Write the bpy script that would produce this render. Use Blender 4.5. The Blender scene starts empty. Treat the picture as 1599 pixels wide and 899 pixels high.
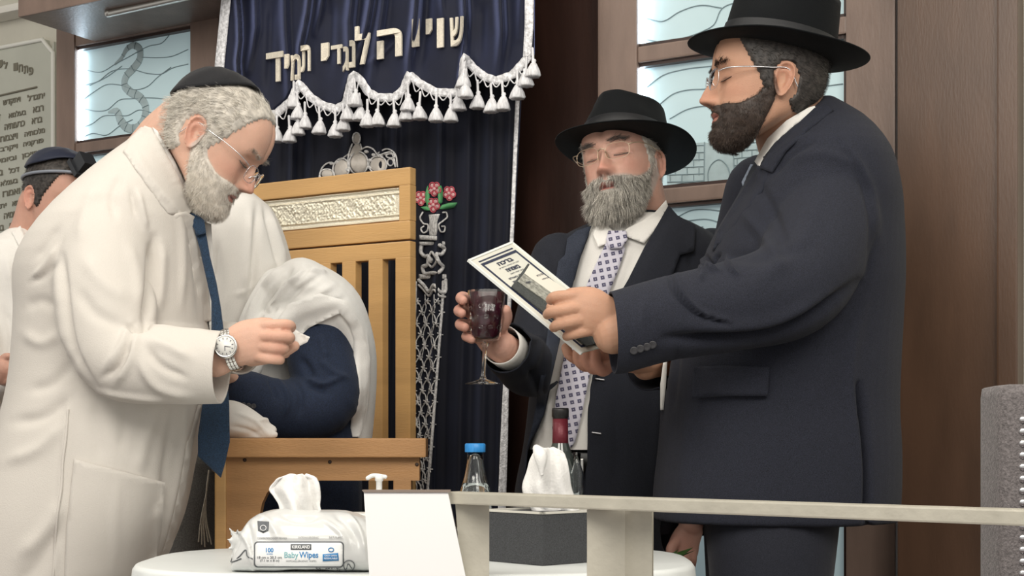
import bpy, bmesh, math, random
import numpy as np
from mathutils import Vector, Matrix, Quaternion
from mathutils.bvhtree import BVHTree
from mathutils.geometry import delaunay_2d_cdt

random.seed(7)
rng = np.random.default_rng(7)
SC = bpy.context.scene
COL = SC.collection

# ------------------------------------------------------------------ camera, world, lights
F = 2300.0            # focal length in pixels of the 1599 x 899 frame
CAMZ, HOR = 1.0, 690.0
cam_d = bpy.data.cameras.new('camera')
cam_d.sensor_fit = 'HORIZONTAL'
cam_d.sensor_width = 36.0
cam_d.lens = F / 1599.0 * 36.0
cam_d.shift_y = (HOR - 449.5) / 1599.0
cam_d.clip_start = 0.05
cam = bpy.data.objects.new('camera', cam_d)
COL.objects.link(cam)
cam.location = (0, 0, CAMZ)
cam.rotation_euler = (math.pi / 2, 0, 0)
SC.camera = cam

world = bpy.data.worlds.new('world')
SC.world = world
world.use_nodes = True
bgn = world.node_tree.nodes['Background']
bgn.inputs[0].default_value = (1.0, 0.97, 0.92, 1)
bgn.inputs[1].default_value = 0.50

def area_light(name, loc, target, size, power, color=(1, 0.95, 0.87)):
    d = bpy.data.lights.new(name, 'AREA')
    d.shape = 'RECTANGLE'
    d.size, d.size_y = size
    d.energy = power
    d.color = color
    o = bpy.data.objects.new(name, d)
    COL.objects.link(o)
    o.location = loc
    o.rotation_euler = (Vector(target) - Vector(loc)).to_track_quat('-Z', 'Y').to_euler()
    return o

area_light('ceiling_lamp_light', (-0.8, 0.1, 2.7), (-0.3, 2.8, 1.2), (1.3, 1.3), 40)
area_light('ceiling_lamp_light', (1.0, -0.2, 2.7), (0.3, 2.8, 1.2), (1.3, 1.3), 34)
area_light('ceiling_lamp_light', (0.0, 2.3, 3.3), (0.0, 2.6, 0), (2.0, 0.8), 13)
area_light('ceiling_lamp_light', (-2.4, 2.2, 3.0), (-0.8, 3.6, 1.5), (0.8, 0.8), 14)

SC.view_settings.view_transform = 'Standard'
SC.view_settings.look = 'None'
SC.view_settings.gamma = 1.0
SC.view_settings.use_curve_mapping = False
SC.view_settings.exposure = 0.24

# ------------------------------------------------------------------ pixel <-> place helpers
def P(px, py, D):
    return Vector(((px - 799.5) / F * D, D, CAMZ + (HOR - py) / F * D))

U = np.array([0.8666, -0.4990, 0.0])          # along the back wall, to the right and nearer
NW = np.array([-0.4990, -0.8666, 0.0])        # out of the back wall into the room
W0 = np.array([0.252, 3.40, 0.0])

def W(px, py, off=0.0):
    """point where the sight line meets the plane 'off' metres in front of the back wall"""
    d = np.array([(px - 799.5) / F, 1.0, (HOR - py) / F])
    o = np.array([0, 0, CAMZ])
    t = (off + (W0 - o).dot(NW)) / d.dot(NW)
    return Vector(o + d * t)

def pix(v):
    v = np.asarray(v)
    return np.stack([799.5 + v[:, 0] / v[:, 1] * F, HOR - (v[:, 2] - CAMZ) / v[:, 1] * F], 1)

# ------------------------------------------------------------------ materials
MATS = {}
def mat(name, col, rough=0.6, metal=0.0, bump=0.0, bscale=300.0, var=0.0, vscale=8.0, sheen=0.0,
        trans=0.0, ior=1.45, emit=0.0, emit_col=None, sss=0.0, attr=None, stretch=None, spec=0.5, alpha=1.0, var_col=None, coat=0.0):
    if name in MATS:
        return MATS[name]
    m = bpy.data.materials.new(name)
    m.use_nodes = True
    nt = m.node_tree
    b = nt.nodes['Principled BSDF']
    b.inputs['Base Color'].default_value = (*col, 1)
    b.inputs['Roughness'].default_value = rough
    b.inputs['Metallic'].default_value = metal
    b.inputs['Specular IOR Level'].default_value = spec
    b.inputs['IOR'].default_value = ior
    if coat:
        b.inputs['Coat Weight'].default_value = coat
    if sheen:
        b.inputs['Sheen Weight'].default_value = sheen
        b.inputs['Sheen Roughness'].default_value = 0.35
    if trans:
        b.inputs['Transmission Weight'].default_value = trans
    if alpha < 1:
        b.inputs['Alpha'].default_value = alpha
    if sss:
        b.inputs['Subsurface Weight'].default_value = sss
        b.inputs['Subsurface Radius'].default_value = (0.012, 0.005, 0.003)
        b.inputs['Subsurface Scale'].default_value = 1.0
    if emit:
        b.inputs['Emission Color'].default_value = (*(emit_col or col), 1)
        b.inputs['Emission Strength'].default_value = emit
    tc = nt.nodes.new('ShaderNodeTexCoord')
    mp = nt.nodes.new('ShaderNodeMapping')
    nt.links.new(tc.outputs['Object'], mp.inputs[0])
    if stretch:
        mp.inputs['Scale'].default_value = stretch
    src = None
    if attr:
        a = nt.nodes.new('ShaderNodeAttribute')
        a.attribute_name = attr
        src = a.outputs['Color']
    if var:
        n = nt.nodes.new('ShaderNodeTexNoise')
        n.inputs['Scale'].default_value = vscale
        n.inputs['Detail'].default_value = 5
        nt.links.new(mp.outputs[0], n.inputs['Vector'])
        r = nt.nodes.new('ShaderNodeValToRGB')
        lo = var_col or tuple(c * (1 - var) for c in col)
        hi = tuple(min(1, c * (1 + var)) for c in col)
        r.color_ramp.elements[0].position = 0.35
        r.color_ramp.elements[1].position = 0.65
        r.color_ramp.elements[0].color = (*lo, 1)
        r.color_ramp.elements[1].color = (*hi, 1)
        nt.links.new(n.outputs['Fac'], r.inputs[0])
        if src is not None:
            mx = nt.nodes.new('ShaderNodeMix')
            mx.data_type = 'RGBA'
            mx.blend_type = 'MULTIPLY'
            mx.inputs[0].default_value = 1.0
            nt.links.new(src, mx.inputs[6])
            nt.links.new(r.outputs[0], mx.inputs[7])
            src = mx.outputs[2]
        else:
            src = r.outputs[0]
    if src is not None:
        nt.links.new(src, b.inputs['Base Color'])
    if bump:
        n2 = nt.nodes.new('ShaderNodeTexNoise')
        n2.inputs['Scale'].default_value = bscale
        n2.inputs['Detail'].default_value = 3
        nt.links.new(mp.outputs[0], n2.inputs['Vector'])
        bp = nt.nodes.new('ShaderNodeBump')
        bp.inputs['Strength'].default_value = bump
        bp.inputs['Distance'].default_value = 0.002
        nt.links.new(n2.outputs['Fac'], bp.inputs['Height'])
        nt.links.new(bp.outputs[0], b.inputs['Normal'])
    MATS[name] = m
    return m

# ------------------------------------------------------------------ objects
def link(name, me, m, parent=None, smooth=True, kind=None):
    o = bpy.data.objects.new(name, me)
    COL.objects.link(o)
    ms = m if isinstance(m, (list, tuple)) else [m]
    me.materials.clear()
    for x in ms:
        me.materials.append(x)
    if smooth:
        me.polygons.foreach_set('use_smooth', [True] * len(me.polygons))
    if parent is not None:
        o.parent = parent
        o.matrix_parent_inverse = parent.matrix_world.inverted()
    if kind:
        o['kind'] = kind
    return o

def mesh_of(parts, name='m'):
    """parts: list of (verts, faces) -> one mesh datablock"""
    vs, fs, n = [], [], 0
    for v, f in parts:
        vs.append(np.asarray(v, dtype=float).reshape(-1, 3))
        fs += [tuple(i + n for i in q) for q in f]
        n += len(vs[-1])
    me = bpy.data.meshes.new(name)
    me.from_pydata(np.concatenate(vs).tolist(), [], fs)
    me.validate()
    me.update()
    return me

def obj(name, parts, m, parent=None, smooth=True, kind=None, origin=None):
    if not isinstance(parts, list):
        parts = [parts]
    me = mesh_of(parts, name)
    return link(name, me, m, parent, smooth, kind)

def thing(name, label, cat, loc=(0, 0, 0), group=None):
    o = bpy.data.objects.new(name, None)
    o.empty_display_size = 0.05
    COL.objects.link(o)
    o.location = loc
    bpy.context.view_layer.update()
    return tag(o, label, cat, group)

def tag(o, label, cat, group=None):
    o['label'] = label
    o['category'] = cat
    if group:
        o['group'] = group
    return o

# ------------------------------------------------------------------ shapes  (each returns (verts, faces))
def box(c, sx, sy, sz, ax=None, bevel=0.0):
    """box centred at c, half-free full sizes, axes ax = (x,y,z) unit vectors"""
    ax = ax or (Vector((1, 0, 0)), Vector((0, 1, 0)), Vector((0, 0, 1)))
    bm = bmesh.new()
    bmesh.ops.create_cube(bm, size=1.0)
    for v in bm.verts:
        v.co = Vector((v.co.x * sx, v.co.y * sy, v.co.z * sz))
    if bevel:
        bmesh.ops.bevel(bm, geom=bm.edges[:], offset=bevel, segments=2, profile=0.7, affect='EDGES')
    c = Vector(c)
    vs = [c + Vector(ax[0]) * v.co.x + Vector(ax[1]) * v.co.y + Vector(ax[2]) * v.co.z for v in bm.verts]
    bm.verts.index_update()
    fs = [tuple(v.index for v in f.verts) for f in bm.faces]
    bm.free()
    return [tuple(v) for v in vs], fs

def slab(quad, thick, direction):
    """solid with quad as front face, extruded by thick along direction (away)"""
    q = [Vector(v) for v in quad]
    d = Vector(direction) * thick
    vs = [tuple(v) for v in q] + [tuple(v + d) for v in q]
    n = len(q)
    fs = [tuple(range(n)), tuple(range(2 * n - 1, n - 1, -1))]
    fs += [(i, i + n, (i + 1) % n + n, (i + 1) % n)[::-1] for i in range(n)]
    return vs, fs

def grid_faces(nu, nv, wrap=False):
    fs = []
    for i in range(nv - 1):
        for j in range(nu if wrap else nu - 1):
            j2 = (j + 1) % nu
            fs.append((i * nu + j, i * nu + j2, (i + 1) * nu + j2, (i + 1) * nu + j))
    return fs

def loft(rings, cap=True):
    """rings: list of arrays (n,3)"""
    nu, nv = len(rings[0]), len(rings)
    vs = np.concatenate([np.asarray(r, float) for r in rings])
    fs = grid_faces(nu, nv, True)
    if cap:
        c0, c1 = np.mean(rings[0], 0), np.mean(rings[-1], 0)
        vs = np.concatenate([vs, [c0], [c1]])
        a, b = len(vs) - 2, len(vs) - 1
        for j in range(nu):
            fs.append((a, (j + 1) % nu, j))
            fs.append((b, (nv - 1) * nu + j, (nv - 1) * nu + (j + 1) % nu))
    return vs, fs

def cr(xs, ys, x):
    """monotone-safe cubic interpolation of keys"""
    xs, ys = np.asarray(xs, float), np.asarray(ys, float)
    o = np.argsort(xs)
    xs, ys = xs[o], ys[o]
    m = np.gradient(ys, xs, axis=0)
    d = np.diff(ys, axis=0) / (np.diff(xs) if ys.ndim == 1 else np.diff(xs)[:, None])
    for i in range(len(d)):
        z = d[i] == 0
        if ys.ndim == 1:
            if z:
                m[i] = m[i + 1] = 0
    x = np.clip(x, xs[0], xs[-1])
    i = np.clip(np.searchsorted(xs, x) - 1, 0, len(xs) - 2)
    h = xs[i + 1] - xs[i]
    t = (x - xs[i]) / h
    if ys.ndim > 1:
        t, h = t[..., None], h[..., None]
    return ((2 * t**3 - 3 * t**2 + 1) * ys[i] + (t**3 - 2 * t**2 + t) * h * m[i]
            + (-2 * t**3 + 3 * t**2) * ys[i + 1] + (t**3 - t**2) * h * m[i + 1])

def curve_pts(pts, n):
    pts = np.array([tuple(p) for p in pts], float)
    d = np.r_[0, np.cumsum(np.linalg.norm(np.diff(pts, axis=0), axis=1))]
    return cr(d, pts, np.linspace(0, d[-1], n))

def tube(pts, radii, n=None, seg=12, flat=1.0, flat_dir=None, round_ends=True, smooth=True):
    """smooth tube through pts with radii; flat<1 squashes along flat_dir"""
    pts = np.array([tuple(p) for p in pts], float)
    if np.isscalar(radii):
        radii = [radii] * len(pts)
    radii = np.array(radii, float)
    d = np.r_[0, np.cumsum(np.linalg.norm(np.diff(pts, axis=0), axis=1))]
    n = n or max(4, len(pts) * 5)
    if smooth and len(pts) > 2:
        s = np.linspace(0, d[-1], n)
        c, r = cr(d, pts, s), cr(d, radii, s)
    else:
        s = np.linspace(0, d[-1], n) if n > len(pts) else d
        c = np.stack([np.interp(s, d, pts[:, k]) for k in range(3)], 1)
        r = np.interp(s, d, radii)
    T = np.gradient(c, axis=0)
    T /= np.linalg.norm(T, axis=1)[:, None] + 1e-12
    if flat_dir is not None:
        ref = np.array(flat_dir, float)
    else:
        ref = np.array([0, 0, 1.0]) if abs(T[0][2]) < 0.9 else np.array([1.0, 0, 0])
    rings = []
    a = np.linspace(0, 2 * np.pi, seg, endpoint=False)
    A = None
    cs, rs, Ts = list(c), list(r), list(T)
    if round_ends:
        k = 4
        for side in (0, 1):
            e = 0 if side == 0 else -1
            sg = -1 if side == 0 else 1
            base, rr, tt = c[e], r[e], T[e]
            add = [(base + sg * tt * rr * math.sin(q), rr * math.cos(q), tt)
                   for q in [math.pi / 2 * (j / k) * 0.97 for j in range(1, k + 1)]]
            if side == 0:
                add = add[::-1]
                cs = [x[0] for x in add] + cs; rs = [x[1] for x in add] + rs; Ts = [x[2] for x in add] + Ts
            else:
                cs += [x[0] for x in add]; rs += [x[1] for x in add]; Ts += [x[2] for x in add]
    for cc, rr, tt in zip(cs, rs, Ts):
        if A is None or flat_dir is not None:
            A = ref - tt * ref.dot(tt)
        else:
            A = A - tt * A.dot(tt)
        A = A / (np.linalg.norm(A) + 1e-12)
        B = np.cross(tt, A)
        rings.append(cc + rr * (flat * np.outer(np.cos(a), A) + np.outer(np.sin(a), B)))
    return loft(rings)

def ellipsoid(c, rx, ry, rz, ax=None, n=20):
    c = np.array(c, float)
    ax = np.eye(3) if ax is None else np.array([tuple(v) for v in ax])
    rings = []
    for i in range(1, n):
        p = math.pi * i / n
        a = np.linspace(0, 2 * np.pi, 2 * n, endpoint=False)
        L = np.stack([rx * np.sin(p) * np.cos(a), ry * np.sin(p) * np.sin(a), np.full_like(a, -rz * np.cos(p))], 1)
        rings.append(c + L @ ax)
    return loft(rings)

def lathe(c, prof, seg=32, ax=None, sq=None):
    """prof: (radius, height) list, around local z at c"""
    c = np.array(c, float)
    ax = np.eye(3) if ax is None else np.array([tuple(v) for v in ax])
    a = np.linspace(0, 2 * np.pi, seg, endpoint=False)
    return loft([c + np.stack([r * np.cos(a), r * np.sin(a), np.full_like(a, h)], 1) @ ax for r, h in prof])

def ring(c, a, b, yaw=0.0, n=48, e=2.3, tilt=0.0):
    """horizontal superellipse ring, half-width a along x, half-depth b along y"""
    t = np.linspace(0, 2 * np.pi, n, endpoint=False)
    x = a * np.sign(np.cos(t)) * np.abs(np.cos(t)) ** (2 / e)
    y = b * np.sign(np.sin(t)) * np.abs(np.sin(t)) ** (2 / e)
    cy, sy = math.cos(yaw), math.sin(yaw)
    return np.stack([c[0] + x * cy - y * sy, c[1] + x * sy + y * cy, c[2] + x * tilt + 0 * x], 1)

def torso(rows, e=2.3, n=56, steps=40):
    """rows: (y_px, x_left_px, x_right_px, D, half_depth) from top to bottom; the outline follows the pixels"""
    rows = np.array(rows, float)
    ys = np.linspace(rows[0, 0], rows[-1, 0], steps)
    R = cr(rows[:, 0], rows[:, 1:], ys)
    out = []
    for y, (xl, xr, D, b) in zip(ys, R):
        cc = P((xl + xr) / 2, y, D)
        out.append(ring(cc, (xr - xl) / 2 / F * D, b, e=e, n=n))
    return loft(out)

def ptube(pts, n=None, seg=20, flat=1.0, flat_dir=None):
    """pts: (px, py, D, radius_m)"""
    return tube([P(*p[:3]) for p in pts], [p[3] for p in pts], n=n, seg=seg, flat=flat, flat_dir=flat_dir)

def fuse(parts, voxel=0.004, smooth=0, factor=0.5, name='fused'):
    me = mesh_of(parts, name)
    o = bpy.data.objects.new('tmp', me)
    COL.objects.link(o)
    r = o.modifiers.new('r', 'REMESH')
    r.mode = 'VOXEL'
    r.voxel_size = voxel
    r.adaptivity = 0
    if smooth:
        s = o.modifiers.new('s', 'SMOOTH')
        s.factor = factor
        s.iterations = smooth
    dg = bpy.context.evaluated_depsgraph_get()
    out = bpy.data.meshes.new_from_object(o.evaluated_get(dg))
    bpy.data.objects.remove(o)
    bpy.data.meshes.remove(me)
    return out

def get_co(me):
    a = np.empty(len(me.vertices) * 3)
    me.vertices.foreach_get('co', a)
    return a.reshape(-1, 3)

def get_no(me):
    a = np.empty(len(me.vertices) * 3, dtype=np.float32)
    me.vertices.foreach_get('normal', a)
    return a.reshape(-1, 3).astype(float)

def set_co(me, a):
    me.vertices.foreach_set('co', np.asarray(a, dtype=np.float32).ravel())
    me.update()

FCACHE = {}
def fold_field(q, folds):
    """q: (n,2) pixels; folds: list of (polyline, width_px, amp_m)"""
    key = id(folds)
    if key not in FCACHE:
        prep = []
        for pl, w, amp in folds:
            pl = np.array(pl, float)
            if len(pl) > 2:
                dd = np.r_[0, np.cumsum(np.linalg.norm(np.diff(pl, axis=0), axis=1))]
                pl = cr(dd, pl, np.linspace(0, dd[-1], len(pl) * 3))
            a, ab = pl[:-1], np.diff(pl, axis=0)
            seg = np.linalg.norm(ab, axis=1)
            prep.append((a, ab, seg, np.r_[0, np.cumsum(seg)], w, amp, pl.min(0) - 3.2 * w, pl.max(0) + 3.2 * w))
        FCACHE[key] = (folds, prep)
    q = np.asarray(q, float)
    out = np.zeros(len(q))
    for a, ab, seg, cum, w, amp, lo, hi in FCACHE[key][1]:
        k = np.where((q[:, 0] > lo[0]) & (q[:, 0] < hi[0]) & (q[:, 1] > lo[1]) & (q[:, 1] < hi[1]))[0]
        if not len(k):
            continue
        d = q[k][:, None, :] - a[None]
        t = np.clip((d * ab).sum(2) / (seg ** 2 + 1e-9), 0, 1)
        r = np.linalg.norm(d - t[..., None] * ab, axis=2)
        j = r.argmin(1)
        ii = np.arange(len(k))
        par = (cum[j] + t[ii, j] * seg[j]) / cum[-1]
        tap = 0.25 + 0.75 * np.clip(np.minimum(par, 1 - par) * 5, 0, 1)
        out[k] += amp * tap * np.exp(-(r[ii, j] / w) ** 2)
    return out

def vnoise(p, scale, seed=0):
    """cheap smooth pseudo-noise from sines, p (n,3)"""
    r = np.random.default_rng(seed)
    s = np.zeros(len(p))
    for i in range(7):
        k = r.normal(size=3)
        k = k / np.linalg.norm(k) * scale * (0.6 + 0.9 * r.random())
        s += np.sin(p @ k + r.random() * 6.28)
    return s / 7

def fold_mesh(me, folds, noise=0.0, nscale=18, seed=1, stretch=(1, 1, 0.5), facing=True):
    co, no = get_co(me), get_no(me)
    f = fold_field(pix(co), folds) if folds else np.zeros(len(co))
    if facing:
        v = co - np.array([0, 0, CAMZ])
        v /= np.linalg.norm(v, axis=1)[:, None]
        face = np.clip(-(v * no).sum(1) * 3.0 + 0.25, 0, 1)
        f = f * face
    if noise:
        f = f + noise * vnoise(co * np.array(stretch), nscale, seed) + 0.5 * noise * vnoise(co * np.array(stretch), nscale * 2.3, seed + 9)
    set_co(me, co + no * f[:, None])

def bvh_of(*objs):
    vs, fs, n = [], [], 0
    for o in objs:
        me = o if isinstance(o, bpy.types.Mesh) else o.data
        co = get_co(me)
        if not isinstance(o, bpy.types.Mesh):
            M = np.array(o.matrix_world)
            co = co @ M[:3, :3].T + M[:3, 3]
        vs += [tuple(c) for c in co]
        fs += [tuple(i + n for i in p.vertices) for p in me.polygons]
        n = len(vs)
    return BVHTree.FromPolygons(vs, fs)

def cast(bvh, q, off, fallback):
    """sight line through pixel q on to the surface, lifted 'off' metres towards the viewer"""
    o = Vector((0, 0, CAMZ))
    d = (P(q[0], q[1], 1.0) - o)
    dn = d.normalized()
    hit = bvh.ray_cast(o, dn) if bvh else (None,)
    if hit[0] is None:
        return None
    return hit[0] - dn * off

def patch(poly, bvh, off=0.004, thick=0.003, D=2.5, step=5.0, fold=None, smooth=2, bend=None):
    """cloth piece with outline poly (pixels) laid on a surface; returns (verts, faces) with thickness"""
    poly = np.array(poly, float)
    P2 = []
    for i in range(len(poly)):
        a, b = poly[i], poly[(i + 1) % len(poly)]
        k = max(1, int(np.linalg.norm(b - a) / step))
        for j in range(k):
            P2.append(a + (b - a) * j / k)
    nb = len(P2)
    x0, y0 = poly.min(0)
    x1, y1 = poly.max(0)
    edges = [(i, (i + 1) % nb) for i in range(nb)]
    from math import ceil
    def inside(p):
        c = False
        for i in range(len(poly)):
            a, b = poly[i], poly[i - 1]
            if (a[1] > p[1]) != (b[1] > p[1]) and p[0] < (b[0] - a[0]) * (p[1] - a[1]) / (b[1] - a[1]) + a[0]:
                c = not c
        return c
    B = np.array(P2)
    for gy in np.arange(y0, y1, step):
        for gx in np.arange(x0, x1, step):
            if inside((gx, gy)) and np.min(np.sum((B - (gx, gy)) ** 2, 1)) > (step * 0.45) ** 2:
                P2.append(np.array((gx, gy)))
    vs, _, fs, *_ = delaunay_2d_cdt([Vector(p) for p in P2], edges, [list(range(nb))], 1, 1e-4)
    dep = np.full(len(vs), np.nan)
    o = np.array([0, 0, CAMZ])
    for i, v in enumerate(vs):
        h = cast(bvh, v, off, D)
        if h is not None:
            dep[i] = h[1]
    ok = ~np.isnan(dep)
    V2 = np.array([tuple(v) for v in vs])
    if not ok.any():
        dep[:] = D
    else:
        med = np.median(dep[ok])
        bad = (np.abs(dep - med) > 0.25)
        dep[bad] = np.nan
        ok = ~np.isnan(dep)
        for i in np.where(~ok)[0]:
            j = np.argmin(np.sum((V2[ok] - V2[i]) ** 2, 1))
            dep[i] = dep[ok][j]
    # smooth depths over neighbours
    nb_ = [set() for _ in vs]
    for f in fs:
        for a in range(len(f)):
            nb_[f[a]].add(f[a - 1]); nb_[f[a - 1]].add(f[a])
    for _ in range(smooth):
        d2 = dep.copy()
        for i, s in enumerate(nb_):
            if s:
                d2[i] = 0.5 * dep[i] + 0.5 * np.mean([dep[j] for j in s])
        dep = np.minimum(d2, dep + 0.002)
    if fold is not None:
        dep = dep - fold_field(V2, fold)
    if bend is not None:
        dep = dep + np.array([bend(*p) for p in V2])
    top = [P(v[0], v[1], d) for v, d in zip(V2, dep)]
    back = [P(v[0], v[1], d + thick) for v, d in zip(V2, dep)]
    n = len(top)
    F_ = [tuple(f) for f in fs]
    # orient
    cnt = {}
    for f in F_:
        for a in range(len(f)):
            e = (f[a - 1], f[a])
            cnt[tuple(sorted(e))] = cnt.get(tuple(sorted(e)), []) + [e]
    out = list(F_) + [tuple(i + n for i in reversed(f)) for f in F_]
    for k, e in cnt.items():
        if len(e) == 1:
            a, b = e[0]
            out.append((b, a, a + n, b + n))
    return [tuple(v) for v in top + back], out

# ------------------------------------------------------------------ lettering
from mathutils.geometry import tessellate_polygon
def bez(p0, p1, p2, p3, n):
    t = np.linspace(0, 1, n, endpoint=False)[:, None]
    return (1 - t) ** 3 * p0 + 3 * (1 - t) ** 2 * t * p1 + 3 * (1 - t) * t * t * p2 + t ** 3 * p3

def text2d(s, bold=0.0):
    """letter outlines filled contour by contour (font height about 1)"""
    cu = bpy.data.curves.new('t', 'FONT')
    cu.body = s
    o = bpy.data.objects.new('t', cu)
    COL.objects.link(o)
    bpy.context.view_layer.update()
    c2 = o.to_curve(bpy.context.evaluated_depsgraph_get())
    cons = []
    for sp in c2.splines:
        P_ = []
        bp = sp.bezier_points
        for i in range(len(bp)):
            A, B = bp[i], bp[(i + 1) % len(bp)]
            p = [np.array(v[:2]) for v in (A.co, A.handle_right, B.handle_left, B.co)]
            straight = np.linalg.norm(p[1] - p[0] - (p[3] - p[0]) / 3) + np.linalg.norm(p[2] - p[3] - (p[0] - p[3]) / 3) < .01
            P_.append(p[0][None] if straight else bez(*p, 4))
        P_ = np.concatenate(P_)
        keep = np.linalg.norm(P_ - np.roll(P_, 1, 0), axis=1) > 1e-5
        P_ = P_[keep]
        if len(P_) < 3:
            continue
        x, y = P_[:, 0], P_[:, 1]
        cons.append((P_, .5 * (x * np.roll(y, -1) - np.roll(x, -1) * y).sum()))
    o.to_curve_clear()
    bpy.data.objects.remove(o)
    bpy.data.curves.remove(cu)
    if not cons:
        return np.zeros((0, 2)), []
    sg = np.sign(max(cons, key=lambda c: abs(c[1]))[1])
    def inside(p, poly):
        r = False
        for i in range(len(poly)):
            a, b = poly[i], poly[i - 1]
            if (a[1] > p[1]) != (b[1] > p[1]) and p[0] < (b[0] - a[0]) * (p[1] - a[1]) / (b[1] - a[1]) + a[0]:
                r = not r
        return r
    def grow(P_, d):
        if not d:
            return P_
        e = np.roll(P_, -1, 0) - P_
        n = np.stack([e[:, 1], -e[:, 0]], 1) * sg
        n /= np.linalg.norm(n, axis=1)[:, None] + 1e-9
        m = n + np.roll(n, 1, 0)
        m /= np.maximum((m * m).sum(1)[:, None] / 2, .5)
        return P_ + m * d
    V, F_ = [], []
    for P_, A in cons:
        if np.sign(A) != sg:
            continue
        loops = [grow(P_, bold)] + [grow(h, bold) for h, a in cons if np.sign(a) != sg and inside(h[0], P_)]
        flat = np.concatenate(loops)
        n = len(V)
        for tri in tessellate_polygon([[Vector((p[0], p[1], 0)) for p in l] for l in loops]):
            q = [flat[i] for i in tri]
            ar = (q[1][0] - q[0][0]) * (q[2][1] - q[0][1]) - (q[2][0] - q[0][0]) * (q[1][1] - q[0][1])
            tri = tuple(tri) if ar > 0 else tuple(reversed(tri))
            F_.append(tuple(i + n for i in tri))
        V += list(flat)
    return np.array(V), F_

def text_on(s, fn, bold=0.0, thick=0.0015, fit=True):
    """letters mapped through fn(u,v)->(world point, lift direction); u,v in 0..1 over the text's own box"""
    v, f = text2d(s, bold)
    if not len(v):
        return [], []
    lo, hi = v.min(0), v.max(0)
    uv = (v - lo) / np.maximum(hi - lo, 1e-6)
    A = [fn(u, w) for u, w in uv]
    n = len(A)
    top = [tuple(a) for a in A]
    return top, f

def solid_letters(vf, direction, thick):
    v, f = vf
    if not len(v):
        return vf
    d = np.array(direction) * thick
    n = len(v)
    v2 = np.array(v) + d
    cnt = {}
    for q in f:
        for a in range(len(q)):
            e = (q[a - 1], q[a])
            k = tuple(sorted(e))
            cnt[k] = cnt.get(k, []) + [e]
    out = [tuple(i + n for i in q) for q in f] + [tuple(reversed(q)) for q in f]
    for k, e in cnt.items():
        if len(e) == 1:
            a, b = e[0]
            out.append((a, b, b + n, a + n))
    return np.concatenate([np.array(v), v2]), out

def quad_fn(tl, tr, br, bl):
    tl, tr, br, bl = [Vector(p) for p in (tl, tr, br, bl)]
    return lambda u, v: (bl * (1 - u) + br * u) * (1 - v) + (tl * (1 - u) + tr * u) * v
TEST = False
# ------------------------------------------------------------------ heads
def G(a, s):
    return np.exp(-(a / s) ** 2)

def sst(a, lo, hi):
    t = np.clip((a - lo) / (hi - lo), 0, 1)
    return t * t * (3 - 2 * t)

FZ = [(-.1185, .045), (-.117, .062), (-.110, .079), (-.100, .0855), (-.090, .084), (-.080, .085), (-.067, .087), (-.055, .0885),
      (-.040, .086), (-.020, .083), (0, .0845), (.010, .0885), (.025, .0925), (.045, .0920), (.065, .0865), (.085, .074),
      (.100, .056), (.112, .030), (.118, -.005)]
BZ = [(-.1185, .052), (-.110, .036), (-.100, .018), (-.088, -.004), (-.075, -.030), (-.062, -.060), (-.040, -.088), (-.010, -.103), (.020, -.108),
      (.050, -.106), (.080, -.094), (.100, -.076), (.112, -.052), (.118, -.025)]
WZ = [(-.1185, .016), (-.114, .026), (-.105, .036), (-.095, .045), (-.080, .0545), (-.060, .0625), (-.040, .0685), (-.020, .073),
      (0, .0755), (.030, .0775), (.060, .0745), (.085, .0645), (.100, .053), (.112, .034), (.118, .014)]

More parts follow.
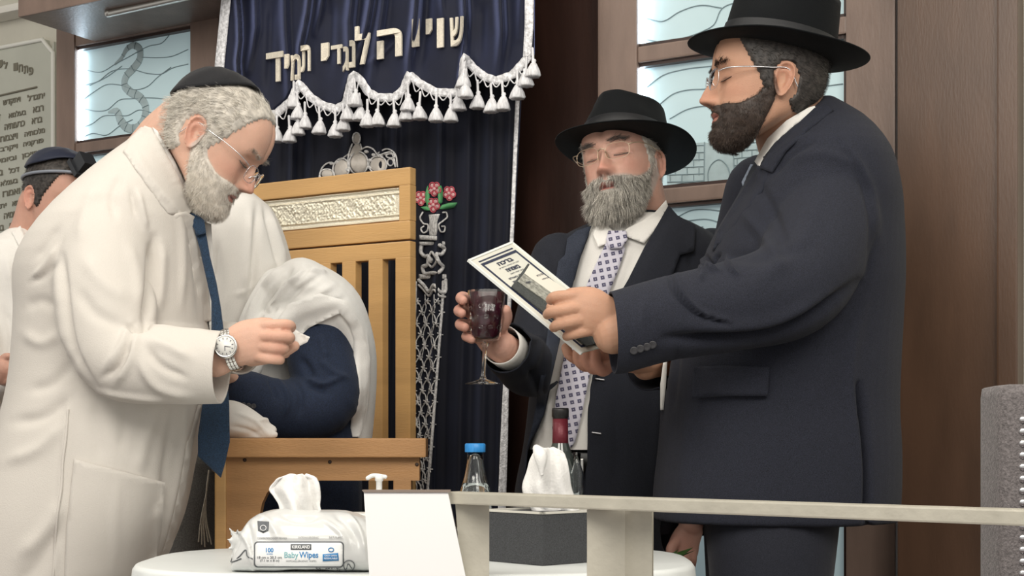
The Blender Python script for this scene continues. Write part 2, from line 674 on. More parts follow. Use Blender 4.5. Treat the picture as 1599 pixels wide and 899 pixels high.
class Head:
    def __init__(s, c, fwd, up, scale=1.0, nose=1.0, hook=0.0, mouth=0.0, wide=1.0, chin=0.0, nose_drop=0.0, jaw=1.0):
        s.c = Vector(c)
        f = Vector(fwd).normalized()
        u = Vector(up)
        u = (u - f * u.dot(f)).normalized()
        s.f, s.u, s.r = f, u, f.cross(u)
        s.k = scale
        s.nose, s.hook, s.mouth, s.wide, s.chin, s.drop, s.jaw = nose, hook, mouth, wide, chin, nose_drop, jaw

    def world(s, L):
        L = np.asarray(L, float).reshape(-1, 3) * s.k
        return (np.array(s.c) + L[:, :1] * np.array(s.r) + L[:, 1:2] * np.array(s.f) + L[:, 2:] * np.array(s.u))

    def local(s, Wd):
        d = (np.asarray(Wd, float) - np.array(s.c)) / s.k
        return np.stack([d @ np.array(s.r), d @ np.array(s.f), d @ np.array(s.u)], 1)

    def pt(s, x, y, z):
        return Vector(s.world([(x, y, z)])[0])

    def grid(s, nz=110, nt=150):
        z = -.1185 + .2365 * (0.5 - 0.5 * np.cos(np.linspace(0.02, np.pi - 0.02, nz))) * 0.35 + .2365 * np.linspace(0, 1, nz) * 0.65
        z = np.clip(z, -.1185, .118)
        t = np.linspace(0, 2 * np.pi, nt, endpoint=False)
        Z, T = np.meshgrid(z, t, indexing='ij')
        a = lambda K: cr([k[0] for k in K], [k[1] for k in K], Z)
        Fy, By, Wx = a(FZ), a(BZ), a(WZ) * s.wide
        Wx = Wx * (1 + (s.jaw - 1) * sst(-Z, .02, .08))
        c = np.where(Z > -.04, -.012, -.012 + (-.04 - Z) * .55)
        c = np.maximum(c, By + .012)
        c = np.minimum(c, Fy - .01)
        ct, st = np.cos(T), np.sin(T)
        e = 0.88
        X = Wx * np.sign(st) * np.abs(st) ** e
        Y = c + np.where(ct > 0, (Fy - c) * np.abs(ct) ** .86, -(c - By) * np.abs(ct) ** .95)
        front = sst(ct, 0.05, 0.35)
        ax = np.abs(X)
        d = np.zeros_like(X)
        # nose
        zz = Z + s.drop
        prof = cr([-.2, -.056, -.051, -.0465, -.042, -.036, -.030, -.022, -.012, -.002, .008, .016, .2],
                  [0, 0, .003, .0105, .0235, .0285, .0270, .0215 + s.hook, .0155 + s.hook * 1.3, .0095 + s.hook, .0045, .0015, 0], zz) * s.nose
        wn = cr([-.2, -.045, -.036, -.02, 0, .015, .2], [.0115, .0115, .0115, .0085, .0065, .007, .007], zz)
        d += prof * np.exp(-(ax / wn) ** 2.4)
        d += .0125 * s.nose * G(ax - .0135, .0062) * G(zz + .0385, .0068)
        # sockets, lids, brows
        d += -.0105 * G(ax - .031, .0145) * G(Z - .003, .0120)
        d += .0085 * G(ax - .0315, .0115) * G(Z + .001, .0085)
        d += -.0018 * G(ax - .0315, .014) * G(Z + .0095, .0022)
        d += -.0018 * G(ax - .0315, .014) * G(Z - .0095, .0020)
        d += -.002 * G(ax - .031, .013) * G(Z + .0035, .0011)
        d += .0025 * G(ax - .026, .018) * G(Z - .0215, .0075)
        d += -.002 * G(ax - .026, .012) * G(Z + .018, .006)
        # cheeks, folds
        d += .005 * G(ax - .046, .017) * G(Z + .024, .016)
        d += -.0022 * G(ax - (.018 - (Z + .035) * .45), .0035) * sst(-Z, .032, .04) * sst(Z, -.075, -.06)
        # mouth
        mo = s.mouth
        d += .0050 * G(Z + .0615 - mo * .3, .0042) * np.exp(-(ax / .021) ** 4)
        d += .0055 * G(Z + .0745 + mo, .0046) * np.exp(-(ax / .018) ** 4)
        d += -(.0045 + mo * 1.6) * G(Z + .0672 + mo * .4, .0017 + mo * .55) * np.exp(-(ax / .0225) ** 6)
        d += -.0025 * G(Z + .084, .004) * G(ax, .02)
        d += (.004 + s.chin) * G(Z + .101, .011) * G(ax, .018)
        Y = Y + d * front
        # temples
        X = X * (1 - .035 * G(Y - .055, .025) * G(Z - .03, .02))
        return np.stack([X, Y, Z], -1)

    def skin_parts(s, neck=None):
        g = s.grid()
        rings = [s.world(r) for r in g]
        parts = [loft(rings)]
        for sd in (1, -1):
            parts.append(s.ear(sd))
        return parts

    def ear(s, sd):
        nr, na = 14, 40
        cy, cz = -.015, -.012
        tl = math.radians(10)
        V = []
        rs = np.linspace(0, 1, nr)
        for r in rs:
            a = np.linspace(0, 2 * np.pi, na, endpoint=False)
            w = .0165 * (1 + .22 * np.sin(a)) + 0 * a          # wider at the top
            h = .0315
            y = -w * r * np.cos(a) * 1.0
            z = h * r * np.sin(a)
            up_ = np.sin(a)
            # relief: helix rim, concha, antihelix
            bk = sst(np.cos(a), -.75, -.2)                       # open at the front (cos<0 is forward)
            low = sst(up_, -.95, -.45)
            rel = .0045 * G(r - .90, .10) * (.35 + .65 * bk) * (.4 + .6 * low)
            rel += -.0035 * G(r - .68, .09) * bk * low
            rel += .0030 * G(r - .50, .09) * bk * low
            rel += -.0085 * G(np.hypot((y - .002) / .010, (z + .002) / .013), 1.0)
            rel += -.002 * G(np.hypot((y + .002) / .006, (z - .017) / .006), 1.0)
            rel += .003 * G(np.hypot((y - .0125) / .004, (z + .004) / .006), 1.0)
            flare = .006 * r * sst(np.cos(a), -.2, 1)
            x = .0065 + rel + flare * 1.1
            y2 = y * math.cos(tl) - z * math.sin(tl)
            z2 = y * math.sin(tl) * 0.6 + z
            V.append(np.stack([sd * (.0735 * s.wide + x), cy + y2, cz + z2], 1))
        rings = V[::-1][:-1] + []
        top = [V[i] for i in range(nr - 1, 0, -1)]
        # back shell
        back = []
        for r in (1.0, .96, .75, .4):
            k = V[-1].copy()
            ctr = k.mean(0)
            k = ctr + (k - ctr) * r
            k[:, 0] -= sd * (.0035 + (1 - r) * .012)
            back.append(k)
        order = back[::-1] + top
        if sd < 0:
            order = [o[::-1] for o in order]
        return loft([s.world(o) for o in order])

    def shell(s, mask_off, sink=.004):
        """closed head-shaped shell whose surface is lifted by mask_off(L) metres (negative sinks under the skin)"""
        g = s.grid(90, 130)
        nz, nt, _ = g.shape
        du = np.gradient(g, axis=0)
        dv = (np.roll(g, -1, 1) - np.roll(g, 1, 1))
        n = np.cross(dv, du)
        n /= np.linalg.norm(n, axis=2, keepdims=True) + 1e-12
        out = n * np.sign((n * (g - np.array([0, -.01, 0]))).sum(2, keepdims=True))
        off = mask_off(g.reshape(-1, 3)).reshape(nz, nt, 1)
        h = g + out * off
        return h, out, off

def shell_mesh(H, fn, keep=-.001):
    h, n, off = H.shell(fn)
    nz, nt, _ = h.shape
    V = H.world(h.reshape(-1, 3))
    fs = []
    o = off[..., 0]
    for i in range(nz - 1):
        for j in range(nt):
            j2 = (j + 1) % nt
            if max(o[i, j], o[i, j2], o[i + 1, j], o[i + 1, j2]) > keep:
                fs.append((i * nt + j, i * nt + j2, (i + 1) * nt + j2, (i + 1) * nt + j))
    return V, fs

def strands(P0, dirs, length, rad, segs=4, curl=0.3, grav=(0, 0, 0), seed=0, ribs=3):
    """tapered hairs: P0 (n,3), dirs (n,3)"""
    r = np.random.default_rng(seed)
    n = len(P0)
    L = length * (0.6 + 0.7 * r.random(n)) if np.isscalar(length) else length * (0.7 + 0.5 * r.random(n))
    d = dirs / (np.linalg.norm(dirs, axis=1)[:, None] + 1e-9)
    w = r.normal(size=(n, 3)) * curl
    pts = [P0]
    cur = P0.copy()
    ph = r.random(n) * 6.28
    for k in range(segs):
        w2 = np.roll(w, k % 3, axis=1) * np.sin(ph + k * 1.7)[:, None]
        dd = d + w2 + np.array(grav) * (k / segs)
        dd /= np.linalg.norm(dd, axis=1)[:, None]
        cur = cur + dd * (L / segs)[:, None]
        pts.append(cur)
    pts = np.stack(pts, 1)
    side = np.cross(d, r.normal(size=(n, 3)))
    side /= np.linalg.norm(side, axis=1)[:, None] + 1e-9
    oth = np.cross(d, side)
    V = []
    rr = rad * (0.7 + 0.6 * r.random(n))
    for k in range(segs + 1):
        q = rr * (1 - 0.85 * k / segs)
        for b in range(ribs):
            a = 2 * math.pi * b / ribs
            V.append(pts[:, k] + q[:, None] * (math.cos(a) * side + math.sin(a) * oth))
    V = np.stack(V, 1).reshape(-1, 3)
    m = (segs + 1) * ribs
    base = []
    for k in range(segs):
        for b in range(ribs):
            b2 = (b + 1) % ribs
            base.append((k * ribs + b, k * ribs + b2, (k + 1) * ribs + b2, (k + 1) * ribs + b))
    base = np.array(base)
    fs = (np.arange(n)[:, None, None] * m + base[None]).reshape(-1, 4)
    return V, fs

def fast_mesh(parts, name):
    vs = [np.asarray(p[0], float) for p in parts]
    n = 0
    L, S, T = [], [], []
    ls = 0
    for v, (_, f) in zip(vs, parts):
        f = np.asarray(f)
        L.append((f + n).ravel()); k = f.shape[1]
        S.append(ls + np.arange(len(f)) * k); T.append(np.full(len(f), k)); ls += len(f) * k
        n += len(v)
    V = np.concatenate(vs).astype(np.float32)
    me = bpy.data.meshes.new(name)
    me.vertices.add(len(V)); me.vertices.foreach_set('co', V.ravel())
    L, S, T = np.concatenate(L), np.concatenate(S), np.concatenate(T)
    me.loops.add(len(L)); me.loops.foreach_set('vertex_index', L.astype(np.int32))
    me.polygons.add(len(S)); me.polygons.foreach_set('loop_start', S.astype(np.int32))
    me.update(calc_edges=True)
    return me

def hair_on(H, weight, n, length, rad, flow, lift=.35, clump=1.1, curl=.3, grav=(0, 0, 0), seed=1, off=.0, lenfn=None, segs=4):
    """scatter hairs on the head where weight(L)>0; flow(L)->local direction"""
    g, nrm, o = H.shell(lambda L: off if np.isscalar(off) else off(L)) if np.isscalar(off) is False else H.shell(lambda L: np.full(len(L), off))
    A = g.reshape(-1, 3)
    N = nrm.reshape(-1, 3)
    B = H.grid(90, 130).reshape(-1, 3)
    w = np.clip(weight(B), 0, None)
    # area compensation of the grid
    nz, nt = 90, 130
    ga = H.grid(90, 130)
    ar = np.linalg.norm(np.gradient(ga, axis=0), axis=2) * np.linalg.norm(np.roll(ga, -1, 1) - ga, axis=2)
    p = w * ar.ravel()
    p /= p.sum()
    r = np.random.default_rng(seed)
    idx = r.choice(len(A), size=n, p=p)
    i, j = idx // nt, idx % nt
    i = np.clip(i, 0, nz - 2)
    a, b = r.random(n)[:, None], r.random(n)[:, None]
    gg, nn = g, nrm
    j2 = (j + 1) % nt
    Q = (gg[i, j] * (1 - a) + gg[i + 1, j] * a) * (1 - b) + (gg[i, j2] * (1 - a) + gg[i + 1, j2] * a) * b
    NN = nn[i, j]
    fl = flow(B[idx])
    fl = fl / (np.linalg.norm(fl, axis=1)[:, None] + 1e-9)
    D = NN * lift + fl + clump * np.stack([vnoise(B[idx], 330, seed + 40 + q_) for q_ in range(3)], 1)
    Lg = length if lenfn is None else lenfn(B[idx]) * length
    if not np.isscalar(Lg):
        Lg = Lg * H.k
    R = np.stack([np.array(H.r), np.array(H.f), np.array(H.u)])
    return strands(H.world(Q), D @ R, Lg, rad, curl=curl, grav=grav, seed=seed, segs=segs)

# masks in head space ---------------------------------------------------
def hair_mask(L, recede=0.0, low=-.062):
    x, y, z = L[:, 0], L[:, 1], L[:, 2]
    ax = np.abs(x)
    line = np.where(y > .045, .062 + recede, np.where(y > .012, -.012 + (y - .012) * 2.0, -.03))
    line = cr([-.12, -.06, -.03, -.012, .012, .030, .045, .060, .1], [low, low, low + .012, -.012, -.03, .004, .030 + recede * .6, .060 + recede, .066 + recede], y)
    m = sst(z - line, -.003, .004)
    ear = 1 - np.exp(-(np.hypot((y + .022) / .026, (z + .012) / .036)) ** 8) * (ax > .05)
    return m * ear

def beard_mask(L, up=0.0, lips=1.0, back=.004, slope=.42):
    x, y, z = L[:, 0], L[:, 1], L[:, 2]
    ax = np.abs(x)
    line = cr([-.06, -.012, .006, .020, .040, .060, .075, .12], [-.055, -.04, -.0, -.030, -.046, -.053, -.051, -.050], y) + up
    yb = -.014 + back + np.clip(-.03 - z, 0, 1) * slope
    m = sst(line - z, -.004, .004) * sst(y - yb, -.006, .006)
    m *= 1 - lips * np.exp(-((ax / .0215) ** 4 + ((z + .0685) / .0085) ** 4)) * (y > .05)
    m *= 1 - .75 * G(ax, .006) * G(z + .0535, .004) * (y > .05)
    m *= 1 - np.exp(-((ax / .016) ** 4 + ((z + .042) / .007) ** 4)) * (y > .05)
    return m

def paint_skin(me, H, base, lip=(.45, .16, .13), red=(.62, .25, .18), stub=None, stub_w=None, hands=None, extra=None):
    """skin pigment per vertex: lips, flushed nose, ears and cheeks, hair roots, darker sockets; shade painted at mouth line and nostrils"""
    co = get_co(me)
    C = np.tile(np.array(base, float), (len(co), 1))
    def mixin(c, w):
        w = np.clip(w, 0, 1)[:, None]
        C[:] = C * (1 - w) + np.array(c) * w
    if H is not None:
        L = H.local(co)
        x, y, z = L[:, 0], L[:, 1], L[:, 2]
        ax = np.abs(x)
        near = (np.abs(z) < .16) & (ax < .12) & (np.abs(y) < .16)
        mixin(red, near * .55 * G(ax, .020) * G(z + .036, .016) * (y > .085))
        mixin(red, near * .32 * G(ax - .047, .02) * G(z + .028, .018) * (y > .02))
        mixin(red, near * .45 * (ax > .077) * G(z + .01, .04) * G(y + .02, .03))
        mixin((base[0] * .72, base[1] * .6, base[2] * .58), near * .55 * G(ax - .031, .016) * G(z + .004, .011) * (y > .05))  # darker skin tone in the eye sockets
        mixin((.10, .05, .04), near * .85 * G(ax - .0315, .0135) * G(z + .0045 - .0008 * 0, .0013) * (y > .05))
        mo = H.mouth
        lipw = np.exp(-((ax / .0215) ** 4)) * (np.exp(-((z + .0685 + mo * .3) / (.0088 + mo * .6)) ** 6)) * (y > .06)
        mixin(lip, near * .85 * lipw)
        mixin((.12, .03, .03), near * .95 * G(z + .0672 + mo * .4, .0014 + mo * .5) * np.exp(-(ax / .021) ** 6) * (y > .06))  # shade between the lips, painted into the skin colour
        mixin((.10, .04, .03), near * .8 * G(ax - .0075, .0035) * G(z + .0475, .0028) * (y > .085))  # nostril hollows painted dark, shade put into the colour
        if stub is not None:
            for wfn, col in stub:
                mixin(col, near * wfn(L))
    if extra is not None:
        for p, rad, col, w in extra:
            d = np.linalg.norm(co - np.array(p), axis=1)
            mixin(col, w * G(d, rad))
    a = me.color_attributes.new('tint', 'FLOAT_COLOR', 'POINT')
    a.data.foreach_set('color', np.c_[C, np.ones(len(C))].astype(np.float32).ravel())
    return me

SKIN = None
def skin_mat():
    return mat('skin', (1, 1, 1), rough=.5, bump=.25, bscale=500, sss=.12, attr='tint', spec=.35, var=.06, vscale=60)

def eyebrows(H, n=260, length=.010, seed=3, rad=.00022, up=0.0):
    def w(L):
        ax = np.abs(L[:, 0])
        return np.exp(-((ax - .030) / .017) ** 4) * G(L[:, 2] - (.0195 + up + .004 * G(ax - .034, .012)), .0032) * (L[:, 1] > .03)
    def fl(L):
        s = np.sign(L[:, 0])
        return np.stack([s * 1.0, 0 * s - .2, .25 + 0 * s], 1)
    return hair_on(H, w, n, length, rad, fl, lift=.35, curl=.15, seed=seed, off=.0003, segs=3)

def lens_ring(H, sx, w=.0265, h=.018, y=.099, z=-.005, wrap=.25, n=40, shape=3.0):
    a = np.linspace(0, 2 * np.pi, n + 1)
    X = sx * .0325 + w * np.sign(np.cos(a)) * np.abs(np.cos(a)) ** (2 / shape)
    Z = z + h * np.sign(np.sin(a)) * np.abs(np.sin(a)) ** (2 / shape)
    Y = y - wrap * (np.abs(X) - .01) * .6
    return H.world(np.stack([X, Y, Z], 1))

def eyeglasses(H, parent, m_frame, m_lens, rim=.0009, full=True, w=.0265, h=.018, temple=.0013, z=-.005, y=.0985, tz=.004):
    parts = []
    for sx in (1, -1):
        R = lens_ring(H, sx, w, h, z=z, y=y)
        if full:
            parts.append(tube(R, rim, n=60, seg=6, smooth=False, round_ends=False))
        c = R[:-1].mean(0)
        obj('lens', [loft([c + (R[:-1] - c) * .97 - np.array(H.f) * .0004, c + (R[:-1] - c) * .97 + np.array(H.f) * .0004])], m_lens, parent)
        hx = .0325 + w
        parts.append(tube([H.pt(sx * (hx - .002), y - .007, z + h * .55), H.pt(sx * (hx + .008), y - .014, z + h * .6 + tz * .3), H.pt(sx * .0805, .045, z + h * .6 + tz),
                           H.pt(sx * .0815, .008, z + h * .6 + tz * 1.0), H.pt(sx * .080, -.022, z + h * .6 + tz), H.pt(sx * .078, -.040, z - .016)], temple, n=26, seg=6))
        parts.append(tube([H.pt(sx * .008, y + .000, z + .003), H.pt(sx * .010, y - .006, z - .002), H.pt(sx * .0105, y - .010, z - .008)], .0010, seg=6))
    parts.append(tube([H.pt(.0075, y - .001, z + .006), H.pt(0, y + .002, z + .009), H.pt(-.0075, y - .001, z + .006)], .0012, n=10, seg=6))
    return obj('eyeglasses', parts, m_frame, parent)

def kippah(H, r0=.075, tilt=35, back=-.028, hgt=.001, base_z=.065, mat_=None, parent=None, rx=.072, ry=.085, drop=0.0):
    """cap draped on the crown: shell points of the head within a tilted disc"""
    t = math.radians(tilt)
    ctr = np.array([0, -math.sin(t), math.cos(t)])
    def off(L):
        d = L - np.array([0, -.012, .01])
        d = d / (np.linalg.norm(d, axis=1)[:, None] + 1e-9)
        ang = np.degrees(np.arccos(np.clip(d @ ctr, -1, 1)))
        e = r0
        return np.where(ang < e, hgt + .0065 * (1 - (ang / e) ** 2) ** .5 + .004, -.01) if True else None
    h, n, o = H.shell(lambda L: np.zeros(len(L)))
    # build as its own dome so that the edge is clean
    c0 = np.array([0, -.012, .012])
    side = np.array([1.0, 0, 0])
    fw = np.cross(ctr, side)
    _v, _f = loft(list(H.grid(90, 130)))
    bb = BVHTree.FromPolygons([tuple(v) for v in _v], _f)
    rings_o, rings_i = [], []
    for i in range(0, 15):
        a = math.radians(r0) * (i / 14)
        ro, ri = [], []
        for b in np.linspace(0, 2 * np.pi, 64, endpoint=False):
            k = 1.0
            d = ctr * math.cos(a) + (side * math.cos(b) + fw * math.sin(b)) * math.sin(a)
            hit = bb.ray_cast(Vector(c0 + d * .3), Vector(-d))
            rr = (Vector(hit[0]) - Vector(c0)).length if hit[0] else .1
            lift = hgt + .004 + .004 * math.cos(a) + .0006 * math.sin(b * 6 + i)
            ro.append(c0 + d * (rr + lift + .003)); ri.append(c0 + d * (rr + lift))
        rings_o.append(H.world(ro)); rings_i.append(H.world(ri))
    v = loft(rings_o + rings_i[::-1], cap=True)
    return obj('skullcap', [v], mat_, parent)

def fedora(H, parent, m_felt, m_band, center, fwd, up, crown_h=.112, brim=.058, curl_side=.018, front_drop=.012, back_up=.0, rx=.080, ry=.098, dent=.018, taper=.86, bow=None, band_h=.033):
    f = Vector(fwd).normalized(); u = Vector(up); u = (u - f * u.dot(f)).normalized(); r = f.cross(u)
    ax = np.array([tuple(r), tuple(f), tuple(u)])
    c = np.array(tuple(center))
    n = 96
    a = np.linspace(0, 2 * np.pi, n, endpoint=False)
    ca, sa = np.cos(a), np.sin(a)          # sa>0 is front
    def top(t):
        h = crown_h * t
        k = 1 - (1 - taper) * t ** 1.3
        return np.stack([rx * k * ca, ry * k * sa, np.full(n, h)], 1)
    rings = [top(t) for t in np.linspace(0, .86, 12)]
    # rounded shoulder and creased top
    for j, q in enumerate(np.linspace(0.12, 1, 12)):
        k0 = 1 - (1 - taper) * .86 ** 1.3
        kk = k0 * math.cos(q * math.pi / 2 * .98)
        x, y = rx * kk * ca, ry * kk * sa
        hh = crown_h * (.86 + .16 * math.sin(q * math.pi / 2))
        cre = dent * np.exp(-(x / .017) ** 2) * sst(1 - np.abs(y) / ry, .05, .5)
        cre2 = .010 * np.exp(-((np.abs(x) - .040) / .016) ** 2) * sst(y, .0, .06)
        z = hh - cre * q ** .5 - cre2 * q + .008 * (y / ry)
        rings.append(np.stack([x, y, z], 1))
    # front pinch
    out = []
    for R in rings:
        R = R.copy()
        t = np.clip(R[:, 2] / crown_h, 0, 1)
        pin = .012 * np.exp(-((R[:, 1] - ry * .55) / .03) ** 2) * sst(t, .35, .9) * np.sign(R[:, 0])
        R[:, 0] -= pin * np.clip(np.abs(R[:, 0]) / .03, 0, 1)
        out.append(R)
    brims = []
    m = 12
    for j in range(m + 1):
        q = j / m
        bw = brim * (1 + .06 * np.abs(sa))
        x = (rx + bw * q) * ca
        y = (ry + bw * q) * sa
        z = curl_side * (ca ** 2) * q ** 1.7 - front_drop * np.clip(sa, 0, 1) ** 2 * q + back_up * np.clip(-sa, 0, 1) ** 2 * q - .004 * q
        brims.append(np.stack([x, y, z], 1))
    th = .0022
    up_s = [b + np.array([0, 0, th]) for b in brims]
    edge = brims[-1] + (brims[-1] - brims[-2]) * .12 + np.array([0, 0, th / 2])
    seq = [b for b in brims] + [edge] + up_s[::-1]
    inner = [out[0] * np.array([.97, .97, 1]) ]
    full = inner + seq[0:] + out
    hat = obj('hat', [loft([c + R @ ax for R in full], cap=True)], m_felt, parent)
    bd = []
    for z0, e in ((.003, 1.0), (.003, 1.022), (band_h, 1.022), (band_h, 1.0)):
        k = 1 - (1 - taper) * (z0 / crown_h) ** 1.3
        bd.append(np.stack([rx * k * e * ca, ry * k * e * sa, np.full(n, z0 + .002)], 1))
    ob = loft([c + R @ ax for R in bd], cap=False)
    obj('hat_band', [ob], m_band, hat)
    if bow is not None:
        obj('hat_pin', [tube([Vector(c + np.array(p) @ ax) for p in bow], .0022, seg=6)], mat('hat_pin_grey', (.55, .5, .45), .5), hat)
    return hat

def place_head(anchor, px, py, D, fwd, up, **kw):
    H = Head((0, 0, 0), fwd, up, **kw)
    a = Vector(H.world([anchor])[0])
    H.c = P(px, py, D) - a
    return H

def lashes(H, body, parent, m, zc=-.0048, droop=.0022):
    bb = BVHTree.FromPolygons([tuple(v) for v in get_co(body)], [tuple(p.vertices) for p in body.polygons])
    parts, st = [], []
    for sx in (1, -1):
        pts = []
        for u in np.linspace(-1, 1, 11):
            x = sx * (.0315 + u * .0135)
            z = zc - droop * (1 - u * u) + .0012 * u
            hit = bb.ray_cast(H.pt(x, .2, z), -H.f)
            if hit[0] is not None:
                pts.append(hit[0] + H.f * .0004)
        if len(pts) > 4:
            parts.append(tube(pts, .00065, n=24, seg=5))
            for k_ in range(46):
                i = random.randrange(len(pts) - 1); t = random.random()
                p = pts[i] * (1 - t) + pts[i + 1] * t
                d = (H.f * .8 - H.u * .55 + H.r * sx * (.1 + .5 * i / len(pts))).normalized()
                parts.append(tube([p, p + d * .004, p + d * .006 + H.u * .001], [.00025, .0002, .00008], n=4, seg=3, round_ends=False))
    if parts:
        obj('eyelashes', parts, m, parent)

def hairy(name, base, hs, mats, parent, p=.35, per=12, seed=1):
    """one hair object: shell plus strands, a share of the strands in the second shade"""
    parts = ([(np.array(base[0]), np.array(base[1]))] if base else []) + [hs]
    me = fast_mesh(parts, name)
    nb = len(base[1]) if base else 0
    n = (len(me.polygons) - nb) // per
    r = np.random.default_rng(seed)
    idx = np.zeros(len(me.polygons), dtype=np.int32)
    idx[nb:nb + n * per] = np.repeat((r.random(n) < p).astype(np.int32), per)
    o = link(name, me, mats, parent)
    me.polygons.foreach_set('material_index', idx)
    return o
# ------------------------------------------------------------------ the room
def sz(px, py, off=0.0):
    p = np.array(W(px, py, off)) - W0
    return p.dot(U), p[2]

def WP(s, z, off=0.0):
    v = W0 + U * s + NW * off
    return Vector((v[0], v[1], z))

def wall_box(s0, s1, z0, z1, o0, o1, bevel=0.0):
    return box(WP((s0 + s1) / 2, (z0 + z1) / 2, (o0 + o1) / 2), abs(s1 - s0), abs(o1 - o0), abs(z1 - z0),
               (Vector(U), Vector(NW), Vector((0, 0, 1))), bevel)

def S(px, off=0.0):
    return sz(px, 450, off)[0]

def Z(px, py, off=0.0):
    return sz(px, py, off)[1]

wood_d = mat('door_wood', (.180, .125, .100), .42, bump=.35, bscale=140, var=.16, vscale=14, stretch=(1, 1, .25))
wood_dark = mat('dark_wood', (.032, .014, .010), .4, bump=.2, bscale=90, var=.3, vscale=10, stretch=(1, 1, .2))
wood_red = mat('mahogany_wood', (.088, .048, .029), .36, bump=.12, bscale=260, var=.2, vscale=12, stretch=(1, 1, .2))
wall_m = mat('cream_wall_paint', (.62, .60, .52), .8, bump=.1, bscale=60, var=.05)
ceil_m = mat('ceiling_paint', (.8, .78, .72), .9, bump=.1, bscale=40)
floor_m = mat('carpet', (.10, .07, .07), .95, bump=.8, bscale=200, var=.3, vscale=40)

obj('floor', box((0, 2.5, -.05), 9, 8, .1), floor_m, smooth=False, kind='structure')
obj('ceiling', box((0, 2.5, 3.55), 9, 8, .1), ceil_m, smooth=False, kind='structure')
obj('wall_back', [wall_box(S(60) , S(1410), 0, 3.5, -.20, -.10)], wood_dark, smooth=False, kind='structure')
obj('wall_left', [wall_box(S(-900), S(62), 0, 3.5, -.62, -.52)], wall_m, smooth=False, kind='structure')
obj('wall_right', [wall_box(S(1586), S(1586) + 1.4, 0, 3.5, -.12, .04)], wall_m, smooth=False, kind='structure')
# moulding under the ceiling of the left wall
obj('trim_1', [wall_box(S(-500), S(95), Z(50, 22, -.5), Z(50, 10, -.5), -.52, -.44, .01)], ceil_m, smooth=False, kind='structure')

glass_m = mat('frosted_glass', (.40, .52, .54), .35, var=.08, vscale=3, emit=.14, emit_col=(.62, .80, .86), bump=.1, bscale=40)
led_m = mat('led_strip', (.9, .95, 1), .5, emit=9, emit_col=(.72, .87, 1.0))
etch_m = mat('etched_line', (.20, .27, .29), .6)
etch_f = mat('etched_frost', (.33, .42, .44), .6, var=.1, vscale=30)

def glazed_door(name, sL, sR, panes, pL, pR, offf=.006, base=.0, top=3.2):
    d = thing(name, 'x', 'x', WP((sL + sR) / 2, 0))
    del d['label']; del d['category']
    d['kind'] = 'structure'
    obj('door_stile', [wall_box(sL, pL, base, top, -.04, offf, .004)], wood_d, d, smooth=False)
    obj('door_stile', [wall_box(pR, sR, base, top, -.04, offf, .004)], wood_d, d, smooth=False)
    edges = [base] + [z for p in panes for z in p] + [top]
    edges = sorted(edges)
    for i in range(0, len(edges), 2):
        obj('door_rail', [wall_box(pL, pR, edges[i], edges[i + 1], -.04, offf - .004, .004)], wood_d, d, smooth=False)
    out = []
    for z0, z1 in panes:
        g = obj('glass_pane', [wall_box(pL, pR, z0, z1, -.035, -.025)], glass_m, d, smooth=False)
        b = .008
        obj('pane_bead', [wall_box(pL, pR, z1 - b, z1, -.025, -.006), wall_box(pL, pR, z0, z0 + b, -.025, -.006),
                          wall_box(pR - b, pR, z0, z1, -.025, -.006)], wood_dark, g, smooth=False)
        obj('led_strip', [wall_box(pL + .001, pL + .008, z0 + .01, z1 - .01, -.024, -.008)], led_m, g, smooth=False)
        out.append(g)
    return d, out

def etch(parent, lines, off=-.0235, r=.0013, name='etched_line', m=None):
    ps = []
    for pl in lines:
        ps.append(tube([W(x, y, off) for x, y in pl], r, n=max(6, len(pl) * 5), seg=5))
    return obj(name, ps, m or etch_m, parent)

# left glazed door: snake among waves
zt, zb = Z(122, 77, -.025), Z(116, 228, -.025)
d1, g1 = glazed_door('door_1', S(90), S(343), [(zb - .80, zb - .030), (zb, zt), (zt + .12, zt + .6)], S(118), S(299))
q = lambda pts: [(x / 3.0, y / 3.0) for x, y in pts]
etch(g1[1], [q(l) for l in [
    [(410, 330), (470, 338), (540, 300), (600, 268), (700, 215), (760, 200), (800, 155)],
    [(665, 268), (740, 270), (800, 265), (880, 232)], [(400, 398), (460, 380), (520, 335), (600, 322), (700, 345), (760, 345), (800, 322), (880, 300)],
    [(395, 462), (440, 430), (500, 396), (560, 398), (640, 420), (690, 405), (740, 360), (800, 315)],
    [(395, 510), (450, 520), (500, 515), (560, 468), (620, 462), (680, 458), (740, 460), (815, 472)],
    [(390, 595), (430, 580), (480, 545), (540, 540), (600, 540), (650, 515), (700, 525), (760, 550)],
    [(390, 640), (430, 625), (500, 632), (560, 590), (620, 560)], [(420, 400), (500, 360), (570, 310)]]])
snake = [(620, 235), (600, 225), (585, 250), (565, 285), (540, 310), (515, 300), (508, 272)]
body = [(540, 300), (572, 268), (592, 232), (625, 212), (655, 232), (655, 275), (625, 320), (590, 360), (582, 395), (610, 430), (655, 455), (682, 500), (675, 555), (645, 595), (600, 600), (565, 565), (545, 520), (510, 525)]
bp = curve_pts([tuple(W(x / 3, y / 3, -.024)) for x, y in body], 60)
rad = cr([0, .1, .3, .8, .93, 1], [.004, .008, .0125, .0125, .012, .004], np.linspace(0, 1, 60))
sn = tube(bp, rad, n=60, seg=14, flat=.12, flat_dir=NW, smooth=False)
obj('etched_snake', [sn], etch_f, g1[1])
rings_ = []
for i in range(4, 58, 3):
    T = Vector(bp[i + 1] - bp[i - 1]).normalized(); sd = T.cross(Vector(NW))
    c = Vector(bp[i]); rings_.append(tube([c - sd * rad[i] + Vector(NW) * .001, c + Vector(NW) * .003, c + sd * rad[i] + Vector(NW) * .001], .0009, n=5, seg=4))
obj('etched_line', rings_, etch_m, g1[1])

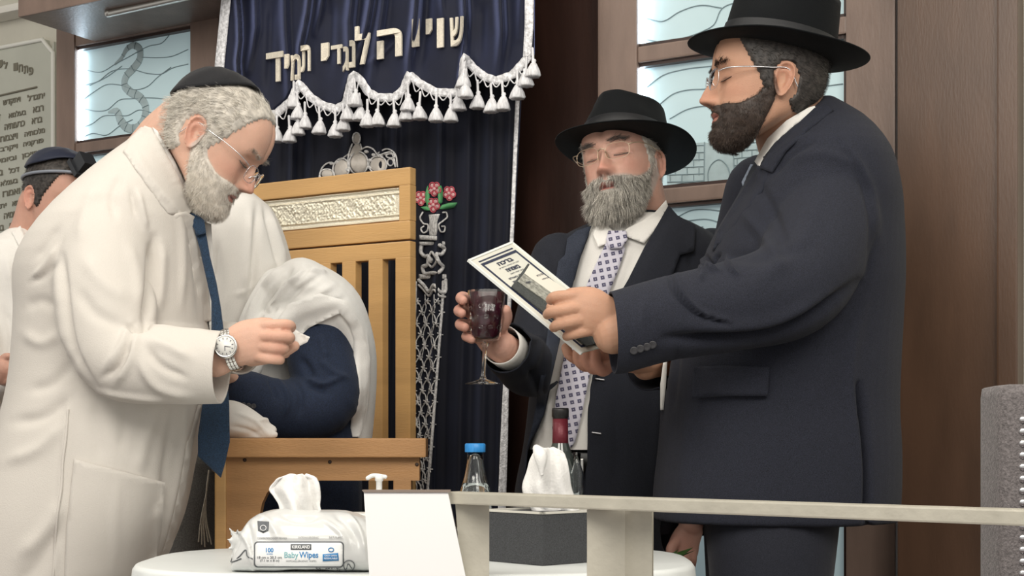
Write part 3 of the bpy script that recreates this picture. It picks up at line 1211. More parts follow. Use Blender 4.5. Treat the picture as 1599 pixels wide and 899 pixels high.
# right glazed door: clouds, waves, castle gate
z1t, z1b = Z(997, 103, -.025), Z(1040, 297, -.025)
z0b = Z(997, 78, -.025)
d2, g2 = glazed_door('door_2', S(935), S(1399), [(z1b - .95, z1b - .5), (z1b - .42, z1b - .035), (z1b, z1t), (z0b, z0b + .42)], S(996), S(1322), top=3.2)
k = lambda pts: [(900 + x / 2.43, y / 2.43) for x, y in pts]
etch(g2[3], [k(l) for l in [[(265, 70), (330, 80), (390, 45), (470, 20), (550, 30)], [(258, 148), (330, 160), (420, 140), (480, 118), (520, 95), (550, 35), (640, 0)]]])
etch(g2[2], [k(l) for l in [[(268, 330), (330, 285), (400, 265), (520, 250)], [(308, 402), (370, 355), (430, 340), (480, 338), (600, 330)], [(355, 450), (420, 415), (500, 402), (580, 420)],
                            [(600, 340), (760, 320), (900, 330), (1010, 318)], [(620, 440), (760, 420), (900, 440), (1010, 425)],
                            [(340, 712), (420, 690), (480, 692), (560, 690), (620, 680), (700, 660)],
                            [(500, 688), (500, 650), (515, 620), (540, 605), (565, 620), (580, 650), (582, 688)],
                            [(486, 540), (484, 690)], [(594, 555), (600, 684)]]])
wallp = []
for r_ in range(6):
    y0 = 690 - r_ * 27
    wallp.append([(345, y0), (420, y0 - 2), (485, y0 - 5)])
    wallp.append([(596, y0 - 8), (640, y0 - 12), (700, y0 - 16)])
    for c_ in range(4):
        x = 355 + c_ * 45 + (r_ % 2) * 20
        if x < 484 and r_ < 5:
            wallp.append([(x, y0), (x, y0 - 26)])
        x = 610 + c_ * 38 + (r_ % 2) * 18
        if x < 700 and r_ < 5:
            wallp.append([(x, y0 - 10), (x, y0 - 36)])
etch(g2[2], [k(l) for l in wallp], r=.001)
fr = [tuple(W(900 + x / 2.43, y / 2.43, -.0245)) for x, y in [(345, 712), (338, 560), (400, 545), (486, 540), (594, 555), (700, 545), (700, 690), (600, 686), (500, 690), (420, 694)]]
obj('etched_castle', [slab(fr, .0008, -NW)], etch_f, g2[2], smooth=False)
etch(g2[1], [k(l) for l in [[(380, 825), (430, 800), (500, 795), (545, 800)], [(345, 850), (420, 838), (500, 832), (560, 850)], [(390, 850), (430, 868), (480, 860)]]])

# cornice above the left door, mahogany pilaster on the right
zc = Z(28, 27, .28)
obj('cornice', [wall_box(S(28, .28), S(352, .28), zc, zc + .6, -.02, .28, .004)], wood_d, smooth=False, kind='structure')
pil = thing('pilaster', 'x', 'x', WP(S(1480), 0)); del pil['label']; del pil['category']; pil['kind'] = 'structure'
obj('pilaster_front', [wall_box(S(1401, .1), S(1589, .1), 0, 3.4, -.1, .10, .004)], wood_red, pil, smooth=False)
obj('pilaster_band', [wall_box(S(1556, .115), S(1589, .115), 0, 3.4, .10, .115, .004)], wood_red, pil, smooth=False)

# ------------------------------------------------------------------ marble board with lettering
marble = mat('board_marble', (.52, .53, .46), .45, var=.05, vscale=6)
white_trim = mat('white_border', (.82, .82, .76), .5)
bronze = mat('bronze_letters', (.20, .185, .14), .5, metal=.3)
OB = -.50
bt = thing('memorial_board', 'pale marble board of raised Hebrew lettering on the left wall', 'plaque', W(-40, 250, OB))
sB0, sB1 = S(-260, OB), sz(84, 200, OB)[0]
zT, zB = Z(78, 60, OB), Z(60, 600, OB)
outl = [(sB0, zB), (sB1, zB), (sB1, zT - .055)] + [(sB1 - .035 + .035 * math.cos(a) * 1.0 - .0, zT - .01 - .045 * math.sin(a)) for a in np.linspace(math.pi * .02, math.pi / 2 * 1, 1)] + [(sB1 - .012, zT - .045), (sB1 - .035, zT - .03), (sB1 - .042, zT), (sB0, zT)]
obj('slab', [slab([WP(a, b, OB) for a, b in outl], .02, -NW)], marble, bt, smooth=False)
obj('border', [tube([WP(a, b, OB + .003) for a, b in outl[1:]], .0075, seg=8, smooth=False, round_ends=False)], white_trim, bt)
words = 'יתגדל ויתקדש שמיה רבא בעלמא די ברא כרעותיה וימליך מלכותיה ויצמח פורקניה ויקרב משיחיה בחייכון וביומיכון ובחיי דכל בית ישראל בעגלא ובזמן קריב ואמרו אמן יהא שלמא'.split()
def heb_word(w, px0, px1, py, h, fnq, bold=.02):
    v, f = text2d(w[::-1], bold)
    if not len(v):
        return None
    lo, hi = v.min(0), v.max(0)
    uv = (v - lo) / (hi - lo)
    pts = [fnq(px0 + (px1 - px0) * u, py + h / 2 - h * t + (-.22) * (px1 - px0) * (u - .5)) for u, t in uv]
    return pts, f
ps = []
wi = 0
rows = [(150, 14)] + [(170 + i * 17.3, 12) for i in range(14)]
for ri, (y, h) in enumerate(rows):
    x = 70 - (ri % 3) * 2
    while x > -12:
        w = words[wi % len(words)]; wi += 1
        ww = 6.0 * len(w) * (.75 if len(w) > 5 else .9)
        yy = y - .22 * (x - ww / 2 - 60)
        r = heb_word(w, x - ww, x, yy, h * (.75), lambda a, b: tuple(W(a, b, OB + .001)))
        if r:
            obj('word', [solid_letters(r, NW, .002)], bronze, bt, smooth=False)
        x -= ww + 9 + (wi % 3) * 2
arch = 'פתחו לי שערי צדק'
xs = 52.0
for i, ch in enumerate(arch):
    if ch != ' ':
        yy = 112 - 16 * (1 - ((52 - xs) / 60 - .0) ** 0) - 13 * math.sin(min(1.3, max(0, (56 - xs) / 45)))
        r = heb_word(ch, xs - 6.5, xs, yy, 12, lambda a, b: tuple(W(a, b, OB + .001)), .03)
        if r:
            obj('arched_letter', [solid_letters(r, NW, .002)], bronze, bt, smooth=False)
    xs -= 8
obj('divider_line', [tube([W(57, 136, OB + .002), W(-60, 163, OB + .002)], .0035, seg=6)], bronze, bt)

# silver lamp bar at the top left
silver = mat('brushed_silver', (.62, .61, .57), .35, metal=.85, bump=.1, bscale=200)
lb = thing('picture_light', 'slim silver lamp bar mounted above the glazed door on the left', 'lamp', W(200, 15, .2))
obj('lamp_tube', [tube([W(170, 21, .2), W(295, -6, .2)], .010, seg=14)], silver, lb)
obj('end_knob', [ellipsoid(W(170, 20, .2), .012, .012, .012)], silver, lb)
obj('bracket', [tube([W(192, 15, .2), W(190, -4, .2), W(190, -30, .06)], .006, seg=8)], silver, lb)

# ------------------------------------------------------------------ curtains
velvet = mat('navy_velvet', (.005, .0075, .024), .75, sheen=1.0, bump=.25, bscale=700, var=.25, vscale=9)
velvet.node_tree.nodes['Principled BSDF'].inputs['Sheen Tint'].default_value = (.42, .50, .95, 1)
silverc = mat('silver_braid', (.72, .72, .74), .5, metal=.15, bump=1.0, bscale=260, var=.3, vscale=120)
tassel_m = mat('silver_tassel', (.74, .74, .76), .6, bump=.9, bscale=500, stretch=(1, 1, .15), var=.15, vscale=200)
embr_w = mat('cream_embroidery', (.80, .74, .62), .6, bump=.8, bscale=600, var=.1, vscale=200)
embr_s = mat('silver_embroidery', (.74, .73, .72), .5, metal=.1, bump=1.0, bscale=500, var=.3, vscale=160)

val_folds = [
    ([(370, -10), (374, 60), (370, 110), (392, 190)], 4.5, .024), ([(398, -10), (400, 40), (388, 110)], 5, .018), ([(444, -10), (446, 60), (450, 110), (452, 180)], 7, .020),
    ([(483, -10), (478, 30), (468, 75), (466, 130)], 5, .022), ([(505, -10), (498, 30), (492, 52)], 5, .018), ([(550, -10), (545, 40), (548, 100), (540, 150)], 8, .026), ([(580, -10), (572, 40), (560, 85), (552, 118)], 6, .022),
    ([(600, -10), (590, 60), (580, 130)], 7, .016), ([(650, -10), (646, 40), (640, 80), (638, 118)], 6, .026), ([(690, -10), (693, 25)], 5, .016),
    ([(725, -10), (727, 40), (727, 90)], 7, .028), ([(726, 80), (718, 130)], 5, .02), ([(780, -10), (783, 60), (776, 118)], 8, .028), ([(815, -10), (812, 60)], 6, .012),
    ([(620, 60), (590, 90), (570, 100)], 4, .006), ([(670, -10), (664, 60), (655, 120)], 9, -.012), ([(755, 0), (752, 100)], 9, -.010), ([(520, 0), (515, 110)], 8, -.010), ([(425, 0), (420, 150)], 8, -.010)]
val_folds = [([(p[0][0], -260)] + p if p[0][1] < 0 else p, w_, a_ * 1.35) for p, w_, a_ in val_folds]
scal = [(360, 165), (400, 178), (431, 176), (455, 155), (466.6, 128), (485, 150), (505, 163), (525, 168), (540, 160), (551, 114), (562, 122), (575, 142), (590, 150), (616, 150), (630, 138), (639, 114), (655, 128), (681, 142), (714, 143), (722, 120), (725, 87), (740, 105), (757, 118), (775, 124), (800, 115), (827, 85)]
sx_, sy_ = np.array([p[0] for p in scal], float), np.array([p[1] for p in scal], float)
def val_off(x, y):
    q_ = np.array([[x, y]], float)
    return VB + fold_field(q_, val_folds)[0]
VB = .15
# valance sheet: column grid between the top and the scalloped edge
nx, ny = 240, 110
xs = np.linspace(345, 833, nx)
bot = np.interp(xs, sx_, sy_)
V = []
for i in range(ny):
    t = i / (ny - 1)
    y = -240 + (bot + 240) * t
    xx = xs + np.where(xs < 400, (400 - xs) / 55 * (8 - 16 * t) * 1.0 * 0, 0)
    xl = np.interp(y, [-240, -40, 100, 180], [372, 357, 336, 330])
    xx = xl + (xs - 345) * (833 - xl) / (833 - 345)
    q_ = np.stack([xx, y], 1)
    o_ = VB + fold_field(q_, val_folds) + .004 * np.sin(xx * .11)
    V.append([tuple(W(a, b, c)) for a, b, c in zip(xx, y, o_)])
front = np.array([p for r in V for p in r])
back = front - NW * .006
fs = grid_faces(nx, ny)
n_ = len(front)
full_f = fs + [tuple(i + n_ for i in reversed(f)) for f in fs]
bd = [i for i in range(nx - 1)]
for j in range(nx - 1):
    full_f.append((j + 1, j, j + n_, j + 1 + n_)); a = (ny - 1) * nx + j; full_f.append((a, a + 1, a + 1 + n_, a + n_))
for i in range(ny - 1):
    a = i * nx; full_f.append((a, a + nx, a + nx + n_, a + n_)); a = i * nx + nx - 1; full_f.append((a + nx, a, a + n_, a + nx + n_))
cv = thing('ark_valance', 'navy velvet valance with cream Hebrew lettering, scalloped silver braid and tassels', 'curtain', WP(S(590), 2.0, VB))
val = obj('valance_cloth', [(np.concatenate([front, back]), full_f)], velvet, cv)
def on_val(x, y, lift):
    xl = 1
    return W(x, y, val_off(x, y) + lift)
# lower curtain
par = thing('ark_curtain', 'long navy velvet curtain embroidered with a silver crown, hanging behind the wooden chair', 'curtain', WP(S(600), 0.1, .05))
low_f = []
for i, xk in enumerate([372, 392, 430, 452, 482, 540, 590, 613, 634, 684, 727, 762, 790]):
    low_f.append(([(xk + 6, -20), (xk + 3, 300), (xk - 8, 600), (xk - 14, 1200)], 5 + (i % 3) * 2, .012 + (i % 2) * .008))
for i, xk in enumerate([412, 470, 560, 660, 705, 745]):
    low_f.append(([(xk + 6, -20), (xk + 3, 300), (xk - 8, 600), (xk - 14, 1200)], 10, -.014))
PB = .055
def low_off(x, y):
    return PB + fold_field(np.array([[x, y]], float), low_f)[0]
nx2, ny2 = 260, 60
V = []
for i in range(ny2):
    y = -40 + i / (ny2 - 1) * 1180
    xl = np.interp(y, [0, 1140], [350, 330]); xr = np.interp(y, [0, 160, 370, 760, 1140], [824, 812, 801, 788, 782])
    xx = np.linspace(xl, xr, nx2)
    q_ = np.stack([xx, np.full(nx2, y)], 1)
    o_ = PB + fold_field(q_, low_f)
    V.append([tuple(W(a, b, c)) for a, b, c in zip(xx, q_[:, 1], o_)])
fr2 = np.array([p for r in V for p in r]); n_ = len(fr2)
fs = grid_faces(nx2, ny2)
ff = fs + [tuple(i + n_ for i in reversed(f)) for f in fs]
for i in range(ny2 - 1):
    a = i * nx2; ff.append((a, a + nx2, a + nx2 + n_, a + n_)); a = i * nx2 + nx2 - 1; ff.append((a + nx2, a, a + n_, a + nx2 + n_))
velvet_low = mat('dark_navy_velvet', (.0045, .0058, .0145), .8, sheen=.30, bump=.25, bscale=700, var=.25, vscale=9)
velvet_low.node_tree.nodes['Principled BSDF'].inputs['Sheen Tint'].default_value = (.34, .42, .75, 1)
lowc = obj('curtain_cloth', [(np.concatenate([fr2, fr2 - NW * .005]), ff)], velvet_low, par)

def ribbon(pts, w, fn, lift=.004, th=.004, n=None, wob=0.0):
    """flat braid following pixel polyline; w in px"""
    pts = np.array(pts, float)
    d = np.r_[0, np.cumsum(np.linalg.norm(np.diff(pts, axis=0), axis=1))]
    n = n or int(d[-1] / 4) + 3
    s = np.linspace(0, d[-1], n)
    c = np.stack([np.interp(s, d, pts[:, k]) for k in (0, 1)], 1)
    T = np.gradient(c, axis=0); T /= np.linalg.norm(T, axis=1)[:, None] + 1e-9
    N = np.stack([-T[:, 1], T[:, 0]], 1)
    ww = np.interp(s, np.linspace(0, d[-1], len(w)), w) if not np.isscalar(w) else np.full(n, w)
    rings = []
    for i in range(n):
        row = []
        for u_, l in ((-1, 0), (-1, th), (-.33, th * 1.3), (.33, th * 1.3), (1, th), (1, 0)):
            k_ = 1 + wob * math.sin(i * 1.9)
            q_ = c[i] + N[i] * u_ * ww[i] / 2 * k_
            row.append(tuple(fn(q_[0], q_[1], lift + l)))
        rings.append(np.array(row))
    return loft(rings)
def flatval(x, y, lift):
    q_ = np.array([[x, min(y, np.interp(x, sx_, sy_))]], float)
    return W(x, y, VB + fold_field(q_, val_folds)[0] + lift)
obj('braid_trim', [ribbon([(x, y + 2) for x, y in scal], 13, flatval, .003, .004, wob=.05)], silverc, cv)
obj('side_braid', [ribbon([(365, -240), (357, -40), (350, 30), (343, 100), (340, 165)], [15, 15, 15], flatval, .003, .004)], silverc, cv)
obj('side_braid', [ribbon([(828, -240), (827, -40), (826, 40), (823, 90)], [14, 15, 13], flatval, .003, .004)], silverc, cv)
flatlow = lambda x, y, lift: W(x, y, low_off(x, y) + lift)
obj('side_braid', [ribbon([(811, 90), (804, 250), (798, 400), (790, 600), (784, 780), (776, 1100)], [7, 6, 6, 12, 13, 13], flatlow, .003, .004)], silverc, par)
# fringe loops and tassels
tz = [(315, 655), (375, 655), (395, 490), (415, 545), (415, 620), (450, 590), (520, 615), (595, 630), (635, 600), (655, 550), (690, 480), (714, 550), (750, 580), (800, 575), (878, 580), (945, 505), (935, 550), (1000, 545), (1080, 555), (1150, 555), (1187, 500), (1210, 390), (1220, 440), (1280, 492), (1345, 510), (1400, 500), (1470, 445), (1510, 385), (1545, 340)]
def tassel(x, y, parent, h=26):
    r_ = random.uniform(-1, 1)
    c = flatval(x, y, .012)
    px_m = .00168
    k_ = h * px_m
    prof = [(.001, .62 * k_), (.09 * k_, .60 * k_), (.13 * k_, .52 * k_), (.10 * k_, .42 * k_), (.15 * k_, .38 * k_), (.24 * k_, .22 * k_), (.33 * k_, .0), (.40 * k_, -.26 * k_), (.36 * k_, -.33 * k_), (.001, -.30 * k_)]
    v, f = lathe(c, prof, 20)
    v = np.array(v)
    a = np.arctan2(v[:, 1] - c.y, v[:, 0] - c.x)
    low = sst(c.z - v[:, 2], -.3 * k_, .1 * k_)[:, None]
    ctr = np.array([c.x, c.y, 0]) * [1, 1, 0]
    v[:, :2] += (v[:, :2] - ctr[None, :2]) * (.14 * np.sin(a * 7 + x)[:, None] * low)
    v[:, 0] += (c.z - v[:, 2]) * .10 * r_
    v = [(v, f), tube([(c.x, c.y, c.z + .55 * k_), (c.x + .002 * r_, c.y, c.z + 1.15 * k_)], .07 * k_, seg=6)]
    return obj('tassel', v, tassel_m, parent)
for x, y in tz:
    tassel(330 + x / 3.075, y / 3.075, cv)
loops = []
px_s = np.linspace(366, 824, 34)
for a, b in zip(px_s[:-1], px_s[1:]):
    ya, yb = np.interp([a, b], sx_, sy_)
    if abs(ya - yb) > 18:
        continue
    ym = max(ya, yb) + 14
    loops.append(tube([flatval(a, ya + 7, .008), flatval((a + b) / 2, ym, .008), flatval(b, yb + 7, .008)], .0016, n=9, seg=5))
for q_ in loops:
    obj('fringe_cord', [q_], tassel_m, cv)

# cream lettering, one word at a time, letter by letter:  (character, left, right, top, bottom) in pixels
L5 = lambda x, y: (330 + x / 3.075, y / 3.075)
let = [('ש', 1150, 1213, 84, 222), ('ו', 1088, 1118, 90, 230), ('י', 1035, 1062, 92, 165), ('ו', 968, 1000, 92, 225),
       ('ה', 800, 918, 140, 278), ('ל', 694, 765, 125, 310), ('נ', 666, 692, 195, 325), ('ג', 636, 662, 225, 345), ('ד', 580, 632, 218, 310), ('י', 532, 568, 208, 292),
       ('ת', 434, 478, 218, 345), ('מ', 386, 430, 262, 385), ('י', 356, 376, 262, 330), ('ד', 268, 348, 252, 395)]
lp, lo_ = [], []
for ch, a, b, t_, d_ in let:
    v, f = text2d(ch, .022)
    lo, hi = v.min(0), v.max(0)
    uv = (v - lo) / (hi - lo)
    def mp(u_, w_, lift):
        x, y = L5(a + (b - a) * u_, d_ - (d_ - t_) * w_ - (b - a) * .16 * (u_ - .5))
        return tuple(on_val(x, y, lift))
    v1 = [mp(u_, w_, .007) for u_, w_ in uv]
    obj('embroidered_letter', [solid_letters((v1, f), NW, .005)], embr_w, cv, smooth=False)

# crown embroidery
def cord(pts, r=.0022, fn=flatlow, lift=.004):
    return tube([fn(x, y, lift) for x, y in pts], r, n=max(6, len(pts) * 5), seg=6)
k6 = lambda x, y: (380 + x / 3.0, 200 + y / 3.0)
def k6l(pts):
    return [k6(x, y) for x, y in pts]
def embpatch(pts, lift=.004, th=.003, fn=flatlow):
    """padded satin stitch area"""
    q_ = [fn(x, y, lift) for x, y in pts]
    c = sum(q_, Vector()) / len(q_)
    n = len(q_)
    N = Vector(NW)
    vs = [tuple(p - N * .006) for p in q_] + [tuple(p) for p in q_] + [tuple(c + (p - c) * .75 + N * th) for p in q_] + [tuple(c + N * th * 1.2)]
    fs = []
    for i in range(n):
        j = (i + 1) % n
        fs += [(i, j, j + n, i + n), (i + n, j + n, j + 2 * n, i + 2 * n), (i + 2 * n, j + 2 * n, 3 * n)]
    return vs, fs
def oval(cx, cy, rx, ry, tl=0, n=24):
    return [(cx + rx * math.cos(a) * math.cos(tl) - ry * math.sin(a) * math.sin(tl), cy + rx * math.cos(a) * math.sin(tl) + ry * math.sin(a) * math.cos(tl)) for a in np.linspace(0, 2 * math.pi, n, endpoint=False)]
cream = mat('pale_satin', (.66, .61, .55), .5, sheen=.3, bump=.5, bscale=500, stretch=(1, 1, .3))
crn = [embpatch(k6l(oval(540, 165, 38, 48))), embpatch(k6l(oval(630, 172, 36, 34))), embpatch(k6l(oval(458, 190, 32, 42, .2))), embpatch(k6l(oval(392, 215, 26, 20))), embpatch(k6l([(497, 130), (510, 95), (528, 68), (545, 80), (552, 98), (540, 118), (510, 135)])), embpatch(k6l(oval(530, 48, 14, 22)))]
obj('crown_satin', crn, cream, par)
cc = [cord(k6l(l)) for l in [oval(540, 165, 44, 54) + [(584, 165)], oval(630, 172, 42, 40) + [(672, 172)], oval(458, 190, 38, 48, .2) + [(495, 195)], oval(392, 218, 34, 26) + [(426, 218)],
      [(552, 100), (580, 88), (610, 100), (628, 125)], [(630, 118), (660, 100), (695, 105), (715, 130), (722, 180)], [(650, 122), (680, 112), (702, 130), (712, 180)], [(495, 120), (460, 145), (430, 165), (400, 162), (370, 185), (355, 230)],
      oval(530, 48, 17, 26) + [(547, 48)], [(510, 75), (497, 110), (490, 150), (492, 200)], [(548, 75), (556, 100)], oval(690, 160, 14, 16) + [(704, 160)], oval(690, 130, 20, 10) + [(710, 130)]]]
cc += [embpatch(k6l(oval(x, y, 9, 8))) for x, y in [(592, 150), (592, 185), (492, 155), (488, 195), (665, 120), (640, 128), (610, 125), (575, 110), (440, 160), (412, 165)]]
obj('crown_cord', cc, embr_s, par)
# flower vase and lattice column
fl_r = mat('red_thread', (.55, .09, .12), .6, bump=.5, bscale=500)
fl_p = mat('pink_thread', (.75, .45, .45), .6, bump=.5, bscale=500)
fl_g = mat('green_thread', (.10, .36, .14), .6, bump=.5, bscale=500)
reds, pinks = [], []
for cx, cy in [(895, 285), (965, 305), (890, 360), (832, 328)]:
    for a in range(5):
        t_ = a * 2 * math.pi / 5 + .3
        o_ = oval(cx + 17 * math.cos(t_), cy + 20 * math.sin(t_), 13, 14, n=12)
        reds.append(cord(k6l(o_ + o_[:1]), .0016)); pinks.append(embpatch(k6l(oval(cx + 17 * math.cos(t_), cy + 20 * math.sin(t_), 9, 10, n=10)), .003, .001))
    pinks.append(embpatch(k6l(oval(cx, cy, 8, 9, n=10))))
obj('flower_outline', reds, fl_r, par)
obj('flower_petal', pinks, fl_p, par)
obj('leaf', [embpatch(k6l(l)) for l in [[(862, 270), (870, 300), (870, 350), (862, 372), (852, 340), (853, 300)], [(922, 268), (930, 300), (926, 345), (915, 358), (912, 310)], [(915, 380), (930, 360), (960, 350), (1000, 348), (985, 370), (950, 378)], [(830, 370), (860, 365), (880, 385), (850, 386)], [(912, 270), (925, 275), (920, 300)]]], fl_g, par)
obj('vase', [embpatch(k6l([(868, 405), (916, 402), (912, 420), (906, 440), (908, 470), (903, 502), (872, 502), (868, 470), (872, 440), (870, 420)])),
             cord(k6l([(840, 395), (828, 420), (842, 445), (866, 455), (862, 480), (840, 488), (832, 470), (845, 460)])),
             cord(k6l([(935, 395), (950, 395), (955, 415), (935, 435), (915, 455), (925, 485), (942, 482), (944, 462), (930, 460)]))], embr_s, par)
obj('column_capital', [embpatch(k6l([(824, 500), (905, 505), (905, 525), (824, 522)])), embpatch(k6l([(824, 532), (938, 530), (940, 548), (824, 548)])),
                       cord(k6l([(835, 550), (832, 580), (850, 600), (870, 600), (862, 640), (840, 650), (845, 675), (880, 678), (920, 672), (935, 650), (915, 625), (905, 590), (930, 590), (942, 565), (920, 548)]), .005),
                       cord(k6l([(880, 580), (862, 620), (880, 650), (905, 620), (885, 580)]), .003), embpatch(k6l(oval(876, 618, 10, 14))),
                       embpatch(k6l([(822, 684), (945, 684), (945, 706), (822, 706)])),
                       cord(k6l([(822, 712), (845, 735), (870, 765), (895, 735), (920, 765), (942, 770), (948, 712)]), .0045), cord(k6l([(822, 735), (845, 758), (870, 785), (895, 758), (918, 785), (945, 790)]), .003)], embr_s, par)
lat = []
xl0, xr0 = lambda y: np.interp(y, [455, 770], [652, 640]), lambda y: np.interp(y, [455, 770], [692, 668])
lat.append(cord([(xr0(y), y) for y in range(440, 900, 30)], .004)); lat.append(cord([(xl0(y) - 2, y) for y in range(440, 900, 30)], .002))
for u_ in (.33, .68):
    lat.append(cord([(xl0(y) + (xr0(y) - xl0(y)) * u_ + 1.5 * math.sin(y * .2), y) for y in range(460, 900, 10)], .0013))
kn = []
rws = np.arange(470, 880, 17.5)
for i, y in enumerate(rws):
    for j in range(3):
        a0 = (j + (i % 2) * .5) / 2.5
        if a0 > 1.05: continue
        x = xl0(y) + (xr0(y) - xl0(y)) * a0
        st_ = []
        for q_ in range(5):
            t_ = q_ * 2 * math.pi / 5
            kn.append(tube([flatlow(x, y, .005), flatlow(x + 4.5 * math.cos(t_), y + 4.5 * math.sin(t_), .005)], .0016, seg=5))
        for dx in (-.5, .5):
            a1 = a0 + dx / 2.5
            if -.05 <= a1 <= 1.05:
                x1 = xl0(y + 17.5) + (xr0(y + 17.5) - xl0(y + 17.5)) * a1
                lat.append(cord([(x, y), ((x + x1) / 2 + dx * 4, y + 8), (x1, y + 17.5)], .0014))
obj('column_lattice', lat + kn, embr_s, par)
# ------------------------------------------------------------------ people: heads
def dirv(yaw, pitch, base):
    """base +1 faces right, -1 faces left; yaw turns towards the camera, pitch is downward, degrees"""
    y, p = math.radians(yaw), math.radians(pitch)
    return Vector((base * math.cos(p) * math.cos(y), -math.cos(p) * math.sin(y), -math.sin(p)))

H1 = place_head((.080, -.015, -.012), 305, 207, 2.47, dirv(3, 36, 1), (.55, .0, .8), scale=.92, nose=1.0, hook=.003, wide=1.03, jaw=1.08)
H3 = place_head((-.080, -.015, -.012), 1224, 123, 2.40, dirv(4, -2, -1), (0, 0, 1), scale=.945, nose=1.08, hook=.004, wide=1.0, jaw=1.05, nose_drop=.002)
_a = math.radians(27)
H2 = place_head((0, .112, -.036), 938, 261, 2.86, (-math.sin(_a) * .99, -math.cos(_a) * .99, .10), (-.12, .06, .99), scale=.98, nose=1.05, hook=.002, mouth=.0025, wide=.97, jaw=1.08)
H4 = place_head((.080, -.015, -.012), 46, 308, 3.52, dirv(38, 14, 1), (.1, 0, 1), scale=.92)
H5 = Head(P(338, 228, 3.02), dirv(-5, 35, 1), (.3, 0, 1), scale=.95)

hair_grey = mat('grey_hair', (.50, .465, .41), .45, var=.25, vscale=90, spec=.4)
hair_white = mat('white_hair', (.66, .61, .54), .45, var=.18, vscale=90, spec=.4)
hair_mid = mat('dark_grey_hair', (.11, .10, .09), .5, var=.3, vscale=90)
hair_dark = mat('dark_brown_hair', (.040, .027, .021), .5, var=.3, vscale=90)
hair_salt = mat('salt_pepper_hair', (.040, .034, .030), .5, var=.6, vscale=120)
hair_greyd = mat('pepper_hair', (.27, .25, .22), .45, var=.45, vscale=60)
hair_light = mat('light_hair', (.86, .82, .74), .45, var=.15, vscale=160)
felt = mat('black_felt', (.0045, .0055, .0065), .85, spec=.2, sheen=.04, bump=.4, bscale=900)
ribbon_m = mat('black_ribbon', (.008, .009, .011), .5, bump=.3, bscale=600, stretch=(1, 1, 3))
velvet_k = mat('black_velvet', (.004, .0045, .007), .8, sheen=.12, bump=.5, bscale=800)
gold_wire = mat('gold_wire', (.62, .50, .36), .3, metal=.9)
steel_wire = mat('steel_wire', (.70, .70, .72), .25, metal=.9)
lens_m = mat('spectacle_glass', (1, 1, 1), .02, trans=1.0, ior=1.02, spec=.15)

def flow_hair(L):
    # combed back and down over the sides
    y, z = L[:, 1], L[:, 2]
    return np.stack([0 * y, -np.ones_like(y), -.55 - 6 * np.clip(-y, -.05, .1)], 1)

def flow_beard(L):
    return np.stack([L[:, 0] * 4, .10 + 0 * L[:, 0], -np.ones(len(L))], 1)

def beard_parts(H, n, length, rad, thick, curl, seed, up=0.0, slim=0.0, back=.004, long_chin=1.0, lift=.55, grav=(0, 0, -.4)):
    def off(L):
        m = beard_mask(L, up, back=back)
        chin = sst(-L[:, 2], .055, .11)
        must = G(L[:, 2] + .054, .008) * (np.abs(L[:, 0]) < .035)
        m = m * (1 - slim * (1 - sst(L[:, 1], .0, .075)) * sst(-L[:, 2], .03, .07))
        lump = 1 + .25 * vnoise(L, 260, seed) + .2 * vnoise(L, 600, seed + 1)
        return np.where(m > .3, -.001 + (m - .3) * thick * (1 + chin * 1.2) * (1 - .35 * must) * lump, -.004)
    base = shell_mesh(H, off, keep=-.0035)
    def lf(L):
        return (1 - .45 * (1 - sst(L[:, 1], .0, .07)) * (slim > 0)) * (.55 + .5 * sst(-L[:, 2], .04, .1) * long_chin + .25 * sst(-L[:, 2], .09, .118) * long_chin) * (1 - .35 * (np.abs(L[:, 0]) < .03) * (L[:, 2] > -.068))
    hs = hair_on(H, lambda L: beard_mask(L, up, back=back) ** 2, n, length, rad, flow_beard, lift=lift, curl=curl, grav=grav, seed=seed, off=lambda L: np.maximum(off(L) - .001, 0), lenfn=lf)
    return base, hs

def head_dress(H, who, base_col, parent):
    pass
def skin_of(H, b, stub=None, extra_parts=(), voxel=.0018):
    me = fuse(H.skin_parts() + list(extra_parts), voxel, 2, .4)
    paint_skin(me, H, b, stub=stub)
    return me

def groom1(par):
    H = H1
    # short grey wavy hair, bald forehead, white beard
    hm = lambda L: hair_mask(L, recede=.022)
    sh = shell_mesh(H, lambda L: np.where(hm(L) > .3, .0035 + .001 * vnoise(L, 300, 3), -.004), keep=-.0035)
    hs = hair_on(H, lambda L: hm(L) ** 2 * ((L[:, 1] + .012) * -.60 + (L[:, 2] - .012) * .80 < .060), 6500, .017, .00030, flow_hair, lift=.35, curl=.28, seed=5, off=.003)
    hairy('hair', sh, hs, [hair_grey, hair_light], par, .40)
    b, hs = beard_parts(H, 6500, .011, .00030, .006, .45, 11, up=.004, grav=(0, 0, -.3))
    hairy('beard', b, hs, [hair_white, hair_light], par, .5)
    link('eyebrow', fast_mesh([eyebrows(H, 300, .010)], 'eyebrow'), hair_grey, par)
    kippah(H, r0=49, tilt=37, mat_=velvet_k, parent=par, hgt=.002)
    eyeglasses(H, par, steel_wire, lens_m, full=True, rim=.0005, w=.024, h=.016, y=.103, z=-.012, temple=.0008, tz=.008)

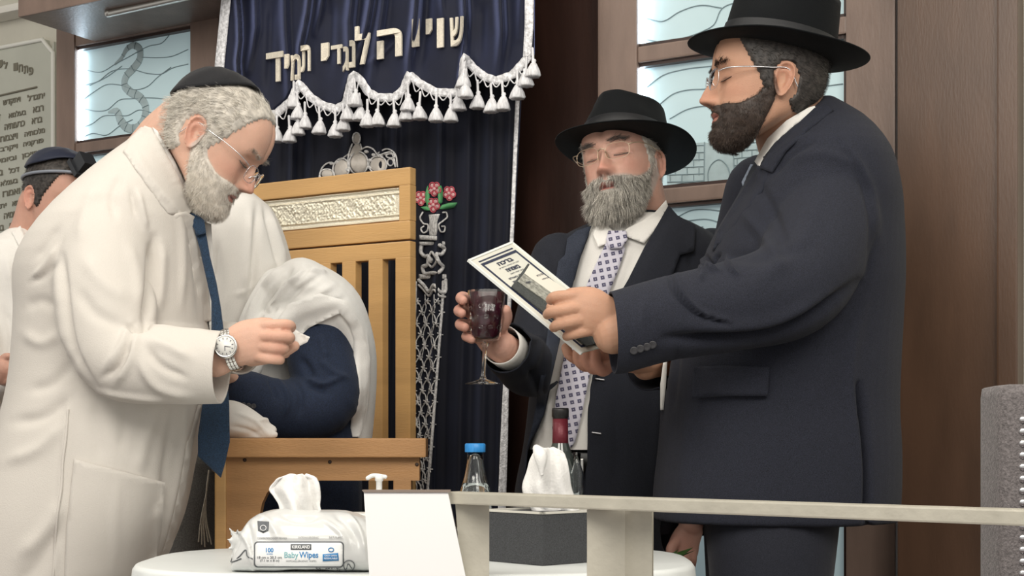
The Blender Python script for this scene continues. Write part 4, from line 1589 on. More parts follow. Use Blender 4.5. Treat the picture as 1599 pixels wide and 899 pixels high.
def groom2(par):
    H = H2
    hm = lambda L: hair_mask(L, recede=.01)
    sh = shell_mesh(H, lambda L: np.where(hm(L) > .3, .0022 + .001 * vnoise(L, 300, 3), -.004), keep=-.0035)
    hs = hair_on(H, lambda L: hm(L) ** 2 * (L[:, 2] < .08), 5000, .012, .00028, flow_hair, lift=.4, curl=.25, seed=6, off=.002)
    hairy('hair', sh, hs, [hair_grey, hair_light], par, .3)
    b, hs = beard_parts(H, 9000, .030, .00034, .005, .25, 12, up=.001, slim=1.0, back=.014, long_chin=1.5, lift=.22, grav=(-.1, -.1, -.5))
    hairy('beard', b, hs, [hair_greyd, hair_light], par, .45)
    link('eyebrow', fast_mesh([eyebrows(H, 520, .011)], 'eyebrow'), hair_mid, par)
    eyeglasses(H, par, gold_wire, lens_m, full=True, rim=.0005, w=.0245, h=.0165, y=.101, z=-.004, temple=.0011, tz=.006)
    c = H.pt(-.010, -.010, .034)
    fedora(H, par, felt, ribbon_m, c, H.f + H.u * .10 + H.r * .0, H.u - H.r * .09, crown_h=.096, brim=.050, curl_side=.012, front_drop=.006, rx=.088, ry=.106, back_up=.004, taper=.80)

def groom3(par):
    H = H3
    hm = lambda L: hair_mask(L, recede=0)
    sh = shell_mesh(H, lambda L: np.where(hm(L) > .3, .0035 + .0008 * vnoise(L, 300, 3), -.004), keep=-.0035)
    hs = hair_on(H, lambda L: hm(L) ** 2 * (L[:, 2] < .075), 7000, .008, .00026, flow_hair, lift=.6, curl=.3, seed=7, off=.003, segs=3)
    hairy('hair', sh, hs, [hair_salt, hair_mid], par, .3, per=9)
    b, hs = beard_parts(H, 9000, .008, .00028, .005, .6, 13, up=.002, long_chin=.8, lift=.6, grav=(0, 0, -.2))
    hairy('beard', b, hs, [hair_dark, mat('brown_hair', (.12, .085, .065), .45, var=.3, vscale=120)], par, .35)
    link('eyebrow', fast_mesh([eyebrows(H, 420, .010, rad=.0003)], 'eyebrow'), hair_dark, par)
    eyeglasses(H, par, steel_wire, lens_m, full=True, rim=.0005, w=.024, h=.017, y=.101, z=-.007, temple=.0012, tz=.003)
    c = H.pt(0, -.022, .050)
    fedora(H, par, felt, ribbon_m, c, H.f + H.u * .16, H.u - H.r * .03, crown_h=.118, brim=.052, curl_side=.012, front_drop=.004, rx=.083, ry=.097, back_up=.022, taper=.88,
           bow=[(-.083, -.020, .003), (-.084, -.026, .012), (-.0825, -.029, .020)])

def groom4(par):
    H = H4
    hm = lambda L: hair_mask(L, recede=0)
    sh = shell_mesh(H, lambda L: np.where(hm(L) > .3, .004 + .001 * vnoise(L, 300, 3), -.004), keep=-.0035)
    hs = hair_on(H, lambda L: hm(L) ** 2, 3500, .010, .0004, flow_hair, lift=.4, curl=.3, seed=8, off=.003, segs=3)
    link('hair', fast_mesh([(np.array(sh[0]), np.array(sh[1])), hs], 'hair'), hair_salt, par)
    kippah(H, r0=52, tilt=16, mat_=mat('navy_satin', (.010, .015, .036), .6, sheen=.2), parent=par, hgt=.006)
    # black leather box on the forehead with its strap round the head
    lth = mat('black_leather', (.02, .022, .026), .35)
    c = H.pt(.022, .094, .087)
    ax = (H.r, (H.f * .8 - H.u * .6).normalized(), (H.u * .8 + H.f * .6).normalized())
    bx_ = obj('forehead_box', [box(c, .05, .052, .012, ax, .001), box(c + ax[2] * .020, .038, .040, .036, ax, .001)], lth, par, smooth=False)
    st_ = []
    for a in np.linspace(-.3, math.pi + .3, 30):
        p = (.0845 * math.sin(a + math.pi / 2 * 0) if 0 else 0)
    ringp = [H.pt(.086 * math.sin(t), -.012 + .115 * math.cos(t), .052 + .028 * math.cos(t)) for t in np.linspace(.15, 2 * math.pi - .15, 30)]
    obj('head_strap', [tube(ringp, .004, n=60, seg=8)], mat('grey_strap', (.22, .24, .28), .4), par)

# ------------------------------------------------------------------ people: bodies and clothes
def fabric(name, col, bump=.35, bs=900, var=.12, vs=500, sheen=.1, rough=.85):
    return mat(name, col, rough, bump=bump, bscale=bs, var=var, vscale=vs, sheen=sheen)
white_coat = fabric('white_cotton', (.635, .60, .55), bump=.25, bs=500, var=.025, vs=4)
white_shirt = fabric('white_shirt', (.78, .76, .72), bump=.2, bs=700, var=.02)
shawl_wool = fabric('white_wool', (.82, .81, .78), bump=.5, bs=900, var=.03)
navy_suit = fabric('navy_suit', (.0145, .0168, .0285), bump=.6, bs=1200, var=.55, vs=900, sheen=.03)
navy_dark = fabric('dark_navy_suit', (.009, .011, .019), bump=.4, bs=1200, var=.4, vs=900, sheen=.03)
navy_blue = fabric('blue_navy_suit', (.011, .020, .046), bump=.5, bs=1000, var=.35, vs=500)
tie_blue = fabric('blue_tie', (.018, .043, .085), bump=.8, bs=900, var=.45, vs=700, sheen=.3)
grey_wool = fabric('grey_trousers', (.19, .185, .175), bump=.6, bs=900, var=.25, vs=400)
black_leather = mat('shoe_leather', (.012, .012, .012), .35)
button_m = mat('dark_button', (.05, .05, .055), .3)

def shrink_rows(rows, k=.78, db=.02):
    out = []
    for y, xl, xr, D, b in rows:
        c, h = (xl + xr) / 2, (xr - xl) / 2 * k
        out.append((y, c - h, c + h, D, max(.03, b - db)))
    return out

def legs(pts_list, trouser, parent, shoe_dir):
    """pts_list: list of leg paths (px,py,D,r)"""
    tp = [ptube(p) for p in pts_list]
    for p in tp:
        pass
    for i, p in enumerate(tp):
        obj('trouser_leg', [p], trouser, parent)
    for p in pts_list:
        e = P(*p[-1][:3])
        d = Vector(shoe_dir).normalized()
        sd = d.cross(Vector((0, 0, 1)))
        z = .045
        v = tube([Vector((e.x, e.y, .050)) - d * .07, Vector((e.x, e.y, .050)), Vector((e.x, e.y, .042)) + d * .09, Vector((e.x, e.y, .034)) + d * .17], [.040, .048, .044, .032], n=18, seg=18)
        vv = np.array(v[0]); vv[:, 2] = np.maximum(vv[:, 2], 0.0)
        obj('shoe', [(vv, v[1])], black_leather, parent)

def cut_open(me, poly, dmax=None):
    """remove the faces that look at the room within a pixel outline (an open coat front)"""
    poly = np.array(poly, float)
    co = get_co(me)
    q = pix(co)
    ins = np.zeros(len(co), bool)
    for i in range(len(poly)):
        a, b = poly[i], poly[i - 1]
        c = (a[1] > q[:, 1]) != (b[1] > q[:, 1])
        ins ^= c & (q[:, 0] < (b[0] - a[0]) * (q[:, 1] - a[1]) / (b[1] - a[1] + 1e-9) + a[0])
    if dmax is not None:
        ins &= co[:, 1] < dmax
    bm = bmesh.new(); bm.from_mesh(me)
    bm.verts.ensure_lookup_table()
    kill = [f for f in bm.faces if all(ins[v.index] for v in f.verts) and (f.calc_center_median() - Vector((0, 0, CAMZ))).dot(f.normal) < .3]
    bmesh.ops.delete(bm, geom=kill, context='FACES')
    bm.to_mesh(me); bm.free(); me.update()
    return me

def cuff_cut(me, A, B, r, t=.0):
    """end a sleeve with a clean open edge at B"""
    A, B = Vector(A), Vector(B)
    n = (B - A).normalized()
    bm = bmesh.new(); bm.from_mesh(me)
    fs = [f for f in bm.faces if (f.calc_center_median() - B).length < r]
    es = list({e for f in fs for e in f.edges}); vs = list({v for f in fs for v in f.verts})
    bmesh.ops.bisect_plane(bm, geom=vs + es + fs, plane_co=B, plane_no=n, clear_outer=True)
    bm.to_mesh(me); bm.free(); me.update()

def soften_edge(me, it=10):
    bm = bmesh.new(); bm.from_mesh(me)
    bv = {v: [e.other_vert(v) for e in v.link_edges if e.is_boundary] for v in bm.verts if v.is_boundary}
    for _ in range(it):
        new = {v: (v.co * .5 + sum((o.co for o in nb), Vector()) / len(nb) * .5) for v, nb in bv.items() if len(nb) == 2}
        for v, c in new.items():
            v.co = c
    bm.to_mesh(me); bm.free(); me.update()

def thicken(o, t):
    m = o.modifiers.new('thickness', 'SOLIDIFY'); m.thickness = t; m.offset = -1
    return o

def hand_chain(pts, n=None):
    return ptube(pts, n=max(8, 4 * len(pts)), seg=12)

def disc_button(p, nrm, r, m, parent, name='button'):
    n = Vector(nrm).normalized()
    a = n.orthogonal().normalized(); b = n.cross(a)
    return obj(name, [lathe(p, [(.001, 0), (r, 0), (r, .0012), (r * .8, .002), (r * .6, .0014), (.0005, .0014)], 16, (a, b, n))], m, parent)

def near_point(bvh, x, y, off, D):
    h = cast(bvh, (x, y), off, D)
    return h if h is not None else P(x, y, D)

# ================================================== man in the white coat
m1 = thing('person', 'grey bearded man in white coat and black skullcap bending over his hands', 'person', P(170, 690, 2.6) * 1.0)
m1.location.z = 0
rows1 = [(205, 226, 262, 2.60, .06), (232, 202, 285, 2.60, .09), (264, 164, 298, 2.60, .13), (304, 122, 308, 2.60, .17), (350, 80, 316, 2.60, .20), (400, 44, 322, 2.60, .205), (500, 36, 328, 2.60, .20),
         (600, 26, 330, 2.60, .20), (700, 2, 304, 2.60, .21), (800, -28, 282, 2.60, .22), (899, -48, 244, 2.60, .22), (1040, -60, 226, 2.60, .22), (1180, -64, 216, 2.60, .22)]
armN1 = [(188, 312, 2.50, .068), (166, 400, 2.44, .076), (168, 490, 2.40, .078), (186, 556, 2.375, .068), (262, 570, 2.36, .062), (347, 574, 2.355, .0585)]
armF1 = [(262, 300, 2.72, .065), (275, 420, 2.74, .062), (285, 520, 2.74, .058), (380, 545, 2.62, .047)]
hand1 = [ptube([(336, 560, 2.355, .030), (362, 545, 2.35, .031), (388, 534, 2.345, .036), (414, 530, 2.345, .036)], flat=.62, flat_dir=(0, 1, 0)),
         hand_chain([(400, 512, 2.342, .011), (428, 507, 2.330, .0092), (450, 507, 2.335, .0088), (454, 512, 2.357, .0082), (436, 520, 2.372, .0080)]),
         hand_chain([(402, 526, 2.338, .011), (430, 525, 2.320, .0090), (451, 526, 2.330, .0086), (451, 530, 2.354, .0080), (436, 536, 2.368, .0078)]),
         hand_chain([(400, 541, 2.340, .0105), (425, 543, 2.324, .0088), (443, 544, 2.334, .0082), (441, 547, 2.356, .0078)]),
         hand_chain([(396, 555, 2.345, .0105), (420, 560, 2.328, .0084), (435, 561, 2.334, .0080), (436, 562, 2.352, .0078), (428, 562, 2.36, .0075)]),
         hand_chain([(392, 560, 2.37, .013), (422, 556, 2.385, .0115), (448, 546, 2.38, .0100), (460, 540, 2.372, .0085)])]
handF1 = [ptube([(372, 545, 2.63, .028), (400, 545, 2.58, .032), (420, 545, 2.55, .030)], flat=.6, flat_dir=(0, 0, 1)),
          hand_chain([(415, 538, 2.56, .011), (440, 534, 2.50, .009), (452, 532, 2.46, .008)]), hand_chain([(416, 544, 2.555, .011), (442, 542, 2.50, .009), (450, 545, 2.46, .008)]),
          hand_chain([(414, 550, 2.56, .010), (440, 551, 2.51, .009), (446, 552, 2.47, .008)]), hand_chain([(412, 556, 2.565, .010), (434, 559, 2.52, .008), (438, 560, 2.50, .007)]),
          hand_chain([(400, 536, 2.58, .012), (424, 528, 2.53, .010), (444, 526, 2.48, .009)])]
neck1 = ptube([(240, 268, 2.60, .070), (262, 232, 2.585, .062), (292, 205, 2.555, .062)], seg=28)
legs1 = [[(120, 880, 2.54, .085), (125, 1180, 2.54, .062), (130, 1568, 2.54, .045)], [(150, 880, 2.70, .085), (165, 1180, 2.70, .062), (170, 1512, 2.70, .045)]]
me = fuse(H1.skin_parts() + [torso(shrink_rows(rows1[:10])), neck1, ptube(armN1[:-1] + [(335, 570, 2.36, .034)]) if 0 else ptube([(x, y, d, r * .55) for x, y, d, r in armN1[:4]] + [(262, 566, 2.36, .038), (338, 553, 2.358, .0265)]), ptube([(x, y, d, r * .55) for x, y, d, r in armF1])] + hand1 + handF1
          + [ptube([(x, y, d, r * .8) for x, y, d, r in l]) for l in legs1], .0022, 2, .4)
SK1 = (.68, .42, .315)
wrist_red = [(tuple(P(425, 535, 2.31)), .03, (.58, .29, .21), .5)]
knuck = [(tuple(P(x, y, 2.325)), .008, (.60, .30, .22), .5) for x, y in [(447, 509), (447, 528), (438, 545), (432, 553)]]
paint_skin(me, H1, SK1, stub=[(lambda L: beard_mask(L, .004) * .8, (.55, .50, .45))], extra=wrist_red + knuck)
b1 = link('body', me, skin_mat(), m1)
groom1(m1)
lashes(H1, me, m1, hair_mid)

folds1 = [([(240, 372), (237, 430), (231, 480), (226, 508)], 7, -.016), ([(252, 380), (250, 440), (246, 490)], 9, .006),
          ([(196, 508), (212, 516), (234, 506)], 4, -.014), ([(205, 500), (190, 540), (165, 575)], 6, .007), ([(214, 520), (205, 560), (180, 600)], 6, .008), ([(205, 530), (188, 570), (160, 590)], 5, -.007),
          ([(236, 508), (280, 512), (330, 518)], 5, .004), ([(232, 530), (262, 540), (300, 560)], 8, .006), ([(226, 540), (250, 570), (290, 590)], 6, -.007), ([(215, 560), (240, 600), (300, 622)], 7, .006),
          ([(150, 608), (200, 618), (260, 624)], 4, .006), ([(98, 400), (103, 470), (118, 550), (150, 606)], 5, -.010), ([(88, 400), (92, 480), (104, 560)], 8, .006),
          ([(190, 270), (175, 310), (180, 340)], 6, -.005), ([(215, 300), (224, 340), (228, 360)], 5, .006), ([(205, 295), (212, 335)], 4, -.006),
          ([(130, 400), (160, 440), (205, 470)], 12, .005), ([(120, 450), (150, 490), (195, 510)], 10, -.005), ([(200, 380), (215, 430), (215, 480)], 9, .004),
          ([(92, 352), (75, 378), (55, 405)], 6, -.004), ([(90, 385), (70, 415), (50, 436)], 5, .006), ([(92, 410), (70, 430), (46, 440)], 5, -.005), ([(90, 480), (62, 470), (40, 480)], 9, -.004), ([(95, 520), (66, 535), (36, 520)], 9, .005),
          ([(110, 570), (80, 600), (45, 610)], 9, -.005), ([(110, 620), (70, 650), (20, 660)], 9, -.006), ([(100, 660), (60, 700), (10, 720)], 10, .006),
          ([(108, 610), (100, 700), (92, 790), (86, 899)], 3, .004), ([(100, 780), (70, 830), (30, 870)], 12, .007), ([(96, 820), (60, 880), (20, 920)], 12, -.006), ([(150, 625), (152, 680), (160, 720)], 12, -.004),
          ([(245, 632), (222, 700), (215, 740)], 10, .005), ([(272, 632), (260, 720), (250, 800), (230, 899)], 8, -.006), ([(290, 640), (280, 720), (262, 810), (238, 899)], 5, .006), ([(200, 628), (190, 700)], 10, -.004),
          ([(150, 290), (130, 340), (125, 380)], 10, .004), ([(262, 300), (280, 340), (285, 400), (282, 480)], 6, .004), ([(300, 350), (305, 420), (312, 500)], 6, -.004)]
coat = fuse([torso(rows1), ptube(armN1, seg=32), ptube(armF1, seg=28)], .0045, 6, .5)
fold_mesh(coat, folds1, .0035, 16, 3)
coat_o = link('white_coat', coat, white_coat, m1)
cuff_cut(coat, P(262, 570, 2.36), P(346, 574, 2.355), .12)
cuff_cut(coat, P(320, 536, 2.70), P(378, 545, 2.622), .08)
thicken(coat_o, .003)
BV1 = bvh_of(coat)
BV1b = bvh_of(coat, b1)
obj('coat_collar', [patch([(226, 196), (238, 200), (250, 222), (272, 262), (304, 326), (290, 338), (262, 334), (240, 305), (214, 268), (192, 236), (205, 215)], BV1b, .007, .005, 2.45, 5, smooth=8,
                          fold=[([(205, 230), (240, 285), (280, 330)], 5, .006), ([(235, 205), (262, 250), (298, 325)], 3, .003)])], white_coat, m1)
obj('shirt_collar', [patch([(238, 198), (246, 204), (272, 250), (306, 322), (300, 332), (268, 266), (246, 222)], BV1b, .005, .004, 2.45, 4, smooth=6)], white_shirt, m1)
obj('coat_lapel', [patch([(262, 336), (290, 330), (304, 338), (312, 380), (322, 430), (330, 500), (312, 505), (300, 440), (290, 380), (280, 350)], BV1, .006, .004, 2.5, 6, smooth=8)], white_coat, m1)
obj('coat_pocket', [patch([(116, 716), (160, 728), (200, 738), (258, 753), (252, 830), (238, 905), (100, 905), (104, 820)], BV1, .005, .004, 2.4, 8, smooth=6,
                          fold=[([(112, 752), (180, 752)], 2, .001), ([(187, 735), (180, 800), (178, 899)], 4, .003)])], white_coat, m1)
obj('coat_placket', [patch([(306, 632), (316, 632), (300, 700), (290, 760), (270, 850), (246, 905), (232, 905), (258, 840), (276, 770), (288, 700)], BV1, .004, .003, 2.45, 7, smooth=6)], white_coat, m1)
obj('seam_cord', [tube([near_point(BV1, x, y, .001, 2.4) for x, y in [(106, 640), (103, 680), (98, 720), (96, 760), (90, 800), (86, 850), (83, 899)]], .0022, seg=6)], white_coat, m1)
# shirt cuff and tie
tie_pts = [(294, 334), (304, 333), (317, 343), (322, 365), (328, 400), (338, 440), (345, 480), (350, 520), (353, 570), (358, 630), (359, 690), (352, 722), (345, 746), (328, 730), (309, 712), (309, 680), (316, 630), (322, 570), (330, 517), (330, 470), (321, 430), (311, 385), (302, 355)]
obj('necktie', [patch(tie_pts, None, 0, .006, 2.53, 6, fold=[([(320, 400), (345, 600), (335, 740)], 12, .004), ([(318, 345), (312, 380)], 3, -.002)])], tie_blue, m1)
obj('tie_knot', [patch([(294, 333), (306, 332), (319, 344), (322, 364), (308, 368), (300, 352)], None, 0, .016, 2.523, 4)], tie_blue, m1)
obj('shirt_placket', [patch([(296, 336), (330, 350), (334, 420), (345, 500), (350, 540), (330, 540), (320, 450), (300, 380)], None, 0, .02, 2.58, 8)], white_shirt, m1)
legs(legs1, fabric('dark_trousers', (.03, .03, .035)), m1, (1, -.1, 0))
# wrist watch
steel = mat('watch_steel', (.70, .69, .66), .25, metal=.95)
wc = P(365, 547, 2.318)
wt = thing  # noqa
axw = (P(372, 520, 2.32) - P(362, 575, 2.325)).normalized()
arm_ax = Vector((1, 0.0, .25)).normalized()
band = []
ctrw = P(362, 546, 2.35)
nrm_ = Vector((-.12, -1, .05)).normalized()
u2 = arm_ax.cross(nrm_).normalized()
nl = 26
for i in range(nl):
    a = 2 * math.pi * i / nl
    c_ = ctrw + u2 * math.cos(a) * .0335 + nrm_ * math.sin(a) * .0265
    t_ = (-u2 * math.sin(a) * .0335 + nrm_ * math.cos(a) * .0265).normalized()
    o_ = t_.cross(arm_ax).normalized()
    for j in (-1, 0, 1):
        band.append(box(c_ + arm_ax * j * .0052, .0048, .0068, .003, (arm_ax, t_, o_), .0008))
wob = obj('wristwatch', band, steel, m1)
fc = ctrw + nrm_ * .0300 - u2 * .002
obj('watch_case', [lathe(fc, [(.001, -.005), (.0175, -.005), (.0195, -.001), (.0190, .003), (.0165, .0042), (.0155, .0034), (.001, .0034)], 40, (arm_ax, u2, nrm_)) if 0 else lathe(fc, [(.001, -.005), (.0175, -.005), (.0195, -.001), (.0190, .003), (.0165, .0042), (.0155, .0034), (.001, .0034)], 40, (u2, arm_ax, u2.cross(arm_ax)) if u2.cross(arm_ax).dot(nrm_) > 0 else (arm_ax, u2, arm_ax.cross(u2)))], steel, wob)
obj('watch_dial', [lathe(fc + nrm_ * .0036, [(.0005, 0), (.0155, 0), (.0155, .0004), (.0005, .0004)], 40, (u2, arm_ax, nrm_))], mat('watch_dial', (.75, .74, .70), .3), wob)
tk = []
for i in range(12):
    a = i * math.pi / 6
    d_ = u2 * math.cos(a) + arm_ax * math.sin(a)
    tk.append(box(fc + nrm_ * .0043 + d_ * .0125, .0028, .0010, .0006, (d_, d_.cross(nrm_), nrm_)))
obj('hour_mark', tk, mat('dark_mark', (.10, .10, .12), .4), wob, smooth=False)['kind'] = 'stuff'
obj('watch_hand', [tube([fc + nrm_ * .0046, fc + nrm_ * .0046 + (u2 * .4 + arm_ax).normalized() * .009], .0005, seg=5), tube([fc + nrm_ * .0046, fc + nrm_ * .0046 + (u2 - arm_ax * .2).normalized() * .007], .0006, seg=5)], MATS['dark_mark'], wob)

# ================================================== man in the navy suit reading on the right
m3 = thing('person', 'dark bearded man in black hat and navy suit, in profile, reading a long card', 'person', P(1230, 690, 2.55))
m3.location.z = 0
rows3 = [(166, 1258, 1296, 2.55, .08), (198, 1222, 1340, 2.55, .14), (240, 1186, 1374, 2.55, .19), (300, 1156, 1394, 2.55, .21), (360, 1120, 1401, 2.55, .21), (430, 1088, 1403, 2.55, .21), (500, 1062, 1401, 2.55, .20),
         (570, 1040, 1398, 2.55, .20), (640, 1034, 1397, 2.55, .20), (700, 1029, 1400, 2.55, .205), (770, 1021, 1399, 2.55, .21), (812, 1020, 1396, 2.55, .21)]
armN3 = [(1302, 262, 2.46, .080), (1282, 370, 2.38, .086), (1236, 448, 2.32, .080), (1140, 478, 2.285, .070), (1040, 498, 2.27, .065), (958, 521, 2.265, .064)]
armF3 = [(1190, 300, 2.72, .07), (1160, 420, 2.76, .070), (1110, 530, 2.74, .058), (1008, 572, 2.58, .044)]
hand3 = [ptube([(975, 505, 2.265, .030), (945, 494, 2.262, .032), (920, 486, 2.26, .038), (900, 484, 2.262, .036)], flat=.55, flat_dir=(0, 1, 0)),
         hand_chain([(918, 462, 2.262, .012), (888, 462, 2.254, .0098), (865, 464, 2.262, .0090), (860, 468, 2.278, .0082)]),
         hand_chain([(914, 480, 2.256, .012), (884, 483, 2.246, .0098), (861, 487, 2.256, .0092), (855, 491, 2.276, .0082)]),
         hand_chain([(916, 498, 2.256, .012), (892, 502, 2.246, .0096), (871, 507, 2.256, .0090), (865, 511, 2.276, .0080)]),
         hand_chain([(926, 513, 2.262, .011), (906, 519, 2.254, .0086), (890, 523, 2.264, .0080), (885, 525, 2.28, .0075)]),
         hand_chain([(950, 508, 2.285, .012), (920, 500, 2.32, .0115), (885, 490, 2.335, .0110), (862, 480, 2.335, .010)])]
handF3 = [ptube([(1012, 572, 2.58, .028), (985, 566, 2.52, .031), (955, 562, 2.46, .033), (935, 560, 2.43, .030)], flat=.5, flat_dir=(0, .3, 1)),
          hand_chain([(942, 566, 2.42, .012), (925, 574, 2.39, .0105), (916, 564, 2.38, .0098), (915, 550, 2.385, .009)]),
          hand_chain([(932, 562, 2.425, .012), (912, 570, 2.40, .0105), (903, 560, 2.39, .0098), (903, 547, 2.395, .009)]),
          hand_chain([(952, 570, 2.415, .012), (938, 577, 2.385, .0105), (930, 567, 2.375, .0098), (930, 553, 2.38, .009)]),
          hand_chain([(922, 556, 2.44, .012), (900, 560, 2.42, .0100), (888, 552, 2.41, .0090), (884, 543, 2.415, .0085)]),
          hand_chain([(980, 558, 2.49, .014), (955, 549, 2.44, .012), (935, 545, 2.42, .010)])]
neck3 = ptube([(1262, 260, 2.55, .075), (1240, 210, 2.53, .066), (1228, 160, 2.49, .062), (1222, 135, 2.47, .060)], seg=28)
legs3 = [[(1205, 812, 2.46, .112), (1200, 1180, 2.46, .075), (1205, 1600, 2.46, .050)], [(1195, 812, 2.64, .112), (1180, 1160, 2.64, .075), (1180, 1540, 2.64, .050)]]
me = fuse(H3.skin_parts() + [torso(shrink_rows(rows3)), neck3, ptube([(x, y, d, r * .5) for x, y, d, r in armN3]), ptube([(x, y, d, r * .55) for x, y, d, r in armF3])] + hand3 + handF3
          + [ptube([(x, y, d, r * .75) for x, y, d, r in l]) for l in legs3], .0022, 2, .4)
SK3 = (.53, .30, .20)
paint_skin(me, H3, SK3, red=(.50, .22, .15), stub=[(lambda L: beard_mask(L, .002) * .85, (.10, .06, .045)), (lambda L: .35 * sst(-L[:, 2], .05, .12) * (L[:, 1] > -.02), (.28, .16, .11))],
           extra=[(tuple(P(940, 566, 2.38)), .07, (.52, .22, .17), .6)])
b3 = link('body', me, skin_mat(), m3)
groom3(m3)
lashes(H3, me, m3, hair_dark)
folds3 = [([(1040, 528), (1120, 527), (1200, 520), (1270, 490), (1340, 440)], 8, -.020), ([(1060, 508), (1150, 512), (1220, 500), (1290, 460)], 12, .008), ([(1045, 424), (1052, 450), (1085, 488), (1140, 506)], 3.5, -.011), ([(1055, 424), (1064, 455), (1098, 490), (1140, 500)], 4, .008),
          ([(1095, 400), (1108, 420), (1122, 424)], 3, .012), ([(1100, 396), (1112, 412), (1118, 402), (1124, 396)], 2.5, -.012), ([(1134, 400), (1140, 420), (1152, 430)], 2.5, .010), ([(1088, 405), (1096, 430), (1092, 440)], 3, .008),
          ([(1130, 400), (1200, 404), (1260, 390)], 10, -.005), ([(1180, 280), (1215, 350), (1230, 400)], 8, -.006), ([(1160, 330), (1200, 380), (1220, 420)], 9, .006), ([(1230, 250), (1290, 240), (1340, 260)], 8, .004), ([(1262, 210), (1225, 232), (1195, 262), (1176, 300)], 4, .007), ([(1270, 222), (1232, 246), (1204, 276)], 4, -.006),
          ([(1310, 220), (1345, 280), (1362, 360), (1355, 430)], 5, -.007), ([(1322, 225), (1360, 300), (1372, 380)], 8, .005), ([(1350, 470), (1330, 560), (1340, 700), (1348, 812)], 9, .005), ([(1340, 600), (1352, 700), (1354, 830)], 5, -.030),
          ([(1010, 460), (1000, 520), (1010, 560)], 8, .003), ([(1280, 300), (1250, 380), (1180, 440)], 14, .005), ([(1300, 560), (1260, 640)], 14, .003), ([(1080, 560), (1070, 700), (1062, 810)], 12, .003), ([(1060, 540), (1050, 640)], 5, -.004)]
jk = fuse([torso(rows3), ptube(armN3, seg=32), ptube(armF3, seg=28)], .0045, 5, .5)
fold_mesh(jk, folds3, .002, 14, 5)
cuff_cut(jk, P(1040, 498, 2.27) + Vector((0, 0, -.018)), P(956, 521, 2.265), .13)
cuff_cut(jk, P(1060, 553, 2.67), P(1006, 572, 2.58), .08)
thicken(link('suit_jacket', jk, navy_suit, m3), .003)
BV3 = bvh_of(jk); BV3b = bvh_of(jk, b3)
obj('shirt_collar', [patch([(1262, 168), (1272, 165), (1276, 172), (1240, 196), (1210, 224), (1186, 262), (1178, 252), (1198, 216), (1228, 188)], BV3b, .008, .005, 2.5, 4, smooth=8)], white_shirt, m3)
obj('jacket_collar', [patch([(1272, 168), (1290, 162), (1302, 172), (1262, 204), (1228, 236), (1206, 270), (1186, 262), (1208, 226), (1240, 198)], BV3b, .009, .006, 2.5, 5, smooth=8)], navy_suit, m3)
obj('jacket_lapel', [patch([(1184, 258), (1206, 268), (1190, 300), (1160, 340), (1136, 372), (1112, 392), (1120, 362), (1150, 312)], BV3b, .007, .005, 2.5, 6, smooth=8)], navy_suit, m3)
obj('necktie', [patch([(1172, 256), (1182, 258), (1172, 278), (1160, 292), (1158, 284)], BV3b, .004, .006, 2.53, 4, smooth=6)], fabric('pale_blue_tie', (.30, .36, .46), var=.4, vs=300), m3)
obj('pocket_flap', [patch([(1083, 573), (1130, 570), (1201, 573), (1199, 618), (1140, 618), (1080, 622)], BV3, .012, .006, 2.4, 6, smooth=6)], navy_suit, m3)
obj('shirt_front', [patch([(1036, 562), (1042, 560), (1040, 600), (1036, 640), (1031, 640), (1031, 600)], None, 0, .05, 2.52, 5)], white_shirt, m3)
for i, (x, y) in enumerate([(990, 547), (1000, 544), (1010, 541), (1019, 538)]):
    p = near_point(BV3, x, y, .001, 2.2)
    disc_button(p, (-.1, -1, -.35), .0062, button_m, m3)
legs(legs3, fabric('navy_trousers', (.016, .018, .028), bs=1200, vs=900, var=.4), m3, (-1, -.1, 0))

# ================================================== man in the hat holding the goblet
m2 = thing('person', 'grey bearded man in black hat and dotted tie, eyes closed, holding a wine goblet', 'person', P(980, 690, 3.0))
m2.location.z = 0
rows2 = [(338, 955, 1042, 2.99, .09), (356, 905, 1090, 2.99, .115), (380, 862, 1122, 2.99, .13), (430, 848, 1135, 2.99, .145), (520, 840, 1130, 2.99, .145), (600, 828, 1118, 2.99, .145), (700, 816, 1090, 2.99, .145), (765, 804, 1075, 2.99, .15), (862, 800, 1068, 2.99, .15)]
armR2 = [(872, 408, 2.94, .058), (852, 500, 2.90, .062), (830, 572, 2.84, .060), (806, 556, 2.76, .051), (786, 540, 2.695, .047)]
armL2 = [(1112, 402, 3.0, .060), (1128, 540, 3.02, .062), (1116, 690, 3.0, .052), (1078, 822, 2.92, .044)]
hand2 = [ptube([(784, 545, 2.70, .027), (772, 532, 2.695, .030), (764, 514, 2.702, .034), (758, 496, 2.706, .033)], flat=.5, flat_dir=(0, 1, 0)),
         hand_chain([(752, 484, 2.702, .012), (736, 470, 2.698, .0105), (723, 463, 2.682, .0098), (719, 466, 2.660, .0092), (723, 469, 2.644, .0086)]),
         hand_chain([(750, 496, 2.702, .012), (732, 488, 2.698, .0105), (719, 483, 2.680, .0098), (716, 486, 2.658, .0092), (721, 489, 2.642, .0086)]),
         hand_chain([(750, 508, 2.702, .012), (733, 508, 2.696, .0105), (720, 505, 2.680, .0098), (719, 508, 2.658, .0092), (726, 511, 2.642, .0085)]),
         hand_chain([(754, 520, 2.702, .012), (740, 527, 2.694, .0100), (729, 525, 2.680, .0092), (729, 526, 2.660, .0088), (737, 530, 2.646, .008)]),
         hand_chain([(766, 524, 2.69, .014), (784, 508, 2.675, .0125), (791, 494, 2.662, .0112), (790, 484, 2.652, .0098)])]
